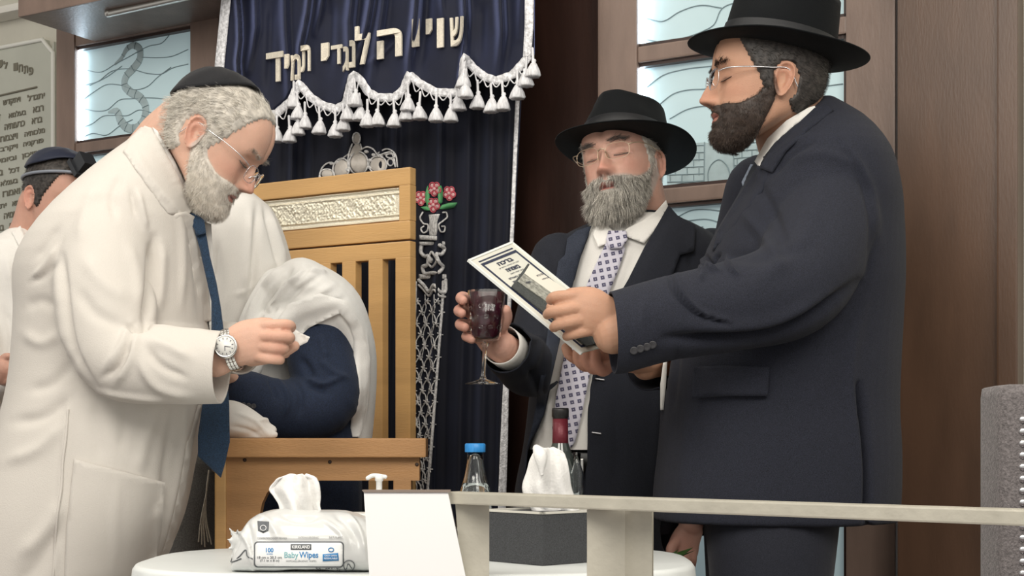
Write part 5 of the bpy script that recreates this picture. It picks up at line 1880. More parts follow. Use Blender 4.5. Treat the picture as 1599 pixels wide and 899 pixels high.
handL2 = [ptube([(1078, 828, 2.92, .026), (1070, 845, 2.91, .030), (1066, 858, 2.905, .032)], flat=.55, flat_dir=(0, 1, 0)),
          hand_chain([(1058, 862, 2.90, .011), (1054, 878, 2.888, .010), (1056, 886, 2.90, .009)]), hand_chain([(1066, 864, 2.895, .011), (1063, 881, 2.885, .010), (1064, 889, 2.90, .009)]),
          hand_chain([(1074, 864, 2.895, .011), (1072, 880, 2.885, .010), (1073, 888, 2.90, .009)]), hand_chain([(1081, 862, 2.90, .010), (1081, 876, 2.89, .009), (1080, 884, 2.90, .008)]),
          hand_chain([(1056, 846, 2.90, .012), (1048, 858, 2.885, .011), (1048, 870, 2.88, .009)])]
neck2 = ptube([(1000, 372, 3.0, .075), (995, 335, 2.985, .064), (988, 300, 2.965, .062), (985, 270, 2.96, .06)], seg=28)
legs2 = [[(900, 800, 2.98, .095), (895, 1120, 2.98, .068), (892, 1430, 2.98, .045)], [(1000, 800, 3.02, .095), (1005, 1120, 3.02, .068), (1010, 1420, 3.02, .045)]]
me = fuse(H2.skin_parts() + [torso(shrink_rows(rows2, .75, .035)), neck2, ptube([(x, y, d, r * .55) for x, y, d, r in armR2]), ptube([(x, y, d, r * .55) for x, y, d, r in armL2])] + hand2 + handL2
          + [ptube([(x, y, d, r * .75) for x, y, d, r in l]) for l in legs2], .0022, 2, .4)
SK2 = (.65, .385, .30)
paint_skin(me, H2, SK2, stub=[(lambda L: beard_mask(L, .004) * .8, (.40, .36, .33))], extra=[(tuple(P(738, 500, 2.64)), .07, (.58, .27, .21), .6), (tuple(P(1066, 862, 2.89)), .06, (.42, .20, .16), .7)])
b2 = link('body', me, skin_mat(), m2)
groom2(m2)
lashes(H2, me, m2, hair_mid)
shirt2 = fuse([torso([(y, xl + 10, xr - 10, D, b - .012) for y, xl, xr, D, b in rows2[:8]]), ], .006, 2)
fold_mesh(shirt2, [([(1010, 395), (985, 440)], 5, .004), ([(960, 440), (950, 520)], 5, -.004), ([(860, 620), (850, 680)], 5, .004), ([(900, 600), (905, 690)], 6, .004), ([(985, 385), (965, 440), (950, 480)], 3, .004)], .002, 20, 8)
sh2 = link('shirt', shirt2, white_shirt, m2)
thr = 703
bm = bmesh.new(); bm.from_mesh(shirt2)
bmesh.ops.bisect_plane(bm, geom=bm.verts[:] + bm.edges[:] + bm.faces[:], plane_co=P(870, 702, 2.85), plane_no=(0, 0, -1), clear_outer=True)
bm.to_mesh(shirt2); bm.free()
jk2 = fuse([torso(rows2), ptube(armR2, seg=28), ptube(armL2, seg=28)], .0045, 4, .5)
folds2 = [([(855, 400), (862, 450), (850, 520)], 6, -.008), ([(846, 520), (836, 560), (815, 590)], 6, .006), ([(880, 385), (868, 470), (850, 600), (830, 700)], 8, .004), ([(822, 570), (835, 590), (850, 640)], 7, -.010), ([(1075, 360), (1080, 420)], 7, -.004), ([(812, 520), (830, 530), (845, 525)], 5, .005), ([(1030, 600), (1020, 760)], 9, .004), ([(960, 600), (965, 760)], 10, -.003)]
fold_mesh(jk2, folds2, .0022, 16, 15)
op2 = [(918, 340), (1046, 318), (1036, 345), (1012, 390), (985, 440), (960, 480), (938, 540), (926, 590), (919, 650), (918, 703), (916, 870), (812, 870), (815, 770), (822, 700), (848, 645), (868, 550), (893, 440), (904, 400), (918, 366)]
cut_open(jk2, op2, 2.99)
cuff_cut(jk2, P(806, 556, 2.76), P(790, 542, 2.705), .075)
cuff_cut(jk2, P(1090, 770, 2.95), P(1078, 822, 2.92), .08)
soften_edge(jk2)
j2 = thicken(link('suit_jacket', jk2, navy_dark, m2), .003)
BV2 = bvh_of(jk2); BV2s = bvh_of(shirt2, b2)
BV2j = bvh_of(jk2, shirt2)
obj('jacket_lapel', [patch([(924, 352), (900, 360), (886, 372), (882, 398), (872, 408), (862, 470), (852, 540), (842, 600), (832, 660), (822, 700), (848, 648), (870, 552), (895, 442), (907, 398)], BV2j, .012, .004, 2.85, 6, smooth=10)], fabric('lapel_navy', (.022, .028, .045), var=.4, vs=900), m2)
obj('jacket_lapel', [patch([(1044, 320), (1058, 336), (1086, 352), (1084, 392), (1062, 398), (1050, 430), (1020, 480), (985, 520), (958, 540), (926, 596), (932, 540), (955, 480), (981, 436), (1006, 386), (1030, 345)], BV2j, .012, .004, 2.85, 6, smooth=10)], MATS['lapel_navy'] if 0 else navy_dark, m2)
obj('shirt_collar', [patch([(934, 346), (944, 344), (958, 362), (948, 380), (934, 386), (926, 366)], BV2s, .012, .004, 2.86, 4, smooth=6), patch([(1040, 312), (1044, 324), (1030, 350), (1006, 380), (985, 372), (968, 366), (980, 356), (1004, 344), (1024, 330)], BV2s, .012, .004, 2.86, 4, smooth=6)], white_shirt, m2)
# dotted tie
tm = fabric('dotted_tie', (.62, .60, .68), bump=.3)
nt = tm.node_tree
for n in list(nt.nodes):
    if n.type in ('VALTORGB',):
        nt.nodes.remove(n)
tc = nt.nodes.new('ShaderNodeTexCoord'); mp = nt.nodes.new('ShaderNodeMapping'); mp.inputs['Rotation'].default_value = (0, math.radians(10), 0)
nt.links.new(tc.outputs['Object'], mp.inputs[0])
sp = nt.nodes.new('ShaderNodeSeparateXYZ'); nt.links.new(mp.outputs[0], sp.inputs[0])
def mth(op, a, b=None):
    n = nt.nodes.new('ShaderNodeMath'); n.operation = op
    if isinstance(a, (int, float)): n.inputs[0].default_value = a
    else: nt.links.new(a, n.inputs[0])
    if b is not None:
        if isinstance(b, (int, float)): n.inputs[1].default_value = b
        else: nt.links.new(b, n.inputs[1])
    return n.outputs[0]
cell = .0142
fx = mth('ABSOLUTE', mth('SUBTRACT', mth('FRACT', mth('DIVIDE', mth('ADD', sp.outputs[0], 10), cell)), .5))
fz = mth('ABSOLUTE', mth('SUBTRACT', mth('FRACT', mth('DIVIDE', mth('ADD', sp.outputs[2], 10), cell)), .5))
mxx = mth('MAXIMUM', fx, fz)
sq = mth('LESS_THAN', mxx, .26)
hole = mth('LESS_THAN', mxx, .05)
fac = mth('SUBTRACT', sq, hole)
mix = nt.nodes.new('ShaderNodeMix'); mix.data_type = 'RGBA'
nt.links.new(fac, mix.inputs[0]); mix.inputs[6].default_value = (.58, .56, .64, 1); mix.inputs[7].default_value = (.085, .08, .14, 1)
nt.links.new(mix.outputs[2], nt.nodes['Principled BSDF'].inputs['Base Color'])
obj('necktie', [patch([(950, 372), (972, 370), (976, 390), (966, 420), (950, 460), (938, 500), (926, 560), (918, 600), (908, 650), (898, 690), (892, 698), (878, 702), (866, 694), (862, 670), (868, 620), (880, 560), (898, 490), (918, 440), (936, 400)], BV2s, .014, .005, 2.85, 6, smooth=10)], tm, m2)
obj('tie_knot', [patch([(950, 360), (978, 360), (980, 374), (970, 388), (952, 388), (946, 374)], BV2s, .022, .012, 2.85, 4, smooth=6)], tm, m2)
for x, y in [(936, 592), (931, 676)]:
    obj('jacket_button', [tube([near_point(BV2, x - 6, y - 1, .004, 2.84), near_point(BV2, x + 7, y + 1, .004, 2.84)], .0016, seg=6)], mat('pale_pin', (.5, .5, .52), .3, metal=.6), m2)
_c = tube([P(800, 551, 2.74), P(783, 538, 2.69)], [.037, .037], n=4, seg=28, round_ends=False)
_cm = mesh_of([(_c[0][:-2], [f for f in _c[1] if len(f) == 4])])
thicken(link('shirt_cuff', _cm, white_shirt, m2), .002)
obj('belt', [torso([(703, 830, 1060, 2.99, .120), (712, 830, 1060, 2.99, .123), (728, 830, 1060, 2.99, .123), (734, 830, 1060, 2.99, .120)], steps=8)], black_leather, m2)
obj('trouser_waist', [torso([(700, 835, 1055, 2.99, .115), (760, 832, 1058, 2.99, .12), (830, 830, 1060, 2.99, .12)], steps=8)], navy_dark, m2)
obj('belt_buckle', [box(P(903, 728, 2.855), .022, .006, .03, bevel=.002)], steel, m2)
legs(legs2, navy_dark, m2, (-.4, -1, 0))

# ================================================== draped man between them
m5 = thing('person', 'man in white with shawl over navy sleeve, face hidden behind the bending man', 'person', P(360, 690, 3.0))
m5.location.z = 0
rows5 = [(300, 318, 392, 3.06, .08), (322, 300, 420, 3.06, .115), (350, 288, 436, 3.06, .13), (400, 278, 452, 3.06, .135), (480, 268, 470, 3.06, .135), (560, 262, 480, 3.06, .135), (640, 258, 470, 3.06, .135), (735, 256, 440, 3.06, .135)]
arm5 = [(498, 470, 2.95, .062), (500, 545, 2.915, .068), (506, 625, 2.89, .066), (440, 640, 2.86, .060), (384, 616, 2.83, .048)]
legs5 = [[(296, 730, 2.96, .062), (290, 1050, 2.96, .052), (284, 1440, 2.96, .042)], [(345, 730, 3.05, .07), (345, 1050, 3.05, .056), (345, 1410, 3.05, .042)]]
neck5 = ptube([(345, 345, 3.05, .07), (336, 300, 3.04, .06), (338, 250, 3.03, .055)])
hand5 = [ptube([(384, 614, 2.83, .026), (362, 606, 2.815, .030), (345, 600, 2.80, .030)], flat=.5, flat_dir=(0, 1, 0))] + [hand_chain([(350, 590 + 7 * i, 2.80, .010), (332, 590 + 7 * i, 2.79, .009), (324, 594 + 7 * i, 2.80, .008)]) for i in range(4)] + [hand_chain([(366, 592, 2.80, .011), (352, 582, 2.79, .010), (342, 580, 2.79, .008)])]
me = fuse(H5.skin_parts() + [torso(shrink_rows(rows5)), neck5, ptube([(x, y, d, r * .6) for x, y, d, r in arm5])] + hand5 + [ptube([(x, y, d, r * .75) for x, y, d, r in l]) for l in legs5], .0030, 1, .4)
paint_skin(me, H5, (.58, .36, .27))
link('body', me, skin_mat(), m5)
hm5 = shell_mesh(H5, lambda L: np.where(hair_mask(L) > .3, .005, -.004), keep=-.0035)
link('hair', fast_mesh([(np.array(hm5[0]), np.array(hm5[1]))], 'hair'), hair_dark, m5)
kippah(H5, r0=45, tilt=30, mat_=velvet_k, parent=m5, hgt=.006)
gown = fuse([torso(rows5), ptube([(300, 360, 3.05, .09), (290, 480, 3.08, .085), (300, 600, 3.05, .08)])], .005, 4)
f5 = [([(402, 318), (398, 380), (395, 430), (385, 490)], 6, -.010), ([(392, 330), (388, 400), (380, 460)], 6, .008), ([(412, 320), (425, 370), (438, 420)], 4, -.008), ([(420, 330), (434, 372), (446, 410)], 4, .007), ([(345, 360), (355, 440), (350, 500)], 8, .005), ([(340, 380), (335, 440)], 4, -.005), ([(430, 420), (405, 470), (388, 510)], 5, -.008), ([(365, 460), (385, 455), (400, 440)], 3, .003)]
fold_mesh(gown, f5, .003, 18, 21)
link('white_gown', gown, white_shirt, m5)
obj('suit_sleeve', [(lambda m: ([tuple(v) for v in get_co(m)], [tuple(p.vertices) for p in m.polygons]))((lambda m: (fold_mesh(m, [([(430, 590), (450, 620), (445, 650)], 4, .007), ([(455, 588), (470, 615), (468, 650)], 4, -.007), ([(420, 592), (432, 625)], 3, -.006), ([(478, 590), (500, 600), (530, 590)], 4, .009), ([(480, 600), (510, 612)], 4, -.008), ([(500, 560), (520, 580), (545, 590)], 5, .006), ([(470, 560), (490, 590)], 6, -.008), ([(500, 520), (510, 560)], 7, .006)], .003, 25, 31), m)[1])(fuse([ptube(arm5, seg=32), ptube([(500, 640, 2.96, .07), (503, 700, 2.96, .078), (500, 800, 2.97, .085), (500, 930, 2.98, .085)]), ptube([(450, 680, 2.99, .055), (438, 760, 2.99, .068), (434, 930, 3.0, .070)])], .0045, 5)))], navy_blue, m5)
BV5 = None
shw = fuse([ptube([(436, 462, 2.93, .046), (456, 460, 2.90, .058), (486, 466, 2.90, .066), (520, 492, 2.915, .056), (552, 530, 2.94, .038)], seg=28),
            ptube([(470, 440, 2.93, .05), (520, 470, 2.95, .05), (556, 530, 2.97, .038), (566, 600, 2.99, .030), (560, 700, 3.0, .026)], flat=2.2, flat_dir=(0, 1, 0)),
            ptube([(436, 446, 2.92, .040), (412, 484, 2.885, .038), (395, 520, 2.865, .034), (388, 570, 2.87, .030)], flat=.8, flat_dir=(0, 1, 0)),
            ptube([(440, 500, 2.86, .030), (425, 512, 2.85, .026), (404, 520, 2.855, .022)])], .004, 8, .55)
fold_mesh(shw, [([(440, 415), (410, 450), (385, 495)], 3.5, .010), ([(455, 420), (425, 455), (400, 500)], 3.5, -.010), ([(470, 425), (445, 450), (425, 480), (410, 500)], 3.5, .010), ([(500, 430), (465, 455), (440, 480)], 4, -.008), ([(520, 445), (480, 470), (450, 500)], 6, .007), ([(540, 465), (500, 485), (470, 510)], 5, -.006),
                ([(490, 415), (475, 425), (462, 445)], 3, -.006), ([(560, 500), (566, 560), (560, 640)], 4, -.006), ([(572, 520), (575, 580), (570, 660)], 3, .005), ([(480, 420), (510, 425)], 3, .008), ([(412, 468), (418, 488), (432, 478)], 3, -.012)], .003, 30, 41)
so_ = link('wool_shawl', shw, shawl_wool, m5)
BV5 = bvh_of(shw, [o for o in m5.children if o.name.startswith('suit_sleeve')][0].data)
obj('shawl_hem', [patch([(432, 500), (450, 474), (500, 458), (536, 468), (566, 505), (578, 560), (572, 640), (562, 682), (546, 682), (553, 600), (552, 530), (545, 506), (531, 489), (508, 499), (482, 512), (466, 528), (454, 545), (438, 548)], BV5, .008, .004, 2.85, 6, smooth=10, fold=[([(470, 490), (530, 475), (560, 520)], 8, .006), ([(560, 520), (562, 600), (555, 680)], 5, .006), ([(450, 530), (500, 500), (530, 482)], 4, -.003)])], shawl_wool, m5)
link('trouser_leg', mesh_of([ptube(legs5[0])]), grey_wool, m5)
link('trouser_leg', mesh_of([ptube(legs5[1])]), grey_wool, m5)
fr_ = [tube([P(326, 735, 2.86), P(322, 770, 2.86), P(314 + 2 * i, 810, 2.86), P(310 + 5 * i, 845 + (i % 3) * 4, 2.86)], .0016, n=14, seg=5) for i in range(5)]
for q_ in fr_:
    obj('shawl_fringe', [q_], embr_w, m5)
for i in range(3):
    disc_button(P(380 + i * 8, 632 + i * 1, 2.782), (0, -1, 0), .005, button_m, m5)
for l in legs5:
    e = P(*l[-1][:3])
    v = tube([Vector((e.x - .05, e.y, .05)), Vector((e.x + .02, e.y, .05)), Vector((e.x + .14, e.y, .036))], [.04, .046, .034], n=14, seg=16)
    vv = np.array(v[0]); vv[:, 2] = np.maximum(vv[:, 2], 0)
    obj('shoe', [(vv, v[1])], black_leather, m5)

# ================================================== man far left with the head box
m4 = thing('person', 'man in white shirt and blue skullcap with black box on forehead, far left', 'person', P(20, 690, 3.6))
m4.location.z = 0
rows4 = [(362, 20, 66, 3.62, .08), (385, -10, 85, 3.62, .13), (410, -50, 110, 3.62, .15), (480, -70, 110, 3.62, .15), (600, -70, 100, 3.62, .15), (720, -70, 90, 3.62, .15), (800, -60, 80, 3.62, .14)]
arm4 = [(-30, 420, 3.55, .07), (-30, 520, 3.50, .066), (-22, 600, 3.46, .055), (0, 590, 3.42, .04)]
arm4b = [(100, 430, 3.62, .06), (105, 520, 3.60, .06), (90, 600, 3.55, .05)]
legs4 = [[(-10, 790, 3.6, .09), (-10, 1050, 3.6, .065), (-10, 1300, 3.6, .045)], [(50, 790, 3.65, .09), (50, 1050, 3.65, .065), (50, 1290, 3.65, .045)]]
hand4 = [ptube([(-4, 590, 3.42, .026), (6, 582, 3.40, .030), (10, 575, 3.39, .028)])] + [hand_chain([(8, 568 + 9 * i, 3.39, .010), (16, 566 + 9 * i, 3.38, .009), (18, 574 + 9 * i, 3.37, .008)]) for i in range(4)] + [hand_chain([(0, 568, 3.39, .011), (8, 558, 3.38, .010), (14, 556, 3.37, .008)])]
neck4 = ptube([(45, 390, 3.62, .065), (55, 360, 3.60, .058), (66, 320, 3.58, .056)], seg=24)
me = fuse(H4.skin_parts() + [torso(shrink_rows(rows4)), neck4, ptube([(x, y, d, r * .6) for x, y, d, r in arm4]), ptube([(x, y, d, r * .6) for x, y, d, r in arm4b])] + hand4 + [ptube([(x, y, d, r * .75) for x, y, d, r in l]) for l in legs4], .0028, 1, .4)
paint_skin(me, H4, (.58, .33, .25))
b4 = link('body', me, skin_mat(), m4)
groom4(m4)
s4 = fuse([torso(rows4), ptube(arm4), ptube(arm4b)], .006, 4)
fold_mesh(s4, [([(10, 400), (20, 460), (24, 540)], 5, .006), ([(30, 400), (34, 470)], 5, -.006), ([(5, 480), (18, 520), (16, 560)], 4, -.006)], .003, 15, 51)
link('shirt', s4, white_shirt, m4)
BV4 = bvh_of(s4, b4)
obj('shirt_collar', [patch([(18, 362), (32, 352), (40, 372), (62, 392), (58, 402), (34, 392)], BV4, .010, .004, 3.5, 4, smooth=4)], white_shirt, m4)
0 and obj('sleeve_strap', [tube([near_point(BV4, x, y, .003, 3.45) for x, y in [(0, 450), (8, 490), (18, 530)]], .004, seg=6)], lth_ if 0 else MATS['black_leather'], m4)
legs(legs4, navy_dark, m4, (.6, -1, 0))
# ------------------------------------------------------------------ wooden chair
beech = mat('beech_wood', (.58, .345, .135), .45, bump=.25, bscale=120, var=.07, vscale=9, stretch=(.35, .35, 3), coat=.1)
beech_l = mat('beech_arm_wood', (.44, .235, .095), .5, bump=.4, bscale=260, var=.10, vscale=14, stretch=(.4, .4, 3))
OC = .33
ch = thing('ceremonial_chair', 'large light wooden chair with slatted back and embossed silver plate', 'chair', WP(S(560, OC), 0, OC))
def cbox(x0, x1, z0, z1, o0=OC - .012, o1=OC + .012, bev=.003, dz=0):
    return wall_box(S(x0, OC), S(x1, OC), z0, z1, o0, o1, bev)
zt0 = Z(650, 261, OC); zj = Z(645, 375, OC); zsl = Z(602, 406, OC); zlo = .42
pz = [Z(628, 291, OC), Z(628, 346, OC)]
x_l, x_r = 300, 645
sp0, sp1 = 372, 628
obj('head_rail', [cbox(x_l, x_r, pz[0], zt0), cbox(x_l, x_r, zj + .002, pz[1]), cbox(sp1, x_r, pz[1], pz[0], bev=.001), cbox(x_l, sp0, pz[1], pz[0], bev=.001), cbox(sp0, sp1, pz[1], pz[0], OC - .02, OC + .002, .0)], beech, ch, smooth=False)
obj('slat_rail', [cbox(x_l, x_r, zsl, zj - .002)], beech, ch, smooth=False)
edges_ = [(622, 645), (580, 602), (539, 560), (498, 521), (457, 480), (416, 439), (376, 398), (336, 358), (300, 318)]
for a, b in edges_:
    obj('slat' if a != 622 else 'back_post', [cbox(a, b, zlo if a != 622 else 0, zsl + .002, bev=.002)], beech, ch, smooth=False)
# embossed plate
nxp, nyp = 300, 56
s0p, s1p = S(sp0 + 1, OC), S(sp1 - 1, OC)
V = []
ss = np.linspace(s0p, s1p, nxp); zz = np.linspace(pz[1] + .003, pz[0] - .003, nyp)
hh = pz[0] - pz[1]
for z_ in zz:
    t = (z_ - zz[0]) / (zz[-1] - zz[0])
    pp = np.stack([ss * 1.0, np.full(nxp, z_), np.zeros(nxp)], 1)
    inn = sst(np.minimum(t, 1 - t), .16, .20) * sst(np.minimum(ss - s0p, s1p - ss), .012, .018)
    rel = .0030 * np.abs(vnoise(pp, 420, 61)) + .0035 * np.maximum(vnoise(pp, 700, 62), 0) + .0022 * np.maximum(vnoise(pp, 130, 63), 0)
    ridge = .003 * (G(t - .17, .02) + G(t - .83, .02) + G(t - .98, .03) + G(t - .02, .03))
    o_ = OC + .0035 + inn * rel + ridge + .0012 * np.sin(ss * 40) * (1 - inn)
    V.append([tuple(WP(a, z_, c)) for a, c in zip(ss, o_)])
plate = np.array([p for r in V for p in r])
obj('silver_plate', [(plate, grid_faces(nxp, nyp))], mat('embossed_silver', (.84, .79, .64), .32, metal=.6, bump=.6, bscale=320), ch)
# arm panel in front
DA = 2.72
def fbox(x0, x1, y0, y1, d0, d1, bev=.003):
    a, b = P(x0, y0, d0), P(x1, y1, d0)
    return box(((a.x + b.x) / 2, (d0 + d1) / 2, (a.z + b.z) / 2), abs(b.x - a.x), d1 - d0, abs(a.z - b.z), bevel=bev)
def prism(poly, d0, d1):
    q_ = [P(x, y, d0) for x, y in poly]
    return slab(q_, d1 - d0, (0, 1, 0))
obj('arm_top', [fbox(340, 665, 684, 714, DA - .02, DA + .05)], beech_l, ch, smooth=False)
obj('arm_panel', [prism([(352, 713), (655, 713), (655, 750), (500, 750), (452, 751), (430, 757), (417, 769), (409, 786), (405, 806), (403, 840), (403, 1060), (352, 1060)][::-1], DA, DA + .03)], beech_l, ch, smooth=False)
obj('arm_post', [fbox(335, 353, 706, 1535, DA - .005, DA + .04)], beech, ch, smooth=False)
obj('arm_post', [fbox(614, 642, 748, 1535, DA + .0, DA + .04)], beech_l, ch, smooth=False)
a0, a1 = P(636, 700, DA + .05), WP(S(634, OC), 1, OC)
mid = (a0 + a1) / 2; dd_ = Vector((a1.x - a0.x, a1.y - a0.y, 0)); L_ = dd_.length; dd_.normalize()
obj('side_rail', [box((mid.x, mid.y, 1.0 - .03), L_, .03, .07, (dd_, dd_.cross(Vector((0, 0, -1))), Vector((0, 0, 1))), .003)], beech_l, ch, smooth=False)
sA, sB, sC, sD = P(400, 0, DA + .04), P(636, 0, DA + .04), WP(S(634, OC), 0, OC - .01), WP(S(420, OC), 0, OC - .01)
obj('seat', [slab([Vector((p.x, p.y, .46)) for p in (sA, sB, sC, sD)], .04, (0, 0, -1))], beech_l, ch, smooth=False)
for x, y in [(382, 718), (515, 721), (651, 725)]:
    obj('screw', [ellipsoid(P(x, y, DA - .001), .0035, .0015, .0035, n=8)], mat('dark_screw', (.05, .03, .02), .5), ch)

# white cushion bundle on the arm
cu = thing('cushion', 'white satin cushion lying on the arm of the wooden chair', 'cushion', P(395, 684, 2.75))
ct = tube([P(330, 660, 2.80), P(360, 655, 2.77), P(395, 664, 2.765), P(420, 672, 2.77)], [.030, .036, .026, .013], n=24, seg=24)
cm = fuse([ct, tube([P(330, 676, 2.78), P(420, 678, 2.76), P(428, 679, 2.76)], [.013, .010, .006], n=14, seg=14)], .003, 3)
fold_mesh(cm, [([(370, 645), (395, 655), (420, 680)], 3, .004), ([(360, 665), (390, 672), (408, 682)], 3, -.004), ([(400, 655), (430, 660), (432, 680)], 3, .005)], .002, 40, 77)
co = get_co(cm); co[:, 2] = np.maximum(co[:, 2], P(395, 684, DA - .02).z + .0005); set_co(cm, co)
link('cushion_cover', cm, white_shirt, cu)
# white cloth held by the bending man
gz = thing('gauze', 'small square of white gauze between the fingers of the bending man', 'cloth', P(468, 530, 2.36))
gq = patch([(436, 514), (458, 512), (470, 520), (484, 526), (480, 534), (462, 543), (450, 548), (442, 540)], None, 0, .003, 2.352, 4, fold=[([(450, 515), (470, 545)], 4, .006), ([(465, 520), (480, 532)], 3, -.004)], bend=lambda x, y: .02 * math.sin((x - 440) / 14) + .0004 * (x - 440))
obj('gauze_cloth', [gq], white_shirt, gz)

# ------------------------------------------------------------------ table
TZ = .8262
plastic = mat('white_plastic_cloth', (.76, .79, .78), .35, bump=.3, bscale=25, var=.03)
tb = thing('ritual_table', 'table under a white plastic cloth in front of the chair', 'table', (-.14, 2.19, 0))
def sring(z, k, hx=.405, hy=.270, n=96, e=3.2, wav=0.0):
    t = np.linspace(0, 2 * np.pi, n, endpoint=False)
    x = hx * k * np.sign(np.cos(t)) * np.abs(np.cos(t)) ** (2 / e)
    y = hy * k * np.sign(np.sin(t)) * np.abs(np.sin(t)) ** (2 / e)
    w = 1 + wav * np.sin(t * 17) + wav * .6 * np.sin(t * 29 + 1)
    return np.stack([-.14 + x * w, 2.20 + y * w, np.full(n, z)], 1)
obj('table_top', [loft([sring(TZ - .03, .98), sring(TZ - .004, .985), sring(TZ - .003, .98)])], beech_l, tb, smooth=False)
obj('table_cloth', [loft([sring(.52, 1.03, wav=.03), sring(.65, 1.02, wav=.022), sring(TZ - .04, 1.008, wav=.006), sring(TZ - .006, 1.003), sring(TZ - .0005, .993), sring(TZ, .97), sring(TZ, .5), sring(TZ, .02)])], plastic, tb)
for sx in (-1, 1):
    for sy in (-1, 1):
        obj('leg', [box((-.14 + sx * .33, 2.20 + sy * .20, .40), .045, .045, .795, bevel=.004)], beech_l, tb, smooth=False)

def on_table(px, D):
    return Vector(((px - 799.5) / F * D, D, TZ))

# ------------------------------------------------------------------ wipes pack
wp = thing('wipes_pack', 'soft white pack of baby wipes with a sheet standing out of its top', 'pack', on_table(470, 2.01))
film = mat('packet_film', (.66, .67, .66), .28, bump=.35, bscale=30, var=.03, coat=.3)
ps_, n_s = [], 44
cx0, cx1 = 366, 600
for i in range(n_s + 1):
    t = i / n_s
    x = cx0 + (cx1 - cx0) * t
    Dc = 1.998
    cpt = on_table(x, Dc)
    e_ = 1 - abs(2 * t - 1) ** 5
    hgt = .012 + .072 * (max(e_, 0) ** .6) * (1 - .12 * t)
    dep = .030 + .026 * (max(e_, 0) ** .5)
    if t < .08: hgt *= .75 + t * 3
    a = np.linspace(0, 2 * np.pi, 40, endpoint=False)
    ee = 3.4
    y = dep * np.sign(np.cos(a)) * np.abs(np.cos(a)) ** (2 / ee)
    z = hgt / 2 * (np.sign(np.sin(a)) * np.abs(np.sin(a)) ** (2 / ee))
    y = y - (z + hgt / 2 < hgt * .5) * (y < 0) * .0
    lean = (z + hgt / 2) * .34
    ps_.append(np.stack([np.full(40, cpt.x), Dc + y + lean, TZ + .0012 + hgt / 2 + z], 1))
pk = fuse([loft(ps_), *[tube([P(380, 852, 1.99), P(x, y, 1.985)], [.009, .0022], n=6, seg=10, flat=.5, flat_dir=(0, 1, 0)) for x, y in [(359, 826), (356, 842), (358, 856), (361, 868), (370, 828)]]], .0022, 3)
fold_mesh(pk, [([(400, 800), (420, 815), (440, 850)], 5, .003), ([(385, 812), (392, 840), (396, 870)], 4, -.004), ([(375, 830), (388, 850), (395, 890)], 3, .004), ([(362, 822), (372, 840), (362, 865)], 3, -.004), ([(440, 805), (470, 812), (500, 806)], 4, -.004), ([(520, 800), (540, 815), (560, 845)], 5, -.004), ([(540, 798), (560, 825), (572, 870)], 4, .004),
               ([(505, 812), (530, 830), (545, 860)], 4, .003), ([(410, 838), (470, 840), (540, 840)], 3, .0015)], .0022, 60, 88)
co = get_co(pk); co[:, 2] = np.maximum(co[:, 2], TZ + .0010); set_co(pk, co)
link('pack_body', pk, film, wp)
BP = bvh_of(pk)
ink_b = mat('blue_ink', (.03, .22, .50), .5); ink_g = mat('grey_ink', (.12, .13, .14), .5); ink_t = mat('teal_ink', (.20, .46, .50), .5); ink_w = mat('white_ink', (.85, .86, .86), .5)
pale = mat('label_pale', (.62, .76, .80), .4)
def pk_fn(x0, x1, y0, y1, lift=.001, sl=0.0):
    def f(u, v):
        q_ = (x0 + (x1 - x0) * u, y1 - (y1 - y0) * v + sl * (x0 + (x1 - x0) * u - x0))
        h = cast(BP, q_, lift, 2.0)
        return h if h is not None else P(q_[0], q_[1], 2.02)
    return f
def pk_text(s, x0, x1, y0, y1, m, bold=.0, sl=0.0, name='printed_text', lift=.0022):
    v, f = text_on(s, pk_fn(x0, x1, y0, y1, lift, sl), bold)
    if len(v):
        obj(name, [(v, f)], m, wp, smooth=False)
def rrect(x0, x1, y0, y1, r, n=6):
    out = []
    for cx, cy, a0 in ((x1 - r, y0 + r, -90), (x1 - r, y1 - r, 0), (x0 + r, y1 - r, 90), (x0 + r, y0 + r, 180)):
        for i in range(n + 1):
            a = math.radians(a0 + 90 * i / n)
            out.append((cx + r * math.cos(a), cy + r * math.sin(a)))
    return out
obj('label_border', [patch(rrect(396.5, 537, 845, 886, 6), BP, .0010, .0006, 2.0, 4, smooth=1)], ink_g, wp)
obj('label_panel', [patch(rrect(398.5, 535, 847, 884, 5), BP, .0016, .0006, 2.0, 4, smooth=1)], ink_w, wp)
obj('logo_block', [patch([(454, 849), (486, 849), (486, 858), (454, 858)], BP, .0024, .0004, 2.0, 3, smooth=1)], ink_g, wp)
pk_text('KIRKLAND', 456, 484, 851.2, 856.2, ink_w, .02, lift=.0034)
pk_text('Baby', 444, 466, 861.5, 873.5, ink_t, .01)
pk_text('Wipes', 467, 497, 861, 873.5, ink_b, .02)
pk_text('HYPOALLERGENIC WIPES', 447, 494, 874.5, 877.2, ink_g)
pk_text('100', 415, 427, 855, 862, ink_b, .03)
pk_text('WIPES', 416, 426, 863.5, 866, ink_b)
pk_text('18 cm x 20.3 cm', 402, 440, 868, 872, ink_g, .01)
pk_text('(7.1 in x 8 in)', 406, 436, 873, 877.5, ink_g, .01)
obj('blue_badge', [patch([(504, 865), (528, 863), (529, 875), (504, 876)], BP, .0024, .0004, 2.0, 3, smooth=1)], ink_b, wp)
pk_text('EASY OPEN', 507, 526, 866, 868.5, ink_w, .01, lift=.0034); pk_text('RESEALABLE', 506, 527, 870, 873, ink_w, .01, lift=.0034)
pk_text('DO NOT FLUSH', 493, 532, 886.5, 894, ink_g, .02)
pk_text('DERMATOLOGIST TESTED', 402, 448, 838.5, 841.5, ink_g); pk_text('HYPOALLERGENIC', 466, 498, 837.5, 840, ink_g); pk_text('NATURALLY', 514, 535, 837, 840, ink_g)
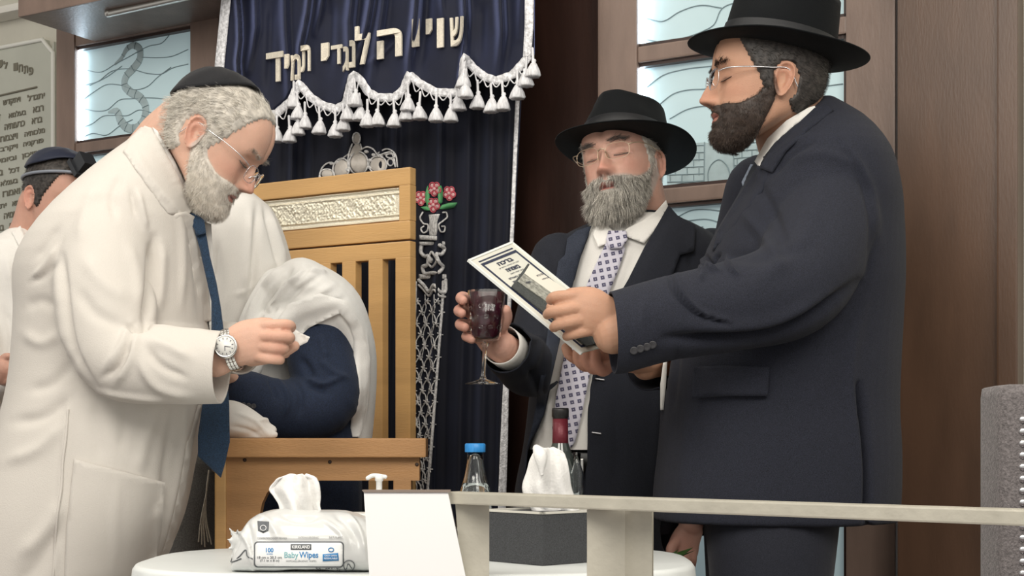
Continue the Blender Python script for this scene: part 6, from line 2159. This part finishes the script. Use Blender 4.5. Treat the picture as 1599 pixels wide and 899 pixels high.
obj('round_icon', [tube([near_point(BP, 545 + 8.5 * math.cos(a), 883 + 8.5 * math.sin(a), .0015, 2.0) for a in np.linspace(0, 2 * math.pi, 22)], .0007, seg=5), tube([near_point(BP, x, y, .0015, 2.0) for x, y in [(541, 888), (544, 880), (549, 887)]], .0007, seg=5)], ink_g, wp)
obj('shield_logo', [patch([(402, 813), (420, 814), (419, 828), (411, 832), (403, 828)], BP, .0012, .0005, 2.0, 3, smooth=1)], ink_g, wp)
obj('shield_mark', [tube([near_point(BP, 411 + 4.5 * math.cos(a), 824 + 4 * math.sin(a), .0024, 2.0) for a in np.linspace(0, 2 * math.pi, 14)], .0006, seg=4)], ink_w, wp)
obj('printed_leaf', [tube([near_point(BP, x, y, .0012, 2.0) for x, y in l], .0009, seg=4) for l in [[(362, 872), (374, 868), (384, 858), (386, 868), (394, 872)], [(376, 872), (366, 876), (362, 872)]]], ink_g, wp)
obj('blue_small_icon', [tube([near_point(BP, 517 + 4 * math.cos(a), 858 + 3 * math.sin(a), .0024, 2.0) for a in np.linspace(0, 2 * math.pi, 14)], .0006, seg=4)], ink_b, wp)
# the sheet standing up
def sheet(c0, outline_rows, D, m, name, parent, th=.002, amp=.012, k=3.1, seed=0):
    """upright crumpled sheet; rows of (y, xl, xr)"""
    nu = 40
    rows_ = np.array(outline_rows, float)
    ys = np.linspace(rows_[0, 0], rows_[-1, 0], 36)
    R = cr(rows_[:, 0], rows_[:, 1:], ys)
    V = []
    for j, (y, (xl, xr)) in enumerate(zip(ys, R)):
        t = j / 35
        for i in range(nu):
            u = i / (nu - 1)
            x = xl + (xr - xl) * u
            d = D + amp * (math.sin(u * k * 3.1 + t * 1.5 + seed) + .5 * math.sin(u * k * 6 - t * 2)) * (.6 + .4 * t) + .018 * (2 * u - 1) ** 2 * (1 if seed < 5 else -1) + .006 * math.sin(t * 5 + u * 4)
            V.append(tuple(P(x, y, d)))
    V = np.array(V)
    o = obj(name, [(V, grid_faces(nu, 36))], m, parent)
    thicken(o, th)
    return o
tissue = mat('tissue_paper', (.84, .83, .81), .9, bump=.5, bscale=260, sheen=.2)
sheet(None, [(741, 450, 478), (745, 436, 490), (752, 428, 496), (764, 420, 499), (775, 427, 500), (790, 436, 500), (803, 438, 505), (812, 434, 512)], 2.02, tissue, 'wipe_sheet', wp)
wp2 = thing('wipes_pack', 'second pale packet lying behind the pack of baby wipes', 'pack', on_table(545, 2.26))
obj('pack_body', [box(on_table(553, 2.26) + Vector((0, 0, .030)), .080, .10, .058, bevel=.010)], film, wp2)
obj('pack_lid', [box(on_table(553, 2.26) + Vector((0, 0, .0625)), .060, .06, .006, bevel=.002)], mat('lid_plastic', (.8, .8, .76), .35), wp2)

# ------------------------------------------------------------------ things on the table
wpl = mat('white_plastic', (.82, .82, .80), .35)
pu = thing('pump_bottle', 'white pump dispenser bottle, its nozzle showing above the white panel', 'bottle', on_table(590, 2.2))
c = on_table(592, 2.2)
zz_ = P(0, 741, 2.2).z - TZ
obj('bottle_body', [lathe(c, [(.001, 0), (.030, 0), (.032, .01), (.032, .045), (.026, .058), (.010, .066), (.010, .072), (.001, .072)], 28)], wpl, pu)
obj('pump_head', [lathe(c + Vector((0, 0, .070)), [(.001, 0), (.011, 0), (.011, .012), (.0045, .014), (.0045, zz_ - .080), (.006, zz_ - .079), (.0065, zz_ - .070), (.001, zz_ - .070)], 20),
                  tube([c + Vector((.009, 0, zz_ - .003)), c + Vector((-.012, 0, zz_ - .002)), c + Vector((-.017, 0, zz_ - .005))], .0032, n=12, seg=10)], wpl, pu)
clear = mat('clear_glass', (.96, .99, .99), .02, trans=1.0, ior=1.45)
thin_gl = mat('thin_glass', (.93, .96, .97), .03, trans=1.0, ior=1.18)
wb = thing('water_bottle', 'small clear glass bottle with a bright blue cap', 'bottle', on_table(742, 2.3))
c = on_table(742, 2.30)
hb = P(0, 692, 2.3).z - TZ
obj('bottle_glass', [lathe(c, [(.001, .001), (.026, .001), (.030, .006), (.030, .050), (.026, hb * .52), (.017, hb * .70), (.0125, hb * .84), (.0125, hb * .93), (.0105, hb * .93), (.0105, hb * .84), (.015, hb * .69), (.024, hb * .52), (.028, .05), (.028, .008), (.001, .005)], 40)], clear, wb)
obj('water', [lathe(c, [(.001, .0055), (.0272, .0085), (.0272, .050), (.0232, hb * .52), (.018, hb * .64), (.001, hb * .64)], 32)], mat('water', (.97, .99, 1), .0, trans=1.0, ior=1.33), wb)
capb = mat('blue_plastic', (.03, .24, .60), .35)
cp = [(.001, hb * .92), (.0155, hb * .92), (.0158, hb * .925), (.0158, hb * .99), (.0145, hb), (.001, hb)]
v_, f_ = lathe(c, cp, 72)
v_ = np.array(v_); a_ = np.arctan2(v_[:, 1] - c.y, v_[:, 0] - c.x); r_ = np.hypot(v_[:, 1] - c.y, v_[:, 0] - c.x)
kk_ = (r_ > .0155) * .0004 * np.sign(np.sin(a_ * 36)); v_[:, 0] += np.cos(a_) * kk_; v_[:, 1] += np.sin(a_) * kk_
obj('bottle_cap', [(v_, f_)], capb, wb)
wn = thing('wine_bottle', 'dark wine bottle with a burgundy neck foil and black cap behind the tissue', 'bottle', on_table(882, 2.36))
c = on_table(875, 2.36)
hw = P(0, 637, 2.36).z - TZ
ww_ = .0305
obj('bottle_glass', [lathe(c, [(.001, .002), (.028, .001), (ww_, .005), (ww_, hw * .52), (ww_ * .92, hw * .58), (ww_ * .6, hw * .68), (.0125, hw * .76), (.0115, hw * .82), (.0115, hw * .97), (.001, hw * .97)], 40)], mat('dark_green_glass', (.045, .055, .05), .06, spec=.8, coat=.5), wn)
obj('neck_foil', [lathe(c, [(.0118, hw * .735), (.0131, hw * .735), (.0126, hw * .80), (.0122, hw * .93), (.0118, hw * .93)], 32)], mat('burgundy_foil', (.13, .015, .025), .4, metal=.2, bump=.2, bscale=300), wn)
obj('bottle_cap', [lathe(c, [(.001, hw * .925), (.0123, hw * .925), (.0123, hw * .935), (.0135, hw * .94), (.0137, hw * .985), (.0130, hw), (.001, hw)], 32)], mat('black_plastic', (.015, .014, .014), .4), wn)
obj('bottle_label', [lathe(c, [(ww_ - .001, hw * .10), (ww_ + .0006, hw * .10), (ww_ + .0006, hw * .40), (ww_ - .001, hw * .40)], 40)], ink_w, wn)
jar = thing('glass_vial', 'little clear glass vial beside the dark wine bottle', 'vial', on_table(903, 2.33))
c = on_table(901, 2.33); hj = P(0, 706, 2.33).z - TZ
obj('vial_glass', [lathe(c, [(.001, .001), (.009, .001), (.010, .004), (.010, hj * .8), (.006, hj * .88), (.006, hj), (.0045, hj), (.0045, hj * .88), (.0085, hj * .79), (.0085, .005), (.001, .004)], 24)], clear, jar)

tbx = thing('tissue_box', 'dark grey cardboard tissue box standing corner-on behind the rail', 'box', on_table(850, 2.12))
yb = 2.06
cc_ = on_table(850, 2.155)
ang = math.radians(42)
ax_ = (Vector((math.cos(ang), math.sin(ang), 0)), Vector((-math.sin(ang), math.cos(ang), 0)), Vector((0, 0, 1)))
hb_ = P(0, 803, 2.06).z - TZ
obj('box_carton', [box(cc_ + Vector((0, 0, hb_ / 2 + .0003)), .128, .128, hb_, ax_, .0015)], mat('charcoal_card', (.048, .050, .054), .8, bump=.5, bscale=500, var=.25, vscale=500), tbx, smooth=False)
rim = []
for s_ in (-1, 1):
    rim.append(box(cc_ + ax_[0] * s_ * .062 + Vector((0, 0, hb_ + .0015)), .006, .130, .003, ax_)); rim.append(box(cc_ + ax_[1] * s_ * .062 + Vector((0, 0, hb_ + .0015)), .130, .006, .003, ax_))
obj('box_rim', rim, mat('pale_card', (.6, .58, .52), .7), tbx, smooth=False)
sheet(None, [(699, 842, 868), (704, 836, 878), (714, 830, 884), (735, 824, 888), (764, 817, 892), (786, 826, 900), (806, 838, 906)], 2.17, tissue, 'tissue_sheet', tbx, amp=.010, k=2.6, seed=2)
obj('tissue_tuft', [tube([P(838, 700, 2.165), P(843, 708, 2.155), P(846, 740, 2.15)], [.006, .010, .003], n=14, seg=10)], tissue, tbx)
lf = thing('leafy_plant', 'green leaves low behind the rail beside the hanging hand', 'plant', Vector((P(1026, 0, 2.76).x, 2.76, 0)))
leafm = mat('leaf_green', (.06, .14, .03), .5, var=.4, vscale=40)
lv = []
base_z = P(0, 918, 2.76).z
for i in range(16):
    a = i * 2.4; r_ = .02 + .012 * (i % 4)
    b_ = Vector((P(1026, 0, 2.76).x, 2.76, base_z))
    tip = b_ + Vector((math.cos(a) * r_ * 2.2, math.sin(a) * r_ * 1.5, .035 + .012 * (i % 5)))
    lv.append(tube([b_, (b_ + tip) / 2 + Vector((0, 0, .02)), tip], [.002, .016, .001], n=10, seg=8, flat=.15, flat_dir=(0, 0, 1)))
for q_ in lv:
    obj('leaf', [q_], leafm, lf)
bz = b_
obj('plant_pot', [lathe((bz.x, bz.y, base_z - .12), [(.001, 0), (.025, 0), (.035, .13), (.031, .13), (.028, .11), (.001, .11)], 28)], mat('dark_pot', (.03, .03, .03), .5), lf)
obj('stand', [lathe((bz.x, bz.y, 0), [(.001, 0), (.05, 0), (.05, .015), (.014, .03), (.014, base_z - .135), (.04, base_z - .13), (.04, base_z - .121), (.001, base_z - .121)], 28)], wood_dark, lf)

# ------------------------------------------------------------------ goblet in the raised hand
GD = 2.655
gb = thing('wine_goblet', 'cut-glass stemmed goblet full of dark red wine held up in the hand', 'goblet', P(750, 600, GD))
gz0 = P(754, 600, GD); k = 1 / F * GD
H_ = (600 - 455) * k
R = 31.5 * k
c = gz0
bt = (600 - 532) * k
stem = [(.001, .0005), (27 * k, .0005), (27.5 * k, .0015), (18 * k, 4 * k), (6 * k, 8 * k), (3.4 * k, 14 * k), (3.0 * k, 35 * k), (3.8 * k, 58 * k), (7 * k, 64 * k), (.001, 66 * k)]
obj('goblet_stem', [lathe(c, stem, 40)], clear, gb)
prof = [(.001, 66 * k), (8 * k, 66.2 * k), (21 * k, 68.5 * k), (24 * k, 74 * k), (26 * k, 100 * k), (R, 146 * k),
        (R - .0010, 146 * k), (25.2 * k, 100 * k), (23.2 * k, 75 * k), (20 * k, 70.5 * k), (.001, 69 * k)]
v_, f_ = lathe(c, prof, 120)
v_ = np.array(v_); a_ = np.arctan2(v_[:, 1] - c.y, v_[:, 0] - c.x)
h_ = v_[:, 2] - c.z
outer = (np.arange(len(v_)) // 120)
m_ = ((outer >= 3) & (outer <= 5) & (np.arange(len(v_)) < 120 * len(prof)))
sc_ = 1 - .05 * np.abs(np.sin(a_ * 6)) * m_ * (h_ < 130 * k)
v_[:, 0] = c.x + (v_[:, 0] - c.x) * sc_; v_[:, 1] = c.y + (v_[:, 1] - c.y) * sc_
obj('goblet_glass', [(v_, f_)], mat('goblet_crystal', (.97, .98, .98), .02, trans=1.0, ior=1.06, spec=.5, coat=.8), gb)
cuts = []
for row, (yy, rr_) in enumerate([(88, 25.2), (104, 26.8), (120, 28.6)]):
    for i in range(10):
        a = 2 * math.pi * (i + .5 * (row % 2)) / 10
        n_ = Vector((math.cos(a), math.sin(a), 0))
        cuts.append(ellipsoid(Vector(c) + n_ * rr_ * k * .975 + Vector((0, 0, yy * k)), .0055, .0016, .0042, (n_.cross(Vector((0, 0, 1))), n_, Vector((0, 0, 1))), n=8))
obj('cut_facet', cuts, MATS['goblet_crystal'], gb)['kind'] = 'stuff'
obj('wine', [lathe(c, [(.001, 70 * k), (19.5 * k, 71 * k), (22.4 * k, 76 * k), (24.4 * k, 100 * k), (29.8 * k, 142 * k), (.001, 142 * k)], 60)], mat('red_wine', (.045, .006, .014), .12, spec=.5), gb)

for o_ in gb.children:
    co = get_co(o_.data)
    w_ = co[:, 2] - c.z
    set_co(o_.data, co + np.stack([w_ * .055, 0 * w_, 0 * w_], 1))

# ------------------------------------------------------------------ reading card in the hands of the man on the right
cd = thing('blessing_card', 'long laminated card with navy border and Hebrew print, held out in both hands', 'card', P(850, 470, 2.38))
c_tl, c_tr, c_bl, c_br = P(735, 407, 2.335), P(800, 380, 2.46), P(908, 550, 2.30), P(985, 530, 2.42)
paper = mat('cream_card', (.74, .73, .64), .35, coat=.4, var=.03)
navy_ink = mat('navy_ink', (.02, .025, .06), .4)
nrm = (c_tr - c_tl).cross(c_bl - c_tl).normalized()
if nrm.y > 0: nrm = -nrm
qf = lambda u, v, l=0.0: (c_tl * (1 - u) + c_tr * u) * (1 - v) + (c_bl * (1 - u) + c_br * u) * v + nrm * l
def cquad(u0, u1, v0, v1, l, th=.0006):
    return slab([qf(u0, v0, l), qf(u1, v0, l), qf(u1, v1, l), qf(u0, v1, l)], th, -nrm)
obj('card_sheet', [cquad(0, 1, 0, 1, 0, .0025)], paper, cd, smooth=False)
obj('card_border', [cquad(.10, .90, .055, .075, .0007), cquad(.10, .90, .030, .040, .0007), cquad(.085, .12, .055, .96, .0007), cquad(.88, .915, .055, .96, .0007), cquad(.10, .90, .94, .96, .0007)], navy_ink, cd, smooth=False)
obj('card_edge', [cquad(-.03, .0, -.01, 1.01, .0012, .004), cquad(1.0, 1.03, -.01, 1.01, .0012, .004), cquad(-.03, 1.03, -.015, 0, .0012, .004)], mat('clear_edge', (.82, .84, .80), .3), cd, smooth=False)
def card_text(s, u0, u1, v0, v1, bold=.02):
    v, f = text2d(s[::-1], bold)
    if not len(v): return
    lo, hi = v.min(0), v.max(0)
    uv = (v - lo) / (hi - lo)
    pts = [tuple(qf(u0 + (u1 - u0) * a, v1 - (v1 - v0) * b, .0009)) for a, b in uv]
    obj('printed_text', [(pts, f)], navy_ink, cd, smooth=False)
card_text('ברכה', .34, .68, .095, .125, .04)
card_text('לברית מילה ולפדיון', .28, .74, .140, .152)
card_text('בשמחה', .36, .66, .165, .195, .04)
card_text('ברוך אתה השם', .36, .66, .212, .224)
for i, s_ in enumerate(['אלהינו מלך העולם', 'בורא פרי הגפן אמן', 'אלהינו ואלהי אבותינו', 'קים את הילד הזה', 'לאביו ולאמו ויקרא']):
    card_text(s_, .24, .78, .240 + i * .036, .263 + i * .036, .03)
bk = thing('prayer_leaflet', 'small open grey leaflet laid on the long laminated card under the fingers', 'leaflet', qf(.5, .6))
def bquad(pts, d, th, m, name):
    obj(name, [slab([P(x, y, dd) for (x, y), dd in zip(pts, d)], th, (0, 1, 0))], m, bk, smooth=False)
greyc = mat('grey_cover', (.060, .065, .062), .45, bump=.6, bscale=350, var=.3, vscale=300)
l_ = .004
def lquad(uv, l, th):
    return slab([qf(u, v, l) for u, v in uv], th, -nrm)
obj('leaflet_cover', [lquad([(.10, .32), (.80, .195), (.985, .97), (.15, .97)], l_, .002)], greyc, bk, smooth=False)
obj('leaflet_page', [lquad([(.52, .262), (.78, .213), (.97, .80), (.66, .80)], l_ + .0016, .001)], mat('ivory_page', (.80, .76, .66), .6), bk, smooth=False)
obj('page_shade', [lquad([(.27, .302), (.52, .262), (.66, .80), (.42, .80)], l_ + .0014, .001)], mat('shaded_print', (.30, .30, .26), .6, var=.4, vscale=150), bk, smooth=False)  # grey printed half of the page, its shade put into the colour
def leaf_text(s, u0, u1, v0, v1):
    v, f = text2d(s[::-1], .02); lo, hi = v.min(0), v.max(0); uv = (v - lo) / (hi - lo)
    obj('printed_text', [([tuple(qf(u0 + (u1 - u0) * a, v1 - (v1 - v0) * b, l_ + .0022)) for a, b in uv], f)], navy_ink, bk, smooth=False)
leaf_text('סדר ברית', .66, .80, .31, .325); leaf_text('מילה', .68, .82, .35, .362)
leaf_text('תפלה', .36, .46, .33, .35)

# ------------------------------------------------------------------ metal rail and white panel
rail_m = mat('brushed_rail', (.60, .57, .48), .42, metal=.35, bump=.25, bscale=90, var=.08, vscale=14)
rl = thing('metal_railing', 'brushed metal railing with a flat handrail and two posts crossing the foreground', 'railing', (0, 1.85, 0))
RA, RB = P(704, 767, 1.90), P(1700, 803.5, 1.36)
RZ = RA.z
RB.z = RZ
dr = (RB - RA); Lr = dr.length; dr.normalize()
sd_ = dr.cross(Vector((0, 0, 1)))
obj('handrail', [box((RA + RB) / 2 - Vector((0, 0, .0078)), Lr, .030, .0155, (dr, sd_, Vector((0, 0, 1))), .002)], rail_m, rl, smooth=False)
# bracket-shaped post at the left, angle post on the right
def post(poly, name):
    obj(name, [slab(poly, .008, (0, 1, 0))], rail_m, rl, smooth=False)
def pz_(px, D, z):
    return Vector(((px - 799.5) / F * D, D, z))
zt_ = RZ - .0155
post([pz_(711, 1.885, zt_), pz_(764, 1.885, zt_), pz_(763, 1.885, 0), pz_(763, 1.885, 0) - Vector((.040, 0, 0)) + Vector((0.0, 0, 0)), pz_(711, 1.885, zt_) + Vector((.0095, 0, -.12))][::-1], 'post')
post([pz_(917, 1.755, zt_), pz_(976, 1.755, zt_), pz_(976, 1.755, 0), pz_(917, 1.755, 0)][::-1], 'post')
obj('post_side', [slab([pz_(976, 1.755, zt_), pz_(1018, 1.72, zt_), pz_(1018, 1.72, 0), pz_(976, 1.755, 0)][::-1], .006, (.4, 1, 0))], rail_m, rl, smooth=False)
obj('weld', [ellipsoid(P(984 + dx, 782 + dy, 1.735), .007, .004, .005, n=8) for dx, dy in [(0, 0), (8, 2), (-9, 3), (3, 7)]], mat('weld_brown', (.22, .17, .10), .5, metal=.5, bump=1, bscale=400), rl)
wpnl = thing('white_panel', 'blank white board leaning against the left end of the metal railing', 'board', pz_(640, 1.9, 0))
obj('panel_board', [slab([P(568, 767, 1.862), P(699, 767, 1.862), P(728, 905, 1.862), P(800, 1790, 1.862), P(600, 1790, 1.862), P(577, 905, 1.862)][::-1], .012, (0, 1, 0))], mat('gloss_white', (.95, .95, .95), .35), wpnl, smooth=False)
obj('panel_edge', [slab([P(565, 765, 1.860), P(703, 765, 1.860), P(703, 768.5, 1.860), P(568, 768.5, 1.860)][::-1], .02, (0, 1, 0))], mat('brown_edge', (.25, .2, .17), .5), wpnl, smooth=False)

# ------------------------------------------------------------------ upholstered chair at the right edge
uph = mat('grey_velour', (.15, .135, .135), .9, bump=.8, bscale=500, var=.3, vscale=300, sheen=.25)
gc = thing('upholstered_chair', 'grey upholstered chair with a row of silver nailheads at the right edge', 'chair', Vector((P(1640, 0, 1.66).x, 1.66, 0)))
XL = P(1563, 0, 1.62).x; zT_ = P(0, 599, 1.62).z
def bx3(x0, x1, y0, y1, z0, z1, b=.01):
    return box(((x0 + x1) / 2, (y0 + y1) / 2, (z0 + z1) / 2), x1 - x0, y1 - y0, z1 - z0, bevel=b)
obj('backrest', [bx3(XL, XL + .50, 1.62, 1.70, .46, zT_, .014)], uph, gc)
obj('seat', [bx3(XL + .01, XL + .49, 1.70, 2.14, .38, .48, .02)], uph, gc)
for sx in (XL + .03, XL + .47):
    for sy in (1.65, 2.10):
        obj('leg', [tube([(sx, sy, .38), (sx, sy, .0)], [.022, .014], n=6, seg=12, round_ends=False)], wood_dark, gc)
nail = mat('nail_silver', (.7, .7, .72), .25, metal=.9)
nn_ = ellipsoid((0, 0, 0), .0042, .0025, .0042, n=8)
nme = mesh_of([nn_], 'nailhead')
for i in range(26):
    o = link('nailhead', nme if i == 0 else nme, nail) if i == 0 else bpy.data.objects.new('nailhead', nme)
    if i: COL.objects.link(o)
    o.location = (XL + .0262, 1.6195, zT_ - .09 - i * .0145) if 0 else (P(1597, 0, 1.62).x, 1.6195, P(0, 655, 1.62).z - i * .013)
    o.parent = gc; o.matrix_parent_inverse = gc.matrix_world.inverted()
